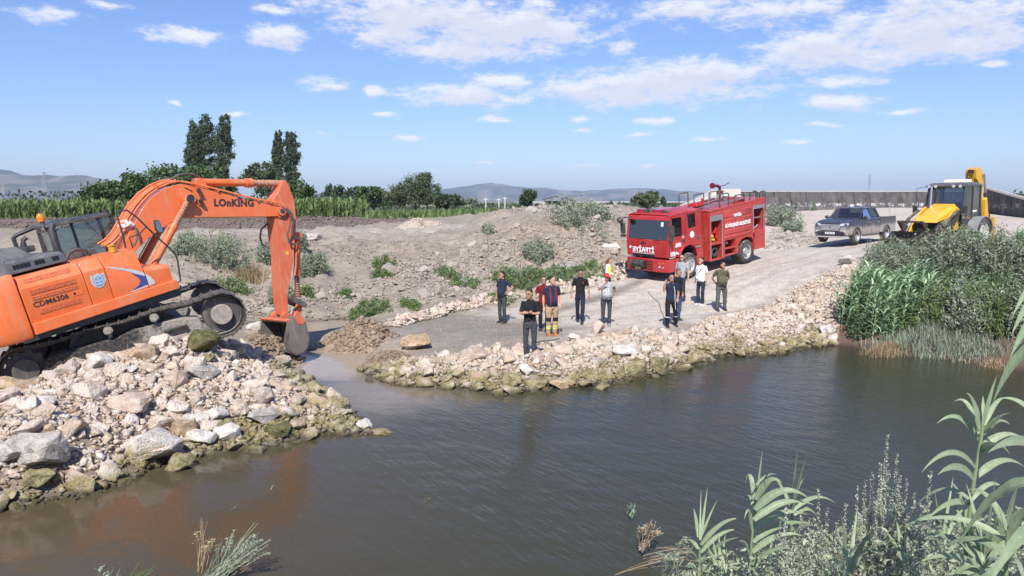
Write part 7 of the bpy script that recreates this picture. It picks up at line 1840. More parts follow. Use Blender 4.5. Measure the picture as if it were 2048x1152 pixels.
    # --- hair
    if cap is None:
        m = MB(); rgs = []
        for z, rx, ry, oy in ((.02, .082, .088, .022), (.055, .084, .100, .014), (.085, .082, .098, .012), (.115, .068, .084, .010), (.138, .038, .05, .012), (.143, .01, .012, .012)):
            rgs.append([H_((hd.x + rx * math.cos(2 * math.pi * k / 16), hd.y + oy + ry * math.sin(2 * math.pi * k / 16) * (1 if math.sin(2 * math.pi * k / 16) > 0 else (.30 if z < .05 else .62 if z < .08 else .86)), hd.z + z)) for k in range(16)])
        m.rings(rgs)
        m.tube([H_((hd.x - .06, hd.y + .05, hd.z - .03)), H_((hd.x, hd.y + .08, hd.z - .04)), H_((hd.x + .06, hd.y + .05, hd.z - .03))], .035, 7)
        if longhair:
            m.tube([H_((hd.x, hd.y + .07, hd.z + .02)), H_((hd.x, hd.y + .10, hd.z - .08)), H_((hd.x, hd.y + .10, hd.z - .20))], [.085, .075, .04], 9)
            for sd in (-1, 1): m.tube([H_((hd.x + sd * .075, hd.y + .01, hd.z + .05)), H_((hd.x + sd * .085, hd.y + .02, hd.z - .05)), H_((hd.x + sd * .07, hd.y + .03, hd.z - .14))], [.03, .03, .02], 7)
        remesh(m, "hair", hair, root, .014, .012, 40, M=R_, smooth_it=1)
    else:
        m = MB(); rgs = []
        for z, rx, ry in ((.045, .088, .106), (.075, .087, .104), (.11, .07, .085), (.135, .04, .05), (.14, .005, .006)):
            rgs.append([H_((hd.x + rx * math.cos(2 * math.pi * k / 18), hd.y + .006 + ry * math.sin(2 * math.pi * k / 18), hd.z + z)) for k in range(18)])
        m.rings(rgs); m.rings([[H_((hd.x + sx * .07, hd.y - .08 - dy * .09 * (1 - abs(sx) ** 2 * .6), hd.z + .05 - dy * .02 + dz)) for sx in (-1, -.5, 0, .5, 1)] + [H_((hd.x + sx * .07, hd.y - .06, hd.z + .05 + dz)) for sx in (1, 0, -1)] for dz, dy in ((0, 1), (.01, 1))])
        m.M = R_; m.build("cap", cap, root, smooth=50)
        m = MB(); m.tube([H_((hd.x - .07, hd.y + .04, hd.z + .02)), H_((hd.x, hd.y + .09, hd.z + .0)), H_((hd.x + .07, hd.y + .04, hd.z + .02))], .028, 7); m.M = R_; m.build("hair", hair, root)
    if beard:
        m = MB(); m.rings([[H_((hd.x + rx * math.cos(math.pi * (1 + k / 8)), hd.y + .02 + ry * math.sin(math.pi * (1 + k / 8)), hd.z + z)) for k in range(9)] + [H_((hd.x + rx * .7 * math.cos(math.pi * (2 - k / 8)), hd.y + .03 + ry * .8 * math.sin(math.pi * (2 - k / 8)), hd.z + z)) for k in range(9)] for z, rx, ry in ((-.125, .03, .09), (-.11, .055, .112), (-.07, .073, .122), (-.03, .077, .112))])
        m.M = R_; m.build("beard", beard, root, smooth=60)
    if glasses:
        m = MB()
        for sd in (-1, 1): m.sphere(H_((hd.x + sd * .033, hd.y - .103, hd.z + .012)), .026, 8, 5, (1, .25, .75)); m.tube([H_((hd.x + sd * .055, hd.y - .09, hd.z + .02)), H_((hd.x + sd * .085, hd.y + .02, hd.z + .015))], .004, 4)
        m.tube([H_((hd.x - .02, hd.y - .108, hd.z + .018)), H_((hd.x + .02, hd.y - .108, hd.z + .018))], .004, 4)
        m.M = R_; m.build("sunglasses", BLK, root)
    # --- shirt
    m = MB(); rgs = []
    B = build
    for z, rx, ry, oy in ((shirtlen, .172 * B, .122 * B + belly * .3, -belly * .25), (.98, .168 * B, .118 * B + belly * .6, -belly * .5), (1.06, .160 * B + belly * .15, .112 * B + belly * .75, -belly * .62), (1.16, .163 * B + belly * .1, .112 * B + belly * .55, -belly * .4), (1.27, .178 * B, .118 * B + belly * .1, 0), (1.36, .190 * B, .115 * B, 0), (1.43, .172 * B, .098 * B, 0), (1.475, .105, .08, .005), (1.50, .066, .062, .008)):
        ly = lean * max(0, (z - .9) / .57)
        rgs.append([(rx * math.copysign(abs(math.cos(2 * math.pi * k / 20)) ** .85, math.cos(2 * math.pi * k / 20)), oy + ly + ry * math.sin(2 * math.pi * k / 20), z) for k in range(20)])
    m.rings(rgs)
    for sd in (-1, 1):
        sh, el, wr = A[sd]; e_ = sh.lerp(el, min(1, sleeve * 1.3)) if sleeve < .8 else el
        pts = [nb + S((sd * .05, 0, -.07)), sh + S((0, 0, -.008)), sh.lerp(el, .35)] + ([e_] if sleeve < .8 else [el, el.lerp(wr, .85)])
        m.tube(pts, [.066, .062 * B, .060 * B] + ([.058 * B] if sleeve < .8 else [.056 * B, .043 * B]), 10)
    sm_ = remesh(m, "shirt", shirt, root, .017, .030, 7, M=R_, seed=px * .13, smooth_it=1)
    if collar is not None:
        m = MB(); m.tube([nb + S((.062 * math.cos(a_ * .628), -.005 + .062 * math.sin(a_ * .628), .035)) for a_ in range(10)], .014, 6, closed=True); m.M = R_; m.build("collar", collar, root)
    # --- trousers
    m = MB(); rgs = []
    for z, rx, ry in ((.80, .165 * B, .112 * B), (.88, .172 * B, .122 * B), (.96, .160 * B, .112 * B), (1.0, .150 * B, .105 * B)):
        rgs.append([(rx * math.cos(2 * math.pi * k / 18), -belly * .15 + ry * math.sin(2 * math.pi * k / 18), z) for k in range(18)])
    m.rings(rgs)
    for sd in (-1, 1):
        hip, knee, ank = J[sd]
        m.tube([hip + S((-sd * .01, 0, .03)), hip.lerp(knee, .35), knee, knee.lerp(ank, .5), ank + S((0, .01, -.01))], [.094 * B, .088 * B * trw, .066 * trw, .064 * trw, .055 * trw], 12)
    remesh(m, "trousers", trou, root, .017, .034, 9, M=R_, seed=py * .17, smooth_it=1, extra=trfn)
    # --- shoes
    for sd in (-1, 1):
        hip, knee, ank = J[sd]; m = MB()
        m.rings([[(ank.x + (x_ * .048), ank.y + y_, z_) for x_, y_ in ((-1, .06), (-1.05, -.06), (-.85, -.16), (0, -.20), (.85, -.16), (1.05, -.06), (1, .06), (0, .085))] for z_ in (.0, .035)] + [[(ank.x + x_ * .042, ank.y + y_, .075 if y_ < -.03 else .10) for x_, y_ in ((-1, .055), (-1.0, -.04), (-.8, -.12), (0, -.15), (.8, -.12), (1.0, -.04), (1, .055), (0, .075))]])
        m.M = R_; m.build("shoe", shoes, root, smooth=60)
    if extras: extras(root, R_, A, J, hd, H_, nb)
    return root

NAVYC = cloth("navy_cloth_shirt", (.022, .03, .055)); BLKC = cloth("black_cloth", (.018, .018, .020)); GREYJ = cloth("charcoal_denim", (.055, .058, .066)); DNAVY = cloth("navy_trousers", (.022, .027, .045))
WHTC = cloth("white_cloth", (.74, .74, .73), var=.08); OLIVE = cloth("olive_cloth", (.105, .095, .060)); GRYP_ = cloth("grey_marl_cloth", (.33, .34, .36), var=.12); GRYT = cloth("grey_trousers", (.10, .098, .094)); DKJ = cloth("dark_denim", (.03, .036, .055)); BLJ = cloth("blue_denim", (.05, .085, .17))
CHK = cloth("checked_cloth", (.50, .50, .50), chk=True, var=.1); REDC = cloth("red_cloth", (.42, .02, .025)); SAND = cloth("sand_turnout_cloth", (.36, .26, .16)); FLYEL = cloth("fluorescent_band", (.62, .62, .12), var=.1); SILVB = cloth("reflective_band", (.50, .50, .48), var=.1)
ORBOOT = flat("orange_boot", (.42, .15, .03), .6); VEST = cloth("fluorescent_vest", (.60, .72, .14), var=.1)
def chest_badge(root, R_, A, J, hd, H_, nb):
    m = MB(); m.prism([(.07, 1.30), (.11, 1.30), (.11, 1.355), (.09, 1.37), (.07, 1.355)], -.135, -.122); m.M = R_; m.build("chest_badge", REDC, root, smooth=0)
def fire_ex(root, R_, A, J, hd, H_, nb):
    m = MB()
    for sd in (-1, 1): m.tube([nb + Vector((sd * .07, .05, .0)), nb + Vector((sd * .085, -.085, -.05)), Vector((sd * .09, -.150, 1.25)), Vector((sd * .095, -.19, 1.1)), Vector((sd * .10, -.175, .98))], [.014, .016, .016, .016, .014], 6)
    m.M = R_; m.build("braces", REDC, root)
    m = MB(); m.prism([(-.105, .92), (-.05, .92), (-.05, .98), (-.105, .98)], -.17, -.15); m.M = R_; m.build("belt_pouch", REDC, root)
def fire_bands(c):
    z = c[:, 2]; out = np.zeros(len(c)); out[((z > .20) & (z < .245)) | ((z > .27) & (z < .315))] = 1; out[(z > .245) & (z < .27)] = 2; out[(z > .44) & (z < .56) & (c[:, 1] < -.02)] = 3
    return out
def cargo_bands(c):
    z = c[:, 2]; return ((z > .33) & (z < .37)).astype(float)
def lanyard(root, R_, A, J, hd, H_, nb):
    m = MB(); m.tube([nb + Vector((.05, -.05, .02)), Vector((.10, -.14, 1.25)), Vector((.10, -.15, 1.02)), Vector((.13, -.17, .62))], .008, 5); m.M = R_; m.build("white_strap", WHTC, root)
    sh, el, wr = A[-1]; d = Vector((0, 0, 1)); m = MB(); c_ = wr + Vector((.035, -.01, .07)); m.box(c_.x - .01, c_.x + .01, c_.y - .035, c_.y + .035, c_.z - .05, c_.z + .08); m.M = R_; m.build("mobile_phone", BLK, root)
def cap_ex(root, R_, A, J, hd, H_, nb):
    sh, el, wr = A[1]; c_ = wr + Vector((-.02, -.07, .07)); m = MB(); m.box(c_.x - .04, c_.x + .04, c_.y - .008, c_.y + .008, c_.z - .07, c_.z + .08); m.M = R_; m.build("mobile_phone", BLK, root)
    m = MB(); m.tube([(-.17, -.10, .955), (-.08, -.20, .95), (0, -.225, .95), (.08, -.20, .95), (.17, -.10, .955)], .020, 6); m.M = R_; m.build("belt", BLK, root)
def strap_ex(root, R_, A, J, hd, H_, nb):
    m = MB(); m.tube([nb + Vector((.11, .02, -.0)), Vector((.085, -.125, 1.36)), Vector((.03, -.155, 1.26)), Vector((-.05, -.185, 1.14)), Vector((-.14, -.165, 1.04)), Vector((-.19, .0, .98))], .013, 6); m.M = R_; m.build("crossbody_strap", BLK, root)
    m = MB(); m.tube([A[1][2] + Vector((.028 * math.cos(a_), .028 * math.sin(a_), 0)) for a_ in [k * .9 for k in range(7)]], .008, 5, closed=True); m.M = R_; m.build("wristwatch", BLK, root)
def vest_ex(root, R_, A, J, hd, H_, nb):
    m = MB(); rgs = []
    for z, rx, ry in ((.92, .185, .135), (1.06, .172, .125), (1.2, .178, .13), (1.32, .185, .125), (1.42, .13, .10), (1.46, .10, .08)):
        rgs.append([(rx * math.cos(2 * math.pi * k / 18), ry * math.sin(2 * math.pi * k / 18), z) for k in range(18)])
    m.rings(rgs, caps=False); m.M = R_; m.build("safety_vest", VEST, root, smooth=60)
    m = MB(); m.rings([[(.182 * math.cos(2 * math.pi * k / 18), .134 * math.sin(2 * math.pi * k / 18), z) for k in range(18)] for z in (1.0, 1.05)], caps=False); m.M = R_; m.build("reflective_band", SILVB, root, smooth=60)

person(1005, 646, 1.74, -.75, "man in a dark navy polo with a hand on his hip, leftmost of the group", NAVYC, GREYJ, arms=('hip', 'down'), belly=.07, head=(-.35, .05), collar=NAVYC, beard=None, build=1.02)
person(1060, 718, 1.74, -.15, "man in black t-shirt with folded arms standing on a white block at the water edge", BLKC, GREYJ, skin=SK1, arms=('cross', 'cross2'), head=(-.45, .18), shoes=flat("grey_trainer", (.16, .16, .17), .6), build=1.03, sleeve=.62)
person(1103, 671, 1.77, .35, "firefighter in sand coloured turnout trousers with yellow bands and red braces", NAVYC, [SAND, FLYEL, SILVB, BLKC], skin=SK2, arms=('half', 'down'), belly=.08, head=(.5, .05), shoes=ORBOOT, extras=fire_ex, trfn=fire_bands, trw=1.28, build=1.05)
person(1087, 661, 1.70, .1, "man in a red sleeved dark top mostly hidden behind the firefighter", cloth("dark_red_cloth", (.16, .014, .018)), BLKC, arms=('down', 'out'), build=.98)
person(1160, 645, 1.78, .0, "man in black polo with a chest badge walking forward with his head down", BLKC, DNAVY, arms=('out', 'out'), head=(0, .32), stance=(.06, -.16, .07, .20), extras=chest_badge, collar=BLKC)
person(1212, 651, 1.68, .15, "stout man in red cap and checked shirt with one hand at his mouth", CHK, GREYJ, arms=('hold', 'mouth'), belly=.14, build=1.1, head=(.1, .1), cap=paint("red_cap_cloth", (.55, .015, .03), .8, .1, coat=0), shoes=flat("grey_trainer2", (.22, .22, .22), .6), extras=cap_ex)
person(1216, 596, 1.60, 1.2, "small woman with auburn hair in a yellow safety vest by the roadside stones", WHTC, DKJ, skin=SK2, hair=HAIRB, arms=('half', 'half'), longhair=True, build=.88, extras=vest_ex, sleeve=.9, head=(.1, .3))
person(1340, 654, 1.66, .25, "man in dark work clothes with reflective leg bands holding a phone to his ear", NAVYC, [BLKC, SILVB], arms=('half', 'phone'), head=(.1, .05), stance=(.22, .10, .10, -.05), extras=lanyard, trfn=cargo_bands, trw=1.12)
person(1353, 641, 1.70, .9, "balding man in black t-shirt and jeans just behind the man on the phone", BLKC, BLJ, hair=HAIRG, arms=('down', 'down'), head=(.4, .15), belly=.05)
person(1362, 602, 1.76, -.45, "man in a pale grey polo shirt and sunglasses in front of the fire engine wheel", GRYP_, DKJ, skin=SK2, arms=('out', 'down'), glasses=True, beard=HAIRD, collar=GRYP_, belly=.05, head=(.2, .05))
person(1401, 611, 1.76, -.7, "man in white t-shirt with a crossbody strap and white shoes", WHTC, DKJ, skin=SK2, arms=('down', 'down'), beard=HAIRD, shoes=SHOEL, extras=strap_ex, belly=.08, build=1.05, head=(-.2, .05))
person(1441, 621, 1.72, .35, "bearded man in olive t-shirt and grey trousers with his hands behind his back", OLIVE, GRYT, arms=('behind', 'behind'), beard=HAIRD, belly=.12, build=1.08, head=(.55, .12), trw=1.12, stance=(.16, .02, .13, -.02))
# ------------------------------------------------------------------ vegetation
def leafmat(name, a, b, trans=.25, rough=.65):
    if name in MATS: return MATS[name]
    t = NT(name); at_ = t.add("ShaderNodeAttribute"); at_.attribute_name = "tint"
    c = t.mix(at_.outputs["Fac"], a, b)
    if name == "giant_reed_leaf":
        n_ = t.noise(9, 5, .7, coord="World"); c = t.mix(t.ramp(n_, .56, .74, 0, .8, True), c, (.36, .31, .17)); n_ = t.noise(60, 3, .6, coord="World", stretch=(1, 1, .2)); c = t.mix(t.ramp(n_, .4, .65, 0, .35), c, (.13, .19, .10))
    bs = t.add("ShaderNodeBsdfPrincipled"); t.link(c, bs.inputs["Base Color"]); bs.inputs["Roughness"].default_value = rough; bs.inputs["Specular IOR Level"].default_value = .3
    tr = t.add("ShaderNodeBsdfTranslucent"); t.link(c, tr.inputs[0])
    m = t.add("ShaderNodeMixShader"); m.inputs[0].default_value = trans
    t.link(bs.outputs[0], m.inputs[1]); t.link(tr.outputs[0], m.inputs[2]); t.link(m.outputs[0], t.out.inputs[0])
    MATS[name] = t.m
    return t.m
BARK = flat("bark", (.10, .08, .065), .9, var=.3, scale=12, bump=1)
L_POP = leafmat("poplar_leaf", (0.038, 0.062, 0.030), (0.129, 0.169, 0.086)); L_FIG = leafmat("fig_leaf", (0.041, 0.075, 0.026), (0.123, 0.189, 0.065)); L_WIL = leafmat("willow_leaf", (0.061, 0.092, 0.041), (0.169, 0.209, 0.108))
L_DRK = leafmat("dark_leaf", (0.033, 0.057, 0.030), (0.105, 0.143, 0.075)); L_CORN = leafmat("corn_leaf", (0.104, 0.166, 0.048), (0.235, 0.318, 0.117)); L_GRN = leafmat("weed_leaf", (0.079, 0.132, 0.039), (0.212, 0.291, 0.106))
L_GREY = leafmat("grey_weed_leaf", (0.164, 0.202, 0.136), (0.424, 0.473, 0.347)); L_REED = leafmat("reed_leaf", (0.216, 0.325, 0.171), (0.530, 0.673, 0.423)); L_STRAW = leafmat("straw", (0.275, 0.188, 0.100), (0.525, 0.425, 0.263))
L_MUG = leafmat("mugwort_flower", (0.315, 0.362, 0.223), (0.609, 0.609, 0.510)); L_BIG = leafmat("giant_reed_leaf", (0.275, 0.352, 0.207), (0.400, 0.475, 0.301), .3, .45); L_TWIG = leafmat("dry_twig", (.13, .10, .07), (.34, .27, .19), 0)
L_DGRN = leafmat("bramble_leaf", (0.040, 0.076, 0.033), (0.125, 0.193, 0.080))

def quads(P, size, aspect=.55, upb=0.0, droop=0.0):
    """leaf shaped quads at P: returns V,F"""
    n = len(P); size = np.broadcast_to(size, n)
    d = rng.normal(0, 1, (n, 3)); d[:, 2] = d[:, 2] * (1 - abs(upb)) + upb * 1.6; d /= np.linalg.norm(d, axis=1)[:, None]
    s = np.cross(d, rng.normal(0, 1, (n, 3))); s /= np.linalg.norm(s, axis=1)[:, None] + 1e-9
    L = size[:, None]; Wd_ = L * aspect
    V = np.stack([P - d * L * .5, P + s * Wd_ * .5, P + d * L * .5, P - s * Wd_ * .5], 1).reshape(-1, 3)
    return V, np.arange(n * 4).reshape(n, 4)

def blades(P, h, w, lean, az=None, seg=3, curve=1.0, tipw=.1):
    """curved blades: base P, height h, width w, lean (horizontal reach)"""
    n = len(P); h = np.broadcast_to(h, n); w = np.broadcast_to(w, n); lean = np.broadcast_to(lean, n)
    az = rng.uniform(0, 6.28, n) if az is None else np.broadcast_to(az, n)
    dx, dy = np.cos(az), np.sin(az); ta = az + 1.57 + rng.normal(0, .5, n)
    tx, ty = np.cos(ta), np.sin(ta); V = []
    for k in range(seg + 1):
        t_ = k / seg; ww = w * (math.sin(math.pi * min(1, .25 + t_ * .75)) ** .8 * (1 - tipw) + tipw) * (1 if k < seg else .1) * .5
        r_ = lean * t_ ** (1 + curve * .8); z = h * (t_ - .35 * curve * t_ ** 3 * np.clip(lean / (h + 1e-6), 0, 1.5))
        c = P + np.stack([dx * r_, dy * r_, z], 1)
        V += [c + np.stack([tx * ww, ty * ww, 0 * ww], 1), c - np.stack([tx * ww, ty * ww, 0 * ww], 1)]
    V = np.stack(V, 1).reshape(-1, 3); m = (seg + 1) * 2
    b = (np.arange(n) * m)[:, None, None]; f = np.array([[2 * k, 2 * k + 1, 2 * k + 3, 2 * k + 2] for k in range(seg)])[None]
    return V, (b + f).reshape(-1, 4)

def cat(lst):
    Vs, Fs, Ts = [], [], []; b = 0
    for V, Fq_, T in lst:
        Vs.append(V); Fs.append(Fq_ + b); Ts.append(np.broadcast_to(T, len(V)) if np.ndim(T) == 0 else T); b += len(V)
    return np.concatenate(Vs), np.concatenate(Fs), np.concatenate(Ts)

def crown_pts(ells, n, clump=.16, nclump=60, hollow=.45):
    """clumpy points in a union of ellipsoids (cx,cy,cz,rx,ry,rz)"""
    vol = np.array([e[3] * e[5] for e in ells]); vol = vol / vol.sum(); out = []; tn = []
    for e, v in zip(ells, vol):
        k = max(4, int(nclump * v)); c = rng.normal(0, 1, (k, 3)); c /= np.linalg.norm(c, axis=1)[:, None]
        c *= (hollow + (1 - hollow) * rng.random(k) ** .4)[:, None]
        idx_ = rng.integers(0, k, int(n * v)); sz_ = rng.uniform(.6, 1.35, k)
        p = c[idx_] + rng.normal(0, clump, (len(idx_), 3)) * sz_[idx_][:, None]
        ct = rng.random(k)[idx_]
        out.append(p * np.array(e[3:])[None] + np.array(e[:3])[None]); tn.append(.25 * ct + .75 * rng.random(len(idx_)))
    return np.concatenate(out), np.concatenate(tn)

def tree(name, label, cat_, D, ells_px, mat, n, leaf, base_px, group=None, nclump=60, clump=.16, upb=0.0, trunk=.18, aspect=.6, zb=None):
    """ells_px: (px,py,half w,half h) crown lobes"""
    bx = (base_px[0] - CX) / F * D; z0 = h1(bx, D) if zb is None else zb
    root = thing(name, label, cat_, (bx, D, z0), group=group)
    ells = []
    for (px, py, rx, rz) in ells_px:
        p = atd(px, py, D); ells.append((p[0] - bx, rnd.uniform(-.2, .2) * rx / F * D, p[2] - z0, rx / F * D, rx / F * D * .85, rz / F * D))
    P, T = crown_pts(ells, n, clump, nclump)
    P = P[P[:, 2] > .05] if len(P) else P; T = T[:len(P)]
    V, Fq_ = quads(P, leaf * rng.uniform(.6, 1.3, len(P)), aspect, upb)
    np_mesh("crown", V, Fq_, mat, root, np.repeat(T, 4))
    m = MB(); top = max(ells, key=lambda e: e[2]); m.tube([(0, 0, -.3), (.05, 0, top[2] * .4), (top[0] * .6, top[1], top[2] * .95)], [trunk, trunk * .7, trunk * .25], 8)
    for e in ells[:6]: m.tube([(e[0] * .15, e[1] * .15, e[2] * .35), (e[0] * .6, e[1] * .6, e[2] * .75), (e[0], e[1], e[2] + e[5] * .4)], [trunk * .45, trunk * .3, trunk * .1], 5)
    m.build("trunk", BARK, root)
    return root

def poplar(px, top, w, label, D=140, grp="tall poplars on the plain", bot=392):
    z = [top + (bot - top) * k for k in (.08, .2, .34, .5, .66, .82)]; hw = [w * k for k in (.30, .42, .48, .49, .46, .38)]
    el_ = [(px + rnd.uniform(-.08, .08) * w + (1 - k / 5) * 2, zz, h_, (bot - top) * .125) for k, (zz, h_) in enumerate(zip(z, hw))]
    tree("poplar", label, "tree", D, el_, L_POP, 9000, .40, (px, bot), grp, 200, .15, .55, .35, .55)
poplar(385, 250, 30, "leftmost and shorter stem of the left poplar clump"); poplar(409, 238, 46, "middle full poplar of the left poplar clump", 141); poplar(447, 235, 36, "right hand poplar of the left clump with a gap beside it", 139)
poplar(556, 268, 22, "slimmer left poplar of the pair behind the excavator arm", 141); poplar(580, 265, 32, "broader right poplar of the pair behind the excavator arm", 139)
tree("fig_tree", "low round leafy tree at the left end of the dark thicket behind the boom", "tree", 84, [(225, 392, 50, 24), (195, 402, 30, 16), (255, 376, 40, 26)], L_FIG, 6500, .42, (225, 420), "thicket behind the excavator", 110)
tree("fig_tree", "broad leafy tree in the middle of the thicket behind the boom", "tree", 82, [(315, 368, 62, 34), (280, 385, 40, 26), (350, 385, 40, 28)], L_FIG, 9000, .42, (315, 420), "thicket behind the excavator", 150)
tree("fig_tree", "leafy tree at the right end of the thicket below the tall poplars", "tree", 84, [(405, 368, 48, 32), (440, 385, 34, 26), (380, 392, 40, 22)], L_FIG, 7500, .42, (405, 420), "thicket behind the excavator", 120)
tree("ash_tree", "airy grey green tree between the two poplar clumps", "tree", 118, [(525, 345, 28, 20), (500, 360, 22, 12), (540, 372, 28, 20)], L_WIL, 5200, .42, (525, 405), None, 80)
tree("ash_tree", "rounded dark tree right of the excavator arm", "tree", 100, [(600, 385, 26, 22), (585, 398, 24, 16)], L_FIG, 3400, .42, (600, 412), None, 60)
tree("hedge_tree", "dark ragged tree with upright tips right of the cornfield", "tree", 105, [(690, 396, 32, 18), (668, 385, 16, 16), (705, 390, 22, 16), (655, 400, 20, 14)], L_DRK, 4200, .40, (690, 416), "trees along the field edge", 70)
tree("hedge_tree", "small dark tree with a leaning umbrella crown", "tree", 104, [(745, 386, 26, 11), (752, 400, 24, 12), (725, 384, 12, 8)], L_FIG, 3200, .40, (748, 416), "trees along the field edge", 50)
tree("willow_tree", "big wind combed bushy tree in the middle distance", "tree", 100, [(832, 372, 28, 22), (815, 392, 36, 22), (858, 388, 26, 22), (850, 362, 14, 16)], L_WIL, 9000, .36, (832, 418), "trees along the field edge", 130, .17, .35, .2, .35)
tree("willow_tree", "lower grey green bush at the left foot of the wind combed tree", "tree", 98, [(790, 398, 22, 16), (800, 385, 10, 14)], L_WIL, 2400, .34, (792, 418), "trees along the field edge", 40, .17, .35, .2, .35)
tree("hedge_tree", "low dark round tree right of the wind combed tree", "tree", 102, [(895, 402, 30, 11), (880, 398, 18, 10)], L_DRK, 2400, .38, (895, 414), "trees along the field edge", 44)
tree("round_tree", "single rounded tree standing alone on the plain", "tree", 125, [(1057, 396, 15, 15), (1050, 400, 11, 10), (1063, 390, 10, 10)], L_DRK, 2600, .40, (1057, 414), None, 50)
tree("bush_tree", "spreading green bush behind the rubble left of the fire engine roof", "tree", 66, [(1290, 400, 22, 12), (1305, 395, 14, 12), (1278, 404, 14, 10)], L_WIL, 2600, .26, (1292, 412), None, 50, .17, .4)
tree("small_tree", "narrow little tree right of the spreading bush", "tree", 90, [(1326, 403, 5, 9)], L_DRK, 500, .3, (1326, 412), None, 12)
tree("field_bush", "pale field bush beside the earth heaps", "bush", 92, [(944, 406, 12, 8)], L_GREY, 900, .28, (944, 414), None, 16)
for k, (px, w) in enumerate(((2010, 16), (2035, 22))): tree("distant_tree", ["smaller dark tree top beyond the sloping wall", "larger dark tree top beyond the sloping wall, at the frame edge"][k], "tree", 170, [(px, 398, w, 9)], L_DRK, 900, .6, (px, 408), "trees beyond the sloping wall", 20)
# far line of trees
xs = rng.uniform(-700, 620, 9000); ds = rng.uniform(240, 330, 9000)
hh = (sstep(-.25, .25, fbm(xs * .02, xs * 0, 3)) * 5.5 + .8)
P = np.stack([xs, ds, 2.4 + hh * rng.random(9000) ** .7], 1); P = P[(np.abs((P[:, 0] / P[:, 1]) - .0) < 2)]
V, Fq_ = quads(P, 2.0 * rng.uniform(.5, 1.2, len(P)), .8); tag(np_mesh("treeline", V, Fq_, L_DRK, None, np.repeat(rng.random(len(P)) * .8, 4)), "dark line of trees and hedges far across the plain", "treeline", kind="stuff")
# corn
n = 4800; D_ = 78 + 26 * rng.random(n) ** 1.5; px_ = rng.uniform(-420, 735, n) - (D_ - 78) * .6; X = (px_ - CX) / F * D_
Z = Hg(X, D_); hts = 1.75 * rng.uniform(.85, 1.12, n); L_ = []
for k in range(5):
    t_ = .14 + .17 * k; V, Fq_ = blades(np.stack([X + rng.normal(0, .03, n), D_, Z + hts * t_], 1), hts * .42, .17, rng.uniform(.25, .5, n)); L_.append((V, Fq_, np.repeat(rng.random(n) * .8 + .2 * k / 6, 8)))
V, Fq_ = blades(np.stack([X, D_, Z], 1), hts, .06, .05); L_.append((V, Fq_, .6))
tag(np_mesh("cornfield", *cat(L_)[:2], L_CORN, None, cat(L_)[2]), "strip of tall green maize behind the ploughed earth", "crop", kind="stuff")
# rough grass right of the maize and across the plain
def grass(name, label, X, Y, h, w, lean, mat, tint=(0, 1), cat_="grass"):
    Z = np.maximum(Hg(X, Y), 0); V, Fq_ = blades(np.stack([X, Y, Z - .02], 1), h * rng.uniform(.5, 1.2, len(X)), w, lean * rng.uniform(.3, 1.2, len(X)), seg=2)
    return tag(np_mesh(name, V, Fq_, mat, None, np.repeat(rng.uniform(tint[0], tint[1], len(X)), 6), kind="stuff"), label, cat_)
n = 5000; D_ = rng.uniform(72, 110, n); X = (rng.uniform(735, 1000, n) - CX) / F * D_
k_ = fbm(X * .15, D_ * .1, 3) > -.12; grass("rough_grass", "patchy rough green grass between the maize and the earth heaps", X[k_], D_[k_], .8, .22, .3, L_GRN)
n = 9000; D_ = rng.uniform(90, 230, n); X = rng.uniform(-140, 60, n); k_ = fbm(X * .04, D_ * .03, 3) > .02
grass("plain_scrub", "low scrub scattered over the plain", X[k_], D_[k_], 1.1, .5, .4, L_DRK)

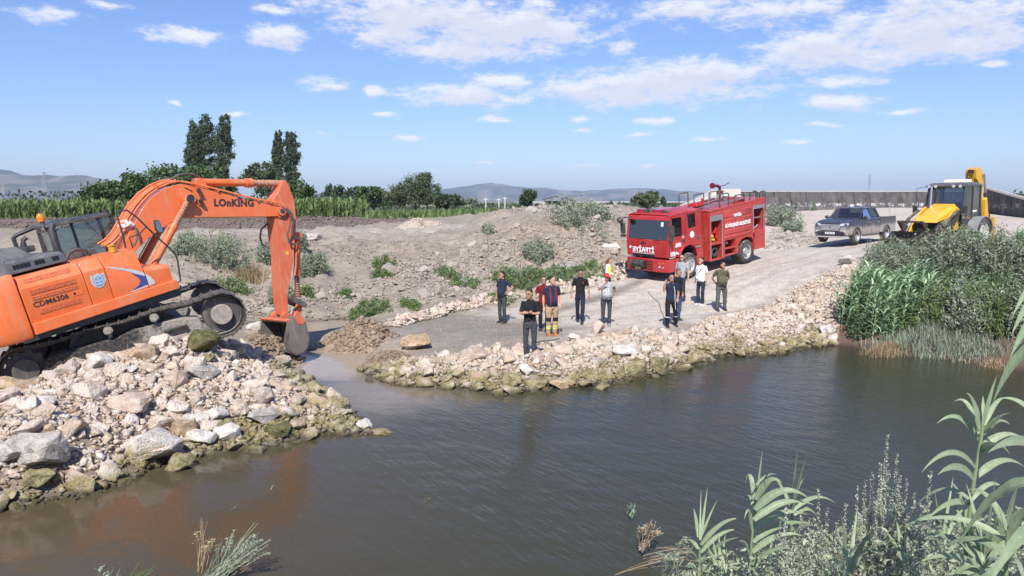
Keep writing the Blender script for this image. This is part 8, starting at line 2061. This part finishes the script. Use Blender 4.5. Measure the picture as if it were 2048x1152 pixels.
# shrubs and weeds on the far bank
def shrub(px, py, w, h, kind, label, name="shrub", cat_="bush", group=None, n=None, D=None):
    g = ground(px, py); s_ = g.y / F; W_, H__ = w * s_, h * s_
    root = thing(name, label, cat_, g, group=group)
    n = n or int(300 + (1.1 if kind == 'green' else 1.9) * w * h); n = min(n, 5200)
    fine = max(.05, g.y * .0017); low_ = kind == 'green' and g.y > 25
    if low_: H__ *= .62; n = int(n * .75)
    if kind == 'grey' and g.y > 25: n = int(n * .72); W_ *= 1.15
    if kind in ('grey', 'green', 'dark'):
        mat = {'grey': L_GREY, 'green': L_GRN, 'dark': L_DGRN}[kind]
        # stems that fan upwards, with leaves along them
        ns = max(10, n // 34); az = rng.uniform(0, 6.28, ns); r0 = np.sqrt(rng.random(ns)) * W_ * (.46 if kind == 'green' and H__ < 1.2 else .36) * np.where(rng.random(ns) < .5, 1, .55); le = rng.uniform(.12, .42, ns) * W_ * .5; hs = H__ * rng.uniform(.4 if kind == 'green' else .6, 1.08, ns) * (1 - .35 * (r0 / (W_ * .36)) ** 2)
        bx, by = r0 * np.cos(az), r0 * np.sin(az) * .8
        i_ = rng.integers(0, ns, n); t_ = rng.random(n) ** .7
        P = np.stack([bx[i_] + np.cos(az[i_]) * le[i_] * t_ ** 1.5, by[i_] + np.sin(az[i_]) * le[i_] * t_ ** 1.5, hs[i_] * t_], 1) + rng.normal(0, fine * 1.1, (n, 3))
        gz = Hg(g.x + P[:, 0], g.y + P[:, 1]) - g.z; P[:, 2] += np.clip(gz, -1.0, 1.0)
        V, Fq_ = quads(P, fine * rng.uniform(1.2, 3.2, n), .30, .55 if kind != 'dark' else .1)
        T = np.repeat(np.clip(.45 * rng.random(ns)[i_] + .55 * rng.random(n), 0, 1), 4)
        np_mesh("foliage", V, Fq_, mat, root, T)
        P0 = np.stack([bx, by, Hg(g.x + bx, g.y + by) - g.z], 1); V, Fq_ = blades(P0, hs * .95, fine * .25, le, az); np_mesh("stems", V, Fq_, L_TWIG, root, np.repeat(rng.random(ns), 8), kind="stuff")
        if g.y < 34 and w > 50:      # other growth mixed in
            k_ = int(n * .32); i_ = rng.integers(0, ns, k_); t_ = rng.random(k_) ** .6; sc_ = 1.12
            P = np.stack([bx[i_] * sc_ + .05 * hs[i_] * t_, by[i_] * sc_ - .05, hs[i_] * t_ * 1.06], 1) + rng.normal(0, fine * .7, (k_, 3)); P[:, 2] += np.clip(Hg(g.x + P[:, 0], g.y + P[:, 1]) - g.z, -1, 1)
            V, Fq_ = quads(P, fine * rng.uniform(1, 2.6, k_), .3, .7); np_mesh("flower_spikes", V, Fq_, L_GREY if kind != 'grey' else L_GRN, root, np.repeat(rng.random(k_), 4), kind="stuff")
    elif kind == 'reed':
        ns = max(8, n // 40); bx = rng.normal(0, .26, ns) * W_; by = rng.normal(0, .2, ns) * W_; hs = H__ * rng.uniform(.6, 1.1, ns); L_ = []
        bz = Hg(g.x + bx, g.y + by) - g.z
        V, Fq_ = blades(np.stack([bx, by, bz], 1), hs, fine * .45, .1 * hs, 0); L_.append((V, Fq_, .3))
        for k in range(13):
            t_ = .18 + .8 * k / 13; az = (k % 2) * math.pi + rng.normal(0, .6, ns)
            V, Fq_ = blades(np.stack([bx + .1 * hs * t_ ** 1.8, by, bz + hs * t_ * .97], 1), hs * .22 * rng.uniform(.6, 1.3, ns), fine * 1.0, hs * rng.uniform(.16, .32, ns), az, 4, 1.2); L_.append((V, Fq_, np.repeat(rng.random(ns), 10)))
        V, Fq_, T = cat(L_); np_mesh("leaves", V, Fq_, L_REED, root, T)
    elif kind in ('fine', 'straw'):
        H__ *= .55 if g.y < 25 else 1
        m_ = int(n * (.18 if kind == 'fine' else .24)); bx = rng.normal(0, .28, m_) * W_; by = rng.normal(0, .25, m_) * W_; bz = Hg(g.x + bx, g.y + by) - g.z
        V, Fq_ = blades(np.stack([bx, by, bz], 1), H__ * rng.uniform(.4, 1.1, m_), fine * .35, H__ * rng.uniform(.1, .5, m_))
        np_mesh("blades", V, Fq_, L_STRAW if kind == 'straw' else L_GREY, root, np.repeat(rng.random(m_), 8), kind="stuff")
    return root
SH_ = [(440, 528, 120, 66, 'grey', "large grey green bush on the bank behind the excavator boom cylinder"), (378, 510, 60, 44, 'grey', "smaller bush on the bank just left of the large grey green one"), (500, 560, 50, 30, 'straw', "tan dry tuft below the large bush on the bank"),
       (465, 578, 80, 28, 'green', "low green bush low on the bank above the track idler"), (600, 505, 30, 46, 'grey', "narrow bush partly hidden behind the excavator arm"), (628, 548, 62, 42, 'grey', "round grey green bush right of the excavator arm"),
       (612, 590, 40, 34, 'green', "small green weed low beside the bucket cylinder"), (560, 600, 60, 30, 'grey', "thin weed between the arm and the track"), (768, 535, 44, 36, 'green', "dark green weed growing down a gully in the middle of the bank"),
       (765, 556, 50, 26, 'green', "weed at the lower end of the gully"), (898, 552, 56, 24, 'green', "small green weed patch on the open slope"), (932, 572, 70, 22, 'green', "flat green weed patch right below the open slope"), (740, 628, 90, 34, 'green', "green weeds above the clod mound at the road end"),
       (820, 612, 50, 20, 'green', "little weed in front of the white stone ridge"), (1076, 518, 58, 38, 'grey', "upright grey bush above the broad green weeds"), (1040, 560, 110, 46, 'green', "broad carpet of green weeds behind the walking man"), (1110, 556, 90, 34, 'green', "green weeds right of the buried boulder"),
       (1180, 545, 100, 22, 'green', "thin green weeds along the stones near the fire engine"), (1000, 600, 70, 22, 'green', "weeds touching the white stone ridge behind the man in navy"), (1155, 447, 118, 56, 'grey', "large feathery grey bush on top of the rubble heap"), (1200, 440, 50, 30, 'grey', "lower feathery bush at the right of the large one on the heap"),
       (975, 466, 26, 15, 'grey', "small grey tuft at the end of the gravel track"), (1560, 452, 66, 42, 'grey', "grey scrub right behind the fire engine"), (1585, 464, 40, 22, 'grey', "low scrub at the road edge left of the pickup"),
       (1310, 470, 60, 20, 'grey', "grey weeds on the heap beside the fire engine cab"), (690, 590, 40, 18, 'green', "tiny green weed on the lower bank slope"), (540, 520, 60, 40, 'grey', "sparse grey bush between the large bush and the arm")]
for a in SH_: shrub(*a, group="weeds and bushes on the bank")
SR = [(1770, 555, 100, 78, 'grey', "grey flowering bush nearest the loader bucket"), (1835, 560, 110, 98, 'grey', "tall grey bush below the loader bonnet"), (1905, 565, 110, 118, 'grey', "tallest blue grey bush below the loader wheel"), (1975, 570, 110, 116, 'grey', "dense grey bush right of the loader"),
      (2045, 580, 90, 110, 'grey', "grey bush at the right frame edge"), (1800, 505, 90, 26, 'grey', "low grey bush in front of the loader's front wheel"), (1880, 500, 90, 36, 'grey', "low grey bush in front of the loader chassis"), (1960, 500, 100, 44, 'green', "green bush behind the dense grey one"), (2040, 510, 90, 50, 'green', "green weeds at the upper right edge"),
      (1735, 600, 74, 66, 'green', "green bush above the reeds on the riprap side"), (1705, 640, 56, 60, 'dark', "dark bramble spilling onto the pale stones"), (1725, 668, 60, 44, 'dark', "dark low bramble behind the reed clump"),
      (1722, 640, 66, 104, 'reed', "left reed clump leaning over the riprap"), (1775, 655, 80, 100, 'reed', "reed clump with broad leaves in the middle of the bank"), (1820, 650, 70, 96, 'reed', "pale green reed clump right of the middle one"), (2040, 560, 50, 96, 'reed', "reed clump at the top right of the bank"), (1940, 640, 60, 70, 'reed', "small reed clump among the grey bushes"),
      (1860, 640, 110, 80, 'green', "bright green weeds below the tall grey bush"), (1930, 650, 110, 84, 'grey', "feathery bush low on the right bank"), (1995, 655, 110, 90, 'green', "green bush low at the right of the bank"), (2050, 665, 80, 90, 'grey', "bush at the lower right edge of the bank"),
      (1800, 690, 90, 52, 'fine', "fine grass over the muddy shore"), (1870, 690, 100, 54, 'fine', "wispy grass tussock on the mud"), (1950, 700, 90, 44, 'fine', "grass tussock near the shore at right"), (1755, 712, 44, 54, 'straw', "tuft of straw coloured grass standing at the waterline"), (1785, 706, 36, 44, 'straw', "smaller straw tuft right of the waterline one"),
      (1975, 735, 60, 34, 'straw', "dry straw tuft on the mud at right"), (1830, 600, 90, 70, 'dark', "dark leafy gap between the reeds and the grey bushes"), (1920, 605, 100, 70, 'dark', "dark leafy weeds under the tallest bush"), (2010, 620, 100, 70, 'dark', "shaded leafy weeds at the right of the bank")]
for a in SR: shrub(*a, group="plants covering the right bank", n=min(5200, int(1400 + 2.6 * a[2] * a[3] * .35)))

# ------------------------------------------------------------------ near plants
def reed_leaf(parent, a, b, lift, w, D, dD=0.0, name="leaf"):
    """one arching leaf blade from pixel a to pixel b about D metres off"""
    b = (a[0] + (b[0] - a[0]) * 1.1, a[1] + (b[1] - a[1]) * 1.06)
    A_ = Vector(atd(a[0], a[1], D)); B_ = Vector(atd(b[0], b[1], D + dD)); ln = (B_ - A_).length
    M_ = (A_ + B_) * .5 + Vector((0, 0, lift / F * D * 1.0)); N = 12; rows = []
    for i in range(N + 1):
        t_ = i / N; p = A_ * (1 - t_) ** 2 + M_ * 2 * t_ * (1 - t_) + B_ * t_ ** 2
        d = ((M_ - A_) * (1 - t_) + (B_ - M_) * t_).normalized()
        s = d.cross(Vector((rnd.uniform(-.02, .02), -.75, .66))).normalized()
        if s.length < .1: s = Vector((1, 0, 0))
        tw = w / F * D * .5 * .70 * (min(1, .5 + t_ * 2.5) * (1 - t_ ** 1.7) + .015); up_ = s.cross(d)
        if up_.z < 0: up_ = -up_
        rows.append([p + s * tw + up_ * tw * .22, p + s * tw * .5 + up_ * tw * .08, p - up_ * tw * .05, p - s * tw * .5 + up_ * tw * .08, p - s * tw + up_ * tw * .22])
    m = MB(); o_ = parent.location; 
    for r_ in rows: m.v += [q_ - o_ for q_ in r_]
    for i in range(N):
        for k in range(4): m.f.append((i * 5 + k, i * 5 + k + 1, i * 5 + k + 6, i * 5 + k + 5)); m.mi.append(0)
    me = bpy.data.meshes.new(name); me.from_pydata([tuple(v) for v in m.v], [], m.f); me.materials.append(L_BIG); me.shade_smooth()
    tv = rnd.random() * .8; at2 = me.attributes.new("tint", 'FLOAT', 'POINT'); at2.data.foreach_set("value", [min(1, tv + (.35 if k % 5 == 2 else 0)) for k in range(len(m.v))])
    o = bpy.data.objects.new(name, me); COL.objects.link(o); o.parent = parent
    return o
def near_reed(label, stem, D, leaves_, w=15, sw=5):
    top = atd(*stem[-1], D); bot = atd(*stem[0], D); z = h1(bot[0], bot[1]); 
    root = thing("giant_reed", label, "reed", (bot[0], bot[1], min(z, bot[2]) - .02), group="giant reeds on the near bank")
    pts = [Vector((bot[0], bot[1], min(z, bot[2] - .01) - .05)) - root.location] + [Vector(atd(*p, D)) - root.location for p in stem]
    o = MB().tube(pts, [.62 * sw / F * D * (1 - .4 * i / len(pts)) for i in range(len(pts))], 8).build("stalk", leafmat("reed_stalk", (.20, .26, .13), (.30, .35, .18), 0), root)
    for lf in leaves_:
        a, b, lift = lf[:3]; reed_leaf(root, a, b, lift, (lf[3] if len(lf) > 3 else w) * rnd.uniform(.9, 1.12), D + rnd.uniform(-.12, .12), rnd.uniform(-.35, .3))
near_reed("leftmost giant reed of the near bank with drooping leaves to the right", [(1400, 1180), (1399, 1095)], 5.0, [((1399, 1080), (1402, 984), 5, 6), ((1401, 1080), (1414, 980), 8, 9), ((1402, 1075), (1432, 1004), 10, 8), ((1396, 1075), (1386, 1020), 30, 10), ((1402, 1090), (1476, 1040), 34), ((1402, 1105), (1472, 1062), 30), ((1402, 1125), (1473, 1078), 26), ((1396, 1098), (1374, 1082), 16), ((1396, 1120), (1372, 1104), 16), ((1396, 1148), (1373, 1134), 14), ((1402, 1150), (1450, 1110), 20)])
near_reed("tallest reed of the left trio with a fan of pale leaves", [(1500, 1190), (1503, 1085), (1512, 1000)], 4.6, [((1513, 1000), (1524, 905), 10, 7), ((1514, 985), (1545, 938), 14, 7), ((1512, 970), (1550, 950), 18, 9), ((1508, 1000), (1492, 970), 70, 15), ((1507, 1030), (1488, 1010), 60, 15), ((1505, 1060), (1490, 1040), 60, 15), ((1512, 1000), (1560, 970), 50, 22), ((1510, 1020), (1610, 1000), 60, 26), ((1508, 1040), (1618, 1012), 46, 24), ((1507, 1062), (1606, 1032), 44, 24), ((1506, 1084), (1630, 1058), 54, 20), ((1505, 1105), (1600, 1075), 40, 18), ((1504, 1130), (1580, 1100), 30, 16), ((1500, 1110), (1480, 1085), 24, 14), ((1500, 1140), (1520, 1120), 20, 20)])
near_reed("reed with two upright spear leaves behind the left trio", [(1582, 1180), (1583, 1060), (1584, 1020)], 5.4, [((1584, 1020), (1594, 903), 10, 13), ((1586, 1020), (1613, 908), 12, 10), ((1582, 1015), (1550, 957), 16, 14), ((1586, 1010), (1606, 960), 20, 8), ((1588, 1020), (1664, 1008), 42, 14), ((1588, 1030), (1630, 1032), 30, 16), ((1580, 1060), (1540, 1040), 30, 14), ((1586, 1070), (1640, 1060), 30, 14)])
near_reed("short reed with three broad blades among the mugwort", [(1697, 1190), (1697, 1150)], 4.2, [((1697, 1150), (1682, 1032), 30, 12), ((1698, 1150), (1714, 1020), 24, 14), ((1700, 1150), (1752, 1064), 50, 22), ((1694, 1150), (1648, 1112), 22, 18), ((1697, 1140), (1672, 1060), 20, 10)])
near_reed("tall giant reed with a rosette of broad leaves at its top", [(1925, 1200), (1935, 1060), (1948, 960), (1960, 890), (1966, 850)], 3.9, [((1966, 850), (1992, 755), 14, 15), ((1964, 850), (1966, 795), 16, 13), ((1960, 860), (1935, 790), 34, 22), ((1958, 868), (1912, 808), 60, 20), ((1955, 880), (1880, 850), 62, 24), ((1968, 850), (2008, 800), 36, 17), ((1968, 862), (2018, 828), 18, 13), ((1966, 870), (2015, 850), 34, 20), ((1960, 900), (2035, 875), 34, 24), ((1958, 905), (2014, 908), 40, 26), ((1950, 935), (1852, 945), 72, 22), ((1948, 960), (1882, 950), 42, 30), ((1952, 955), (2040, 935), 50, 22), ((1940, 1000), (1842, 1010), 60, 18), ((1942, 1010), (1860, 1040), 40, 20), ((1944, 1000), (2010, 990), 60, 18), ((1938, 1060), (1830, 1050), 50, 22), ((1938, 1050), (1905, 968), 26, 22), ((1935, 1090), (1985, 1010), 40, 26)], w=20, sw=8)
near_reed("reed leaning in at the lower right corner with long arching leaves", [(2010, 1210), (2015, 1060)], 3.3, [((2012, 1080), (1832, 1050), 60, 24), ((2014, 1060), (1940, 985), 60, 26), ((2015, 1050), (2048, 960), 60, 22), ((2016, 1080), (2070, 1010), 40, 26), ((2012, 1110), (1890, 1100), 60, 26), ((2012, 1130), (1960, 1160), 60, 30), ((2014, 1120), (2048, 1180), 60, 30), ((2010, 1150), (1920, 1190), 50, 30), ((2012, 1090), (1995, 1010), 20, 18), ((2016, 1100), (2060, 1100), 46, 24)], sw=8)
near_reed("dense reed in the lower right corner with crossing blades", [(1960, 1230), (1968, 1120)], 3.7, [((1968, 1130), (1905, 1010), 30, 20), ((1968, 1125), (1935, 975), 24, 18), ((1970, 1120), (1990, 960), 20, 18), ((1970, 1125), (2048, 1020), 50, 24), ((1972, 1130), (2060, 1075), 50, 26), ((1966, 1130), (1860, 1075), 50, 24), ((1966, 1140), (1840, 1130), 50, 24), ((1970, 1140), (2040, 1140), 50, 28), ((1968, 1140), (1905, 1170), 60, 28), ((1970, 1140), (1985, 1180), 70, 28), ((1968, 1120), (1950, 1030), 14, 16), ((1968, 1120), (2015, 1000), 30, 18), ((1966, 1150), (1875, 1180), 50, 26)], sw=6)
near_reed("very near reed whose broad dark leaves hang in from the right edge", [(2105, 1250), (2110, 900), (2100, 640), (2080, 560)], 2.5, [((2080, 690), (1994, 800), 70, 40), ((2085, 640), (2026, 712), 50, 36), ((2085, 600), (2028, 668), 50, 32), ((2090, 560), (2030, 630), 40, 30), ((2080, 900), (1985, 905), 40, 40), ((2090, 860), (2010, 800), 40, 26), ((2090, 980), (1932, 1085), 130, 46), ((2090, 1060), (1980, 1180), 90, 46)], sw=10)
near_reed("small reed seedling between the mugwort and the rosette reed", [(1800, 1200), (1803, 1120)], 4.6, [((1803, 1120), (1790, 1010), 12, 10), ((1803, 1120), (1842, 1032), 30, 12), ((1803, 1120), (1762, 1060), 30, 12), ((1804, 1130), (1860, 1100), 24, 12)])
near_reed("reed behind the lower right corner with narrow pale leaves", [(1880, 1200), (1884, 1090)], 4.8, [((1884, 1090), (1870, 985), 14, 10), ((1884, 1090), (1905, 960), 16, 11), ((1884, 1095), (1930, 1020), 40, 14), ((1884, 1100), (1842, 1060), 30, 13), ((1884, 1120), (1925, 1090), 26, 14), ((1880, 1130), (1850, 1110), 20, 12)])
near_reed("young reed fan low between the leftmost reed and the tall trio", [(1438, 1200), (1440, 1150)], 4.8, [((1440, 1150), (1425, 1078), 8, 12), ((1440, 1150), (1438, 1070), 8, 12), ((1440, 1150), (1450, 1072), 8, 12), ((1440, 1150), (1415, 1095), 14, 12), ((1440, 1150), (1480, 1130), 22, 12)])

def mugwort(px, py, bx, by, D, label, dens=1.0, tint=(.1, 1)):
    T_ = Vector(atd(px, py, D)); B0 = Vector(atd(bx, by, D)); z = h1(B0.x, B0.y); B0.z = min(B0.z, z + .0) if by > 1100 else B0.z
    root = thing("mugwort_stalk", label, "weed", B0, group="mugwort on the near bank")
    h = (T_ - B0); L = h.length; nb_ = int(10 * dens * L / .5) + 5; pts_, tt = [], []
    ax = np.array(h); 
    brs = [(0.0, 1.0, 0, 0)]
    for k in range(nb_): s_ = rnd.uniform(.25, .85); brs.append((s_, rnd.uniform(.12, .26) * (1 - s_ * .6), rnd.uniform(0, 6.28), rnd.uniform(.25, .55)))
    m = MB(); m.tube([(0, 0, 0), tuple(h * .5 + Vector((.01, 0, 0))), tuple(h)], [.004, .003, .001], 5)
    for (s_, l_, az, sp) in brs:
        b = ax * s_
        d = ax / L if s_ == 0 else np.array([math.cos(az) * sp, math.sin(az) * sp, 1.0]); d = d / np.linalg.norm(d); ll = L if s_ == 0 else l_ * min(L, .9)
        if s_: m.tube([tuple(b), tuple(b + d * ll)], [.002, .0008], 4)
        n_ = int(480 * dens * (ll if s_ else ll * .8)); t_ = rng.random(n_); t_ = t_ if s_ else .12 + .88 * t_
        rr_ = .010 * (1.15 - t_) + .0035 + (.0 if s_ else .006 * (1 - t_))
        pts_.append(b + d * (ll * t_)[:, None] + rng.normal(0, 1, (n_, 3)) * rr_[:, None]); tt.append(rng.uniform(tint[0], tint[1], n_))
    P = np.concatenate(pts_); T2 = np.concatenate(tt)
    V, Fq_ = quads(P, .0135 * rng.uniform(.6, 1.5, len(P)), .5, .5)
    np_mesh("flower_heads", V, Fq_, L_MUG, root, np.repeat(T2, 4))
    nl = int(70 * L); t_ = rng.random(nl) * .6; az = rng.uniform(0, 6.28, nl); P = ax[None] * t_[:, None]
    V, Fq_ = blades(P, .03, .016, .07, az, 2); np_mesh("leaves", V, Fq_, L_MUG, root, np.repeat(rng.random(nl) * .5, 6))
    m.build("stem", L_TWIG, root, smooth=60)
MG = [(1775, 870, 1752, 1160), (1745, 945, 1738, 1160), (1762, 925, 1760, 1160), (1795, 905, 1770, 1150), (1715, 975, 1712, 1160), (1637, 978, 1650, 1160), (1655, 1015, 1645, 1160), (1620, 1035, 1622, 1160), (1691, 1008, 1690, 1160), (1573, 1012, 1576, 1170), (1603, 1022, 1600, 1170),
      (1675, 1045, 1672, 1160), (1730, 958, 1728, 1160), (1755, 1000, 1750, 1165), (1800, 950, 1790, 1165), (1814, 958, 1800, 1165), (1862, 945, 1818, 1165), (1830, 985, 1815, 1165), (1560, 1045, 1560, 1170), (1588, 1055, 1590, 1170), (1640, 1065, 1634, 1170), (1702, 1060, 1706, 1170), (1780, 1010, 1775, 1170), (1842, 1030, 1835, 1170), (1722, 1025, 1716, 1170), (1545, 1080, 1548, 1180), (1612, 1085, 1612, 1180)]
whr = ["tallest mugwort spire rising above all the others", "mugwort spire just left of the tallest", "slim mugwort spire touching the tallest", "mugwort stalk right of the tallest with a gap below its tip", "spire left of the tall pair", "tall mugwort at the left of the patch", "shorter spire beside the tall left mugwort", "low spire at the foot of the upright reed", "middle spire of the mugwort patch", "leftmost mugwort spire in front of the reed fan", "second mugwort spire from the left of the patch",
       "low mugwort behind the short three bladed reed", "slender spire between the short reed and the tallest spire", "low spire under the tallest one", "grey green spire at the right of the patch", "spire right next to the grey green one", "leaning mugwort that bends to the right", "low spire before the leaning one", "small mugwort at the left edge of the patch", "small mugwort under the leftmost spire", "low bushy mugwort in the left middle", "mugwort crossing the short reed's blades", "bushy low mugwort below the tall group", "last low mugwort before the rosette reed", "thin spire behind the short reed", "tiny mugwort at the lower left of the patch", "tiny mugwort beside the tiny leftmost one"]
for k, a in enumerate(MG): mugwort(*a, 4.3 + .9 * rnd.random(), whr[k], dens=1.25 if k in (0, 1, 2, 14, 16) else .9)
# undergrowth of the near bank
n = 8000; pxs = rng.uniform(1330, 2120, n); Dn = rng.uniform(4.4, 6.2, n); top_ = np.interp(pxs, [1330, 1400, 1500, 1600, 1750, 1900, 2120], [1150, 1112, 1090, 1065, 1050, 1040, 1000]) 
py_ = top_ + rng.random(n) ** .8 * 130; P = np.array([atd(a, b, d) for a, b, d in zip(pxs, py_, Dn)]); k_ = P[:, 2] > Hg(P[:, 0], P[:, 1]) - .02; P = P[k_]
V, Fq_ = quads(P, .042 * rng.uniform(.4, 1.6, len(P)), .34, .3); L_ = [(V, Fq_, np.repeat(rng.random(len(P)), 4))]
tag(np_mesh("undergrowth", V, Fq_, leafmat("mixed_undergrowth", (.17, .22, .11), (.50, .54, .38)), None, L_[0][2]), "leafy undergrowth at the foot of the near reeds", "undergrowth", kind="stuff")
X = rng.uniform(-1, 9, 9000); Y = rng.uniform(3.2, 7.6, 9000); k_ = (Hg(X, Y) > .02) & (X > 1.0 + (Y - 5) * .2)
grass("bank_grass", "grass on the slope of the near bank", X[k_], Y[k_], .38, .012, .2, L_GREY)
# straggling stems and tufts in the water
def tuft(px, py, D, tips, label, mat, nst, w=3, name="grass_tuft", seed=True, spread=30, cat_="grass tuft"):
    root = thing(name, label, cat_, atd(px, py, D), group=None); L_ = []
    B0 = np.array(root.location)
    for k in range(nst):
        tx, ty = rnd.choice(tips); T_ = np.array(atd(tx + rnd.gauss(0, spread * .5), ty + rnd.gauss(0, spread * .3), D + rnd.uniform(-.3, .3))) - B0
        b = np.array([rnd.gauss(0, spread / F * D * .5), rnd.gauss(0, .1), -.05]); mid = (b + T_) * .5 + np.array([0, 0, rnd.uniform(.02, .12)]) * np.linalg.norm(T_)
        N = 7; pt = [b * (1 - t_) ** 2 + mid * 2 * t_ * (1 - t_) + T_ * t_ ** 2 for t_ in np.linspace(0, 1, N)]; s = np.array([-.5, .2, .8]) * w / F * D * .5; s = s / 1.0
        V = np.array([q for i, p in enumerate(pt) for q in (p + s * (1 - i / N * .7), p - s * (1 - i / N * .7))]); Fq_ = np.array([[2 * i, 2 * i + 1, 2 * i + 3, 2 * i + 2] for i in range(N - 1)]); L_.append((V, Fq_, rnd.random()))
        if seed and k % 4 == 0:
            m_ = 26; t_ = rng.random(m_) * .22 + .80; P = (b[None] * (1 - t_)[:, None] ** 2 + mid[None] * (2 * t_ * (1 - t_))[:, None] + T_[None] * t_[:, None] ** 2) + rng.normal(0, 4.0 / F * D, (m_, 3)) * np.array([1, .5, .5]); V, Fq_ = quads(P, 7 / F * D, .35, .3); L_.append((V, Fq_, .95))
    V, Fq_, T = cat(L_); np_mesh("blades", V, Fq_, mat, root, T)
tuft(400, 1160, 8.6, [(405, 1040), (395, 1062), (420, 1080), (410, 1095)], "thin seeding grass stems leaning over the water at lower left", L_STRAW, 16, 2.2, spread=10)
tuft(420, 1165, 8.3, [(505, 1062), (532, 1076), (528, 1096), (470, 1085), (520, 1108), (440, 1090), (480, 1075)], "bent green grass tuft with seed heads in the water at lower left", L_GREY, 46, 2.2, spread=34)
tuft(435, 1155, 8.5, [(500, 1130), (480, 1120), (460, 1135), (505, 1145)], "yellowing blades below the bent green tuft", L_STRAW, 34, 2.6, seed=False)
tuft(268, 1165, 8.3, [(265, 1138), (285, 1140), (250, 1140)], "small green sprig at the bottom edge left of the grass tuft", L_GRN, 22, 4, seed=False)
tuft(205, 1170, 8.3, [(212, 1145), (230, 1142)], "small grey sprig at the bottom edge, left of the green one", L_GREY, 8, 2.5)
tuft(1285, 1085, 9.0, [(1305, 1048), (1315, 1060), (1270, 1060), (1290, 1055)], "tangle of brown roots and weed sticking out of the water", L_TWIG, 30, 3, spread=14, cat_="weed")
tuft(1262, 1020, 10.0, [(1256, 1006), (1272, 1024), (1266, 1012)], "tiny green weed floating near the middle of the river", L_REED, 16, 3, spread=10, seed=False, cat_="weed")
tuft(1380, 1100, 6.5, [(1240, 1150), (1290, 1118), (1330, 1090)], "bare brown twigs reaching out from the near bank", L_TWIG, 12, 3, spread=16, seed=False, name="twigs", cat_="twigs")
tuft(1345, 1150, 5.6, [(1330, 1098), (1350, 1105), (1375, 1085), (1320, 1120)], "thin leafy weeds left of the leftmost reed", L_GREY, 40, 3, spread=24, cat_="weed")
for k, (px, py, w) in enumerate(((845, 1000, 16), (540, 975, 14), (465, 1012, 10))):
    tuft(px, py, onz(px, py, 0)[1], [(px + w, py - 3), (px + w * .5, py - 5)], ["largest pale straw floating alone on the calm water", "pale straw floating off the big stone pile", "tiny straw bit floating near the lower left"][k], L_STRAW, 4, 2, spread=3, seed=False, name="floating_straw", cat_="straw")
# thin branch lying in the water at the spit, green hose on the road
g0 = onz(690, 873, 0); g1_ = onz(742, 862, 0); o = MB().tube([(g0[0], g0[1], .01), ((g0[0] + g1_[0]) / 2, (g0[1] + g1_[1]) / 2, .05), (g1_[0], g1_[1], .06)], .015, 6).build("driftwood_branch", BLK); tag(o, "dark thin branch lying in the water at the tip of the stone spit", "branch")
hp = [ground(a, b) for a, b in ((1296, 585), (1306, 597), (1318, 606), (1322, 622), (1330, 640))]; o = MB().tube([(p.x, p.y, p.z + .03) for p in hp], .008, 6).build("thin_hose", RUB); tag(o, "thin dark hose lying on the road beside the man on the phone", "hose")
hp = [ground(a, b) for a, b in ((1068, 700), (1084, 695), (1100, 694), (1118, 690))]; o = MB().tube([(p.x, p.y, p.z + .18) for p in hp], .014, 6).build("steel_wire", BLK); tag(o, "dark wire over the stones beside the man with folded arms", "wire")

# ------------------------------------------------------------------ air
hz = MB().box(-4200, 4200, -40, 7700, -2.5, 190).build("haze", flat("tmp_haze", (1, 1, 1)), smooth=0)
hm = bpy.data.materials.new("haze_air"); hm.use_nodes = True; hm.node_tree.nodes.clear()
vo3 = hm.node_tree.nodes.new("ShaderNodeVolumePrincipled"); vo3.inputs["Color"].default_value = (.66, .78, 1.0, 1); vo3.inputs["Density"].default_value = .00012; vo3.inputs["Anisotropy"].default_value = 0
ho = hm.node_tree.nodes.new("ShaderNodeOutputMaterial"); hm.node_tree.links.new(vo3.outputs[0], ho.inputs["Volume"])
hz.data.materials.clear(); hz.data.materials.append(hm); tag(hz, "thin blue summer haze over the plain", "haze", kind="stuff")
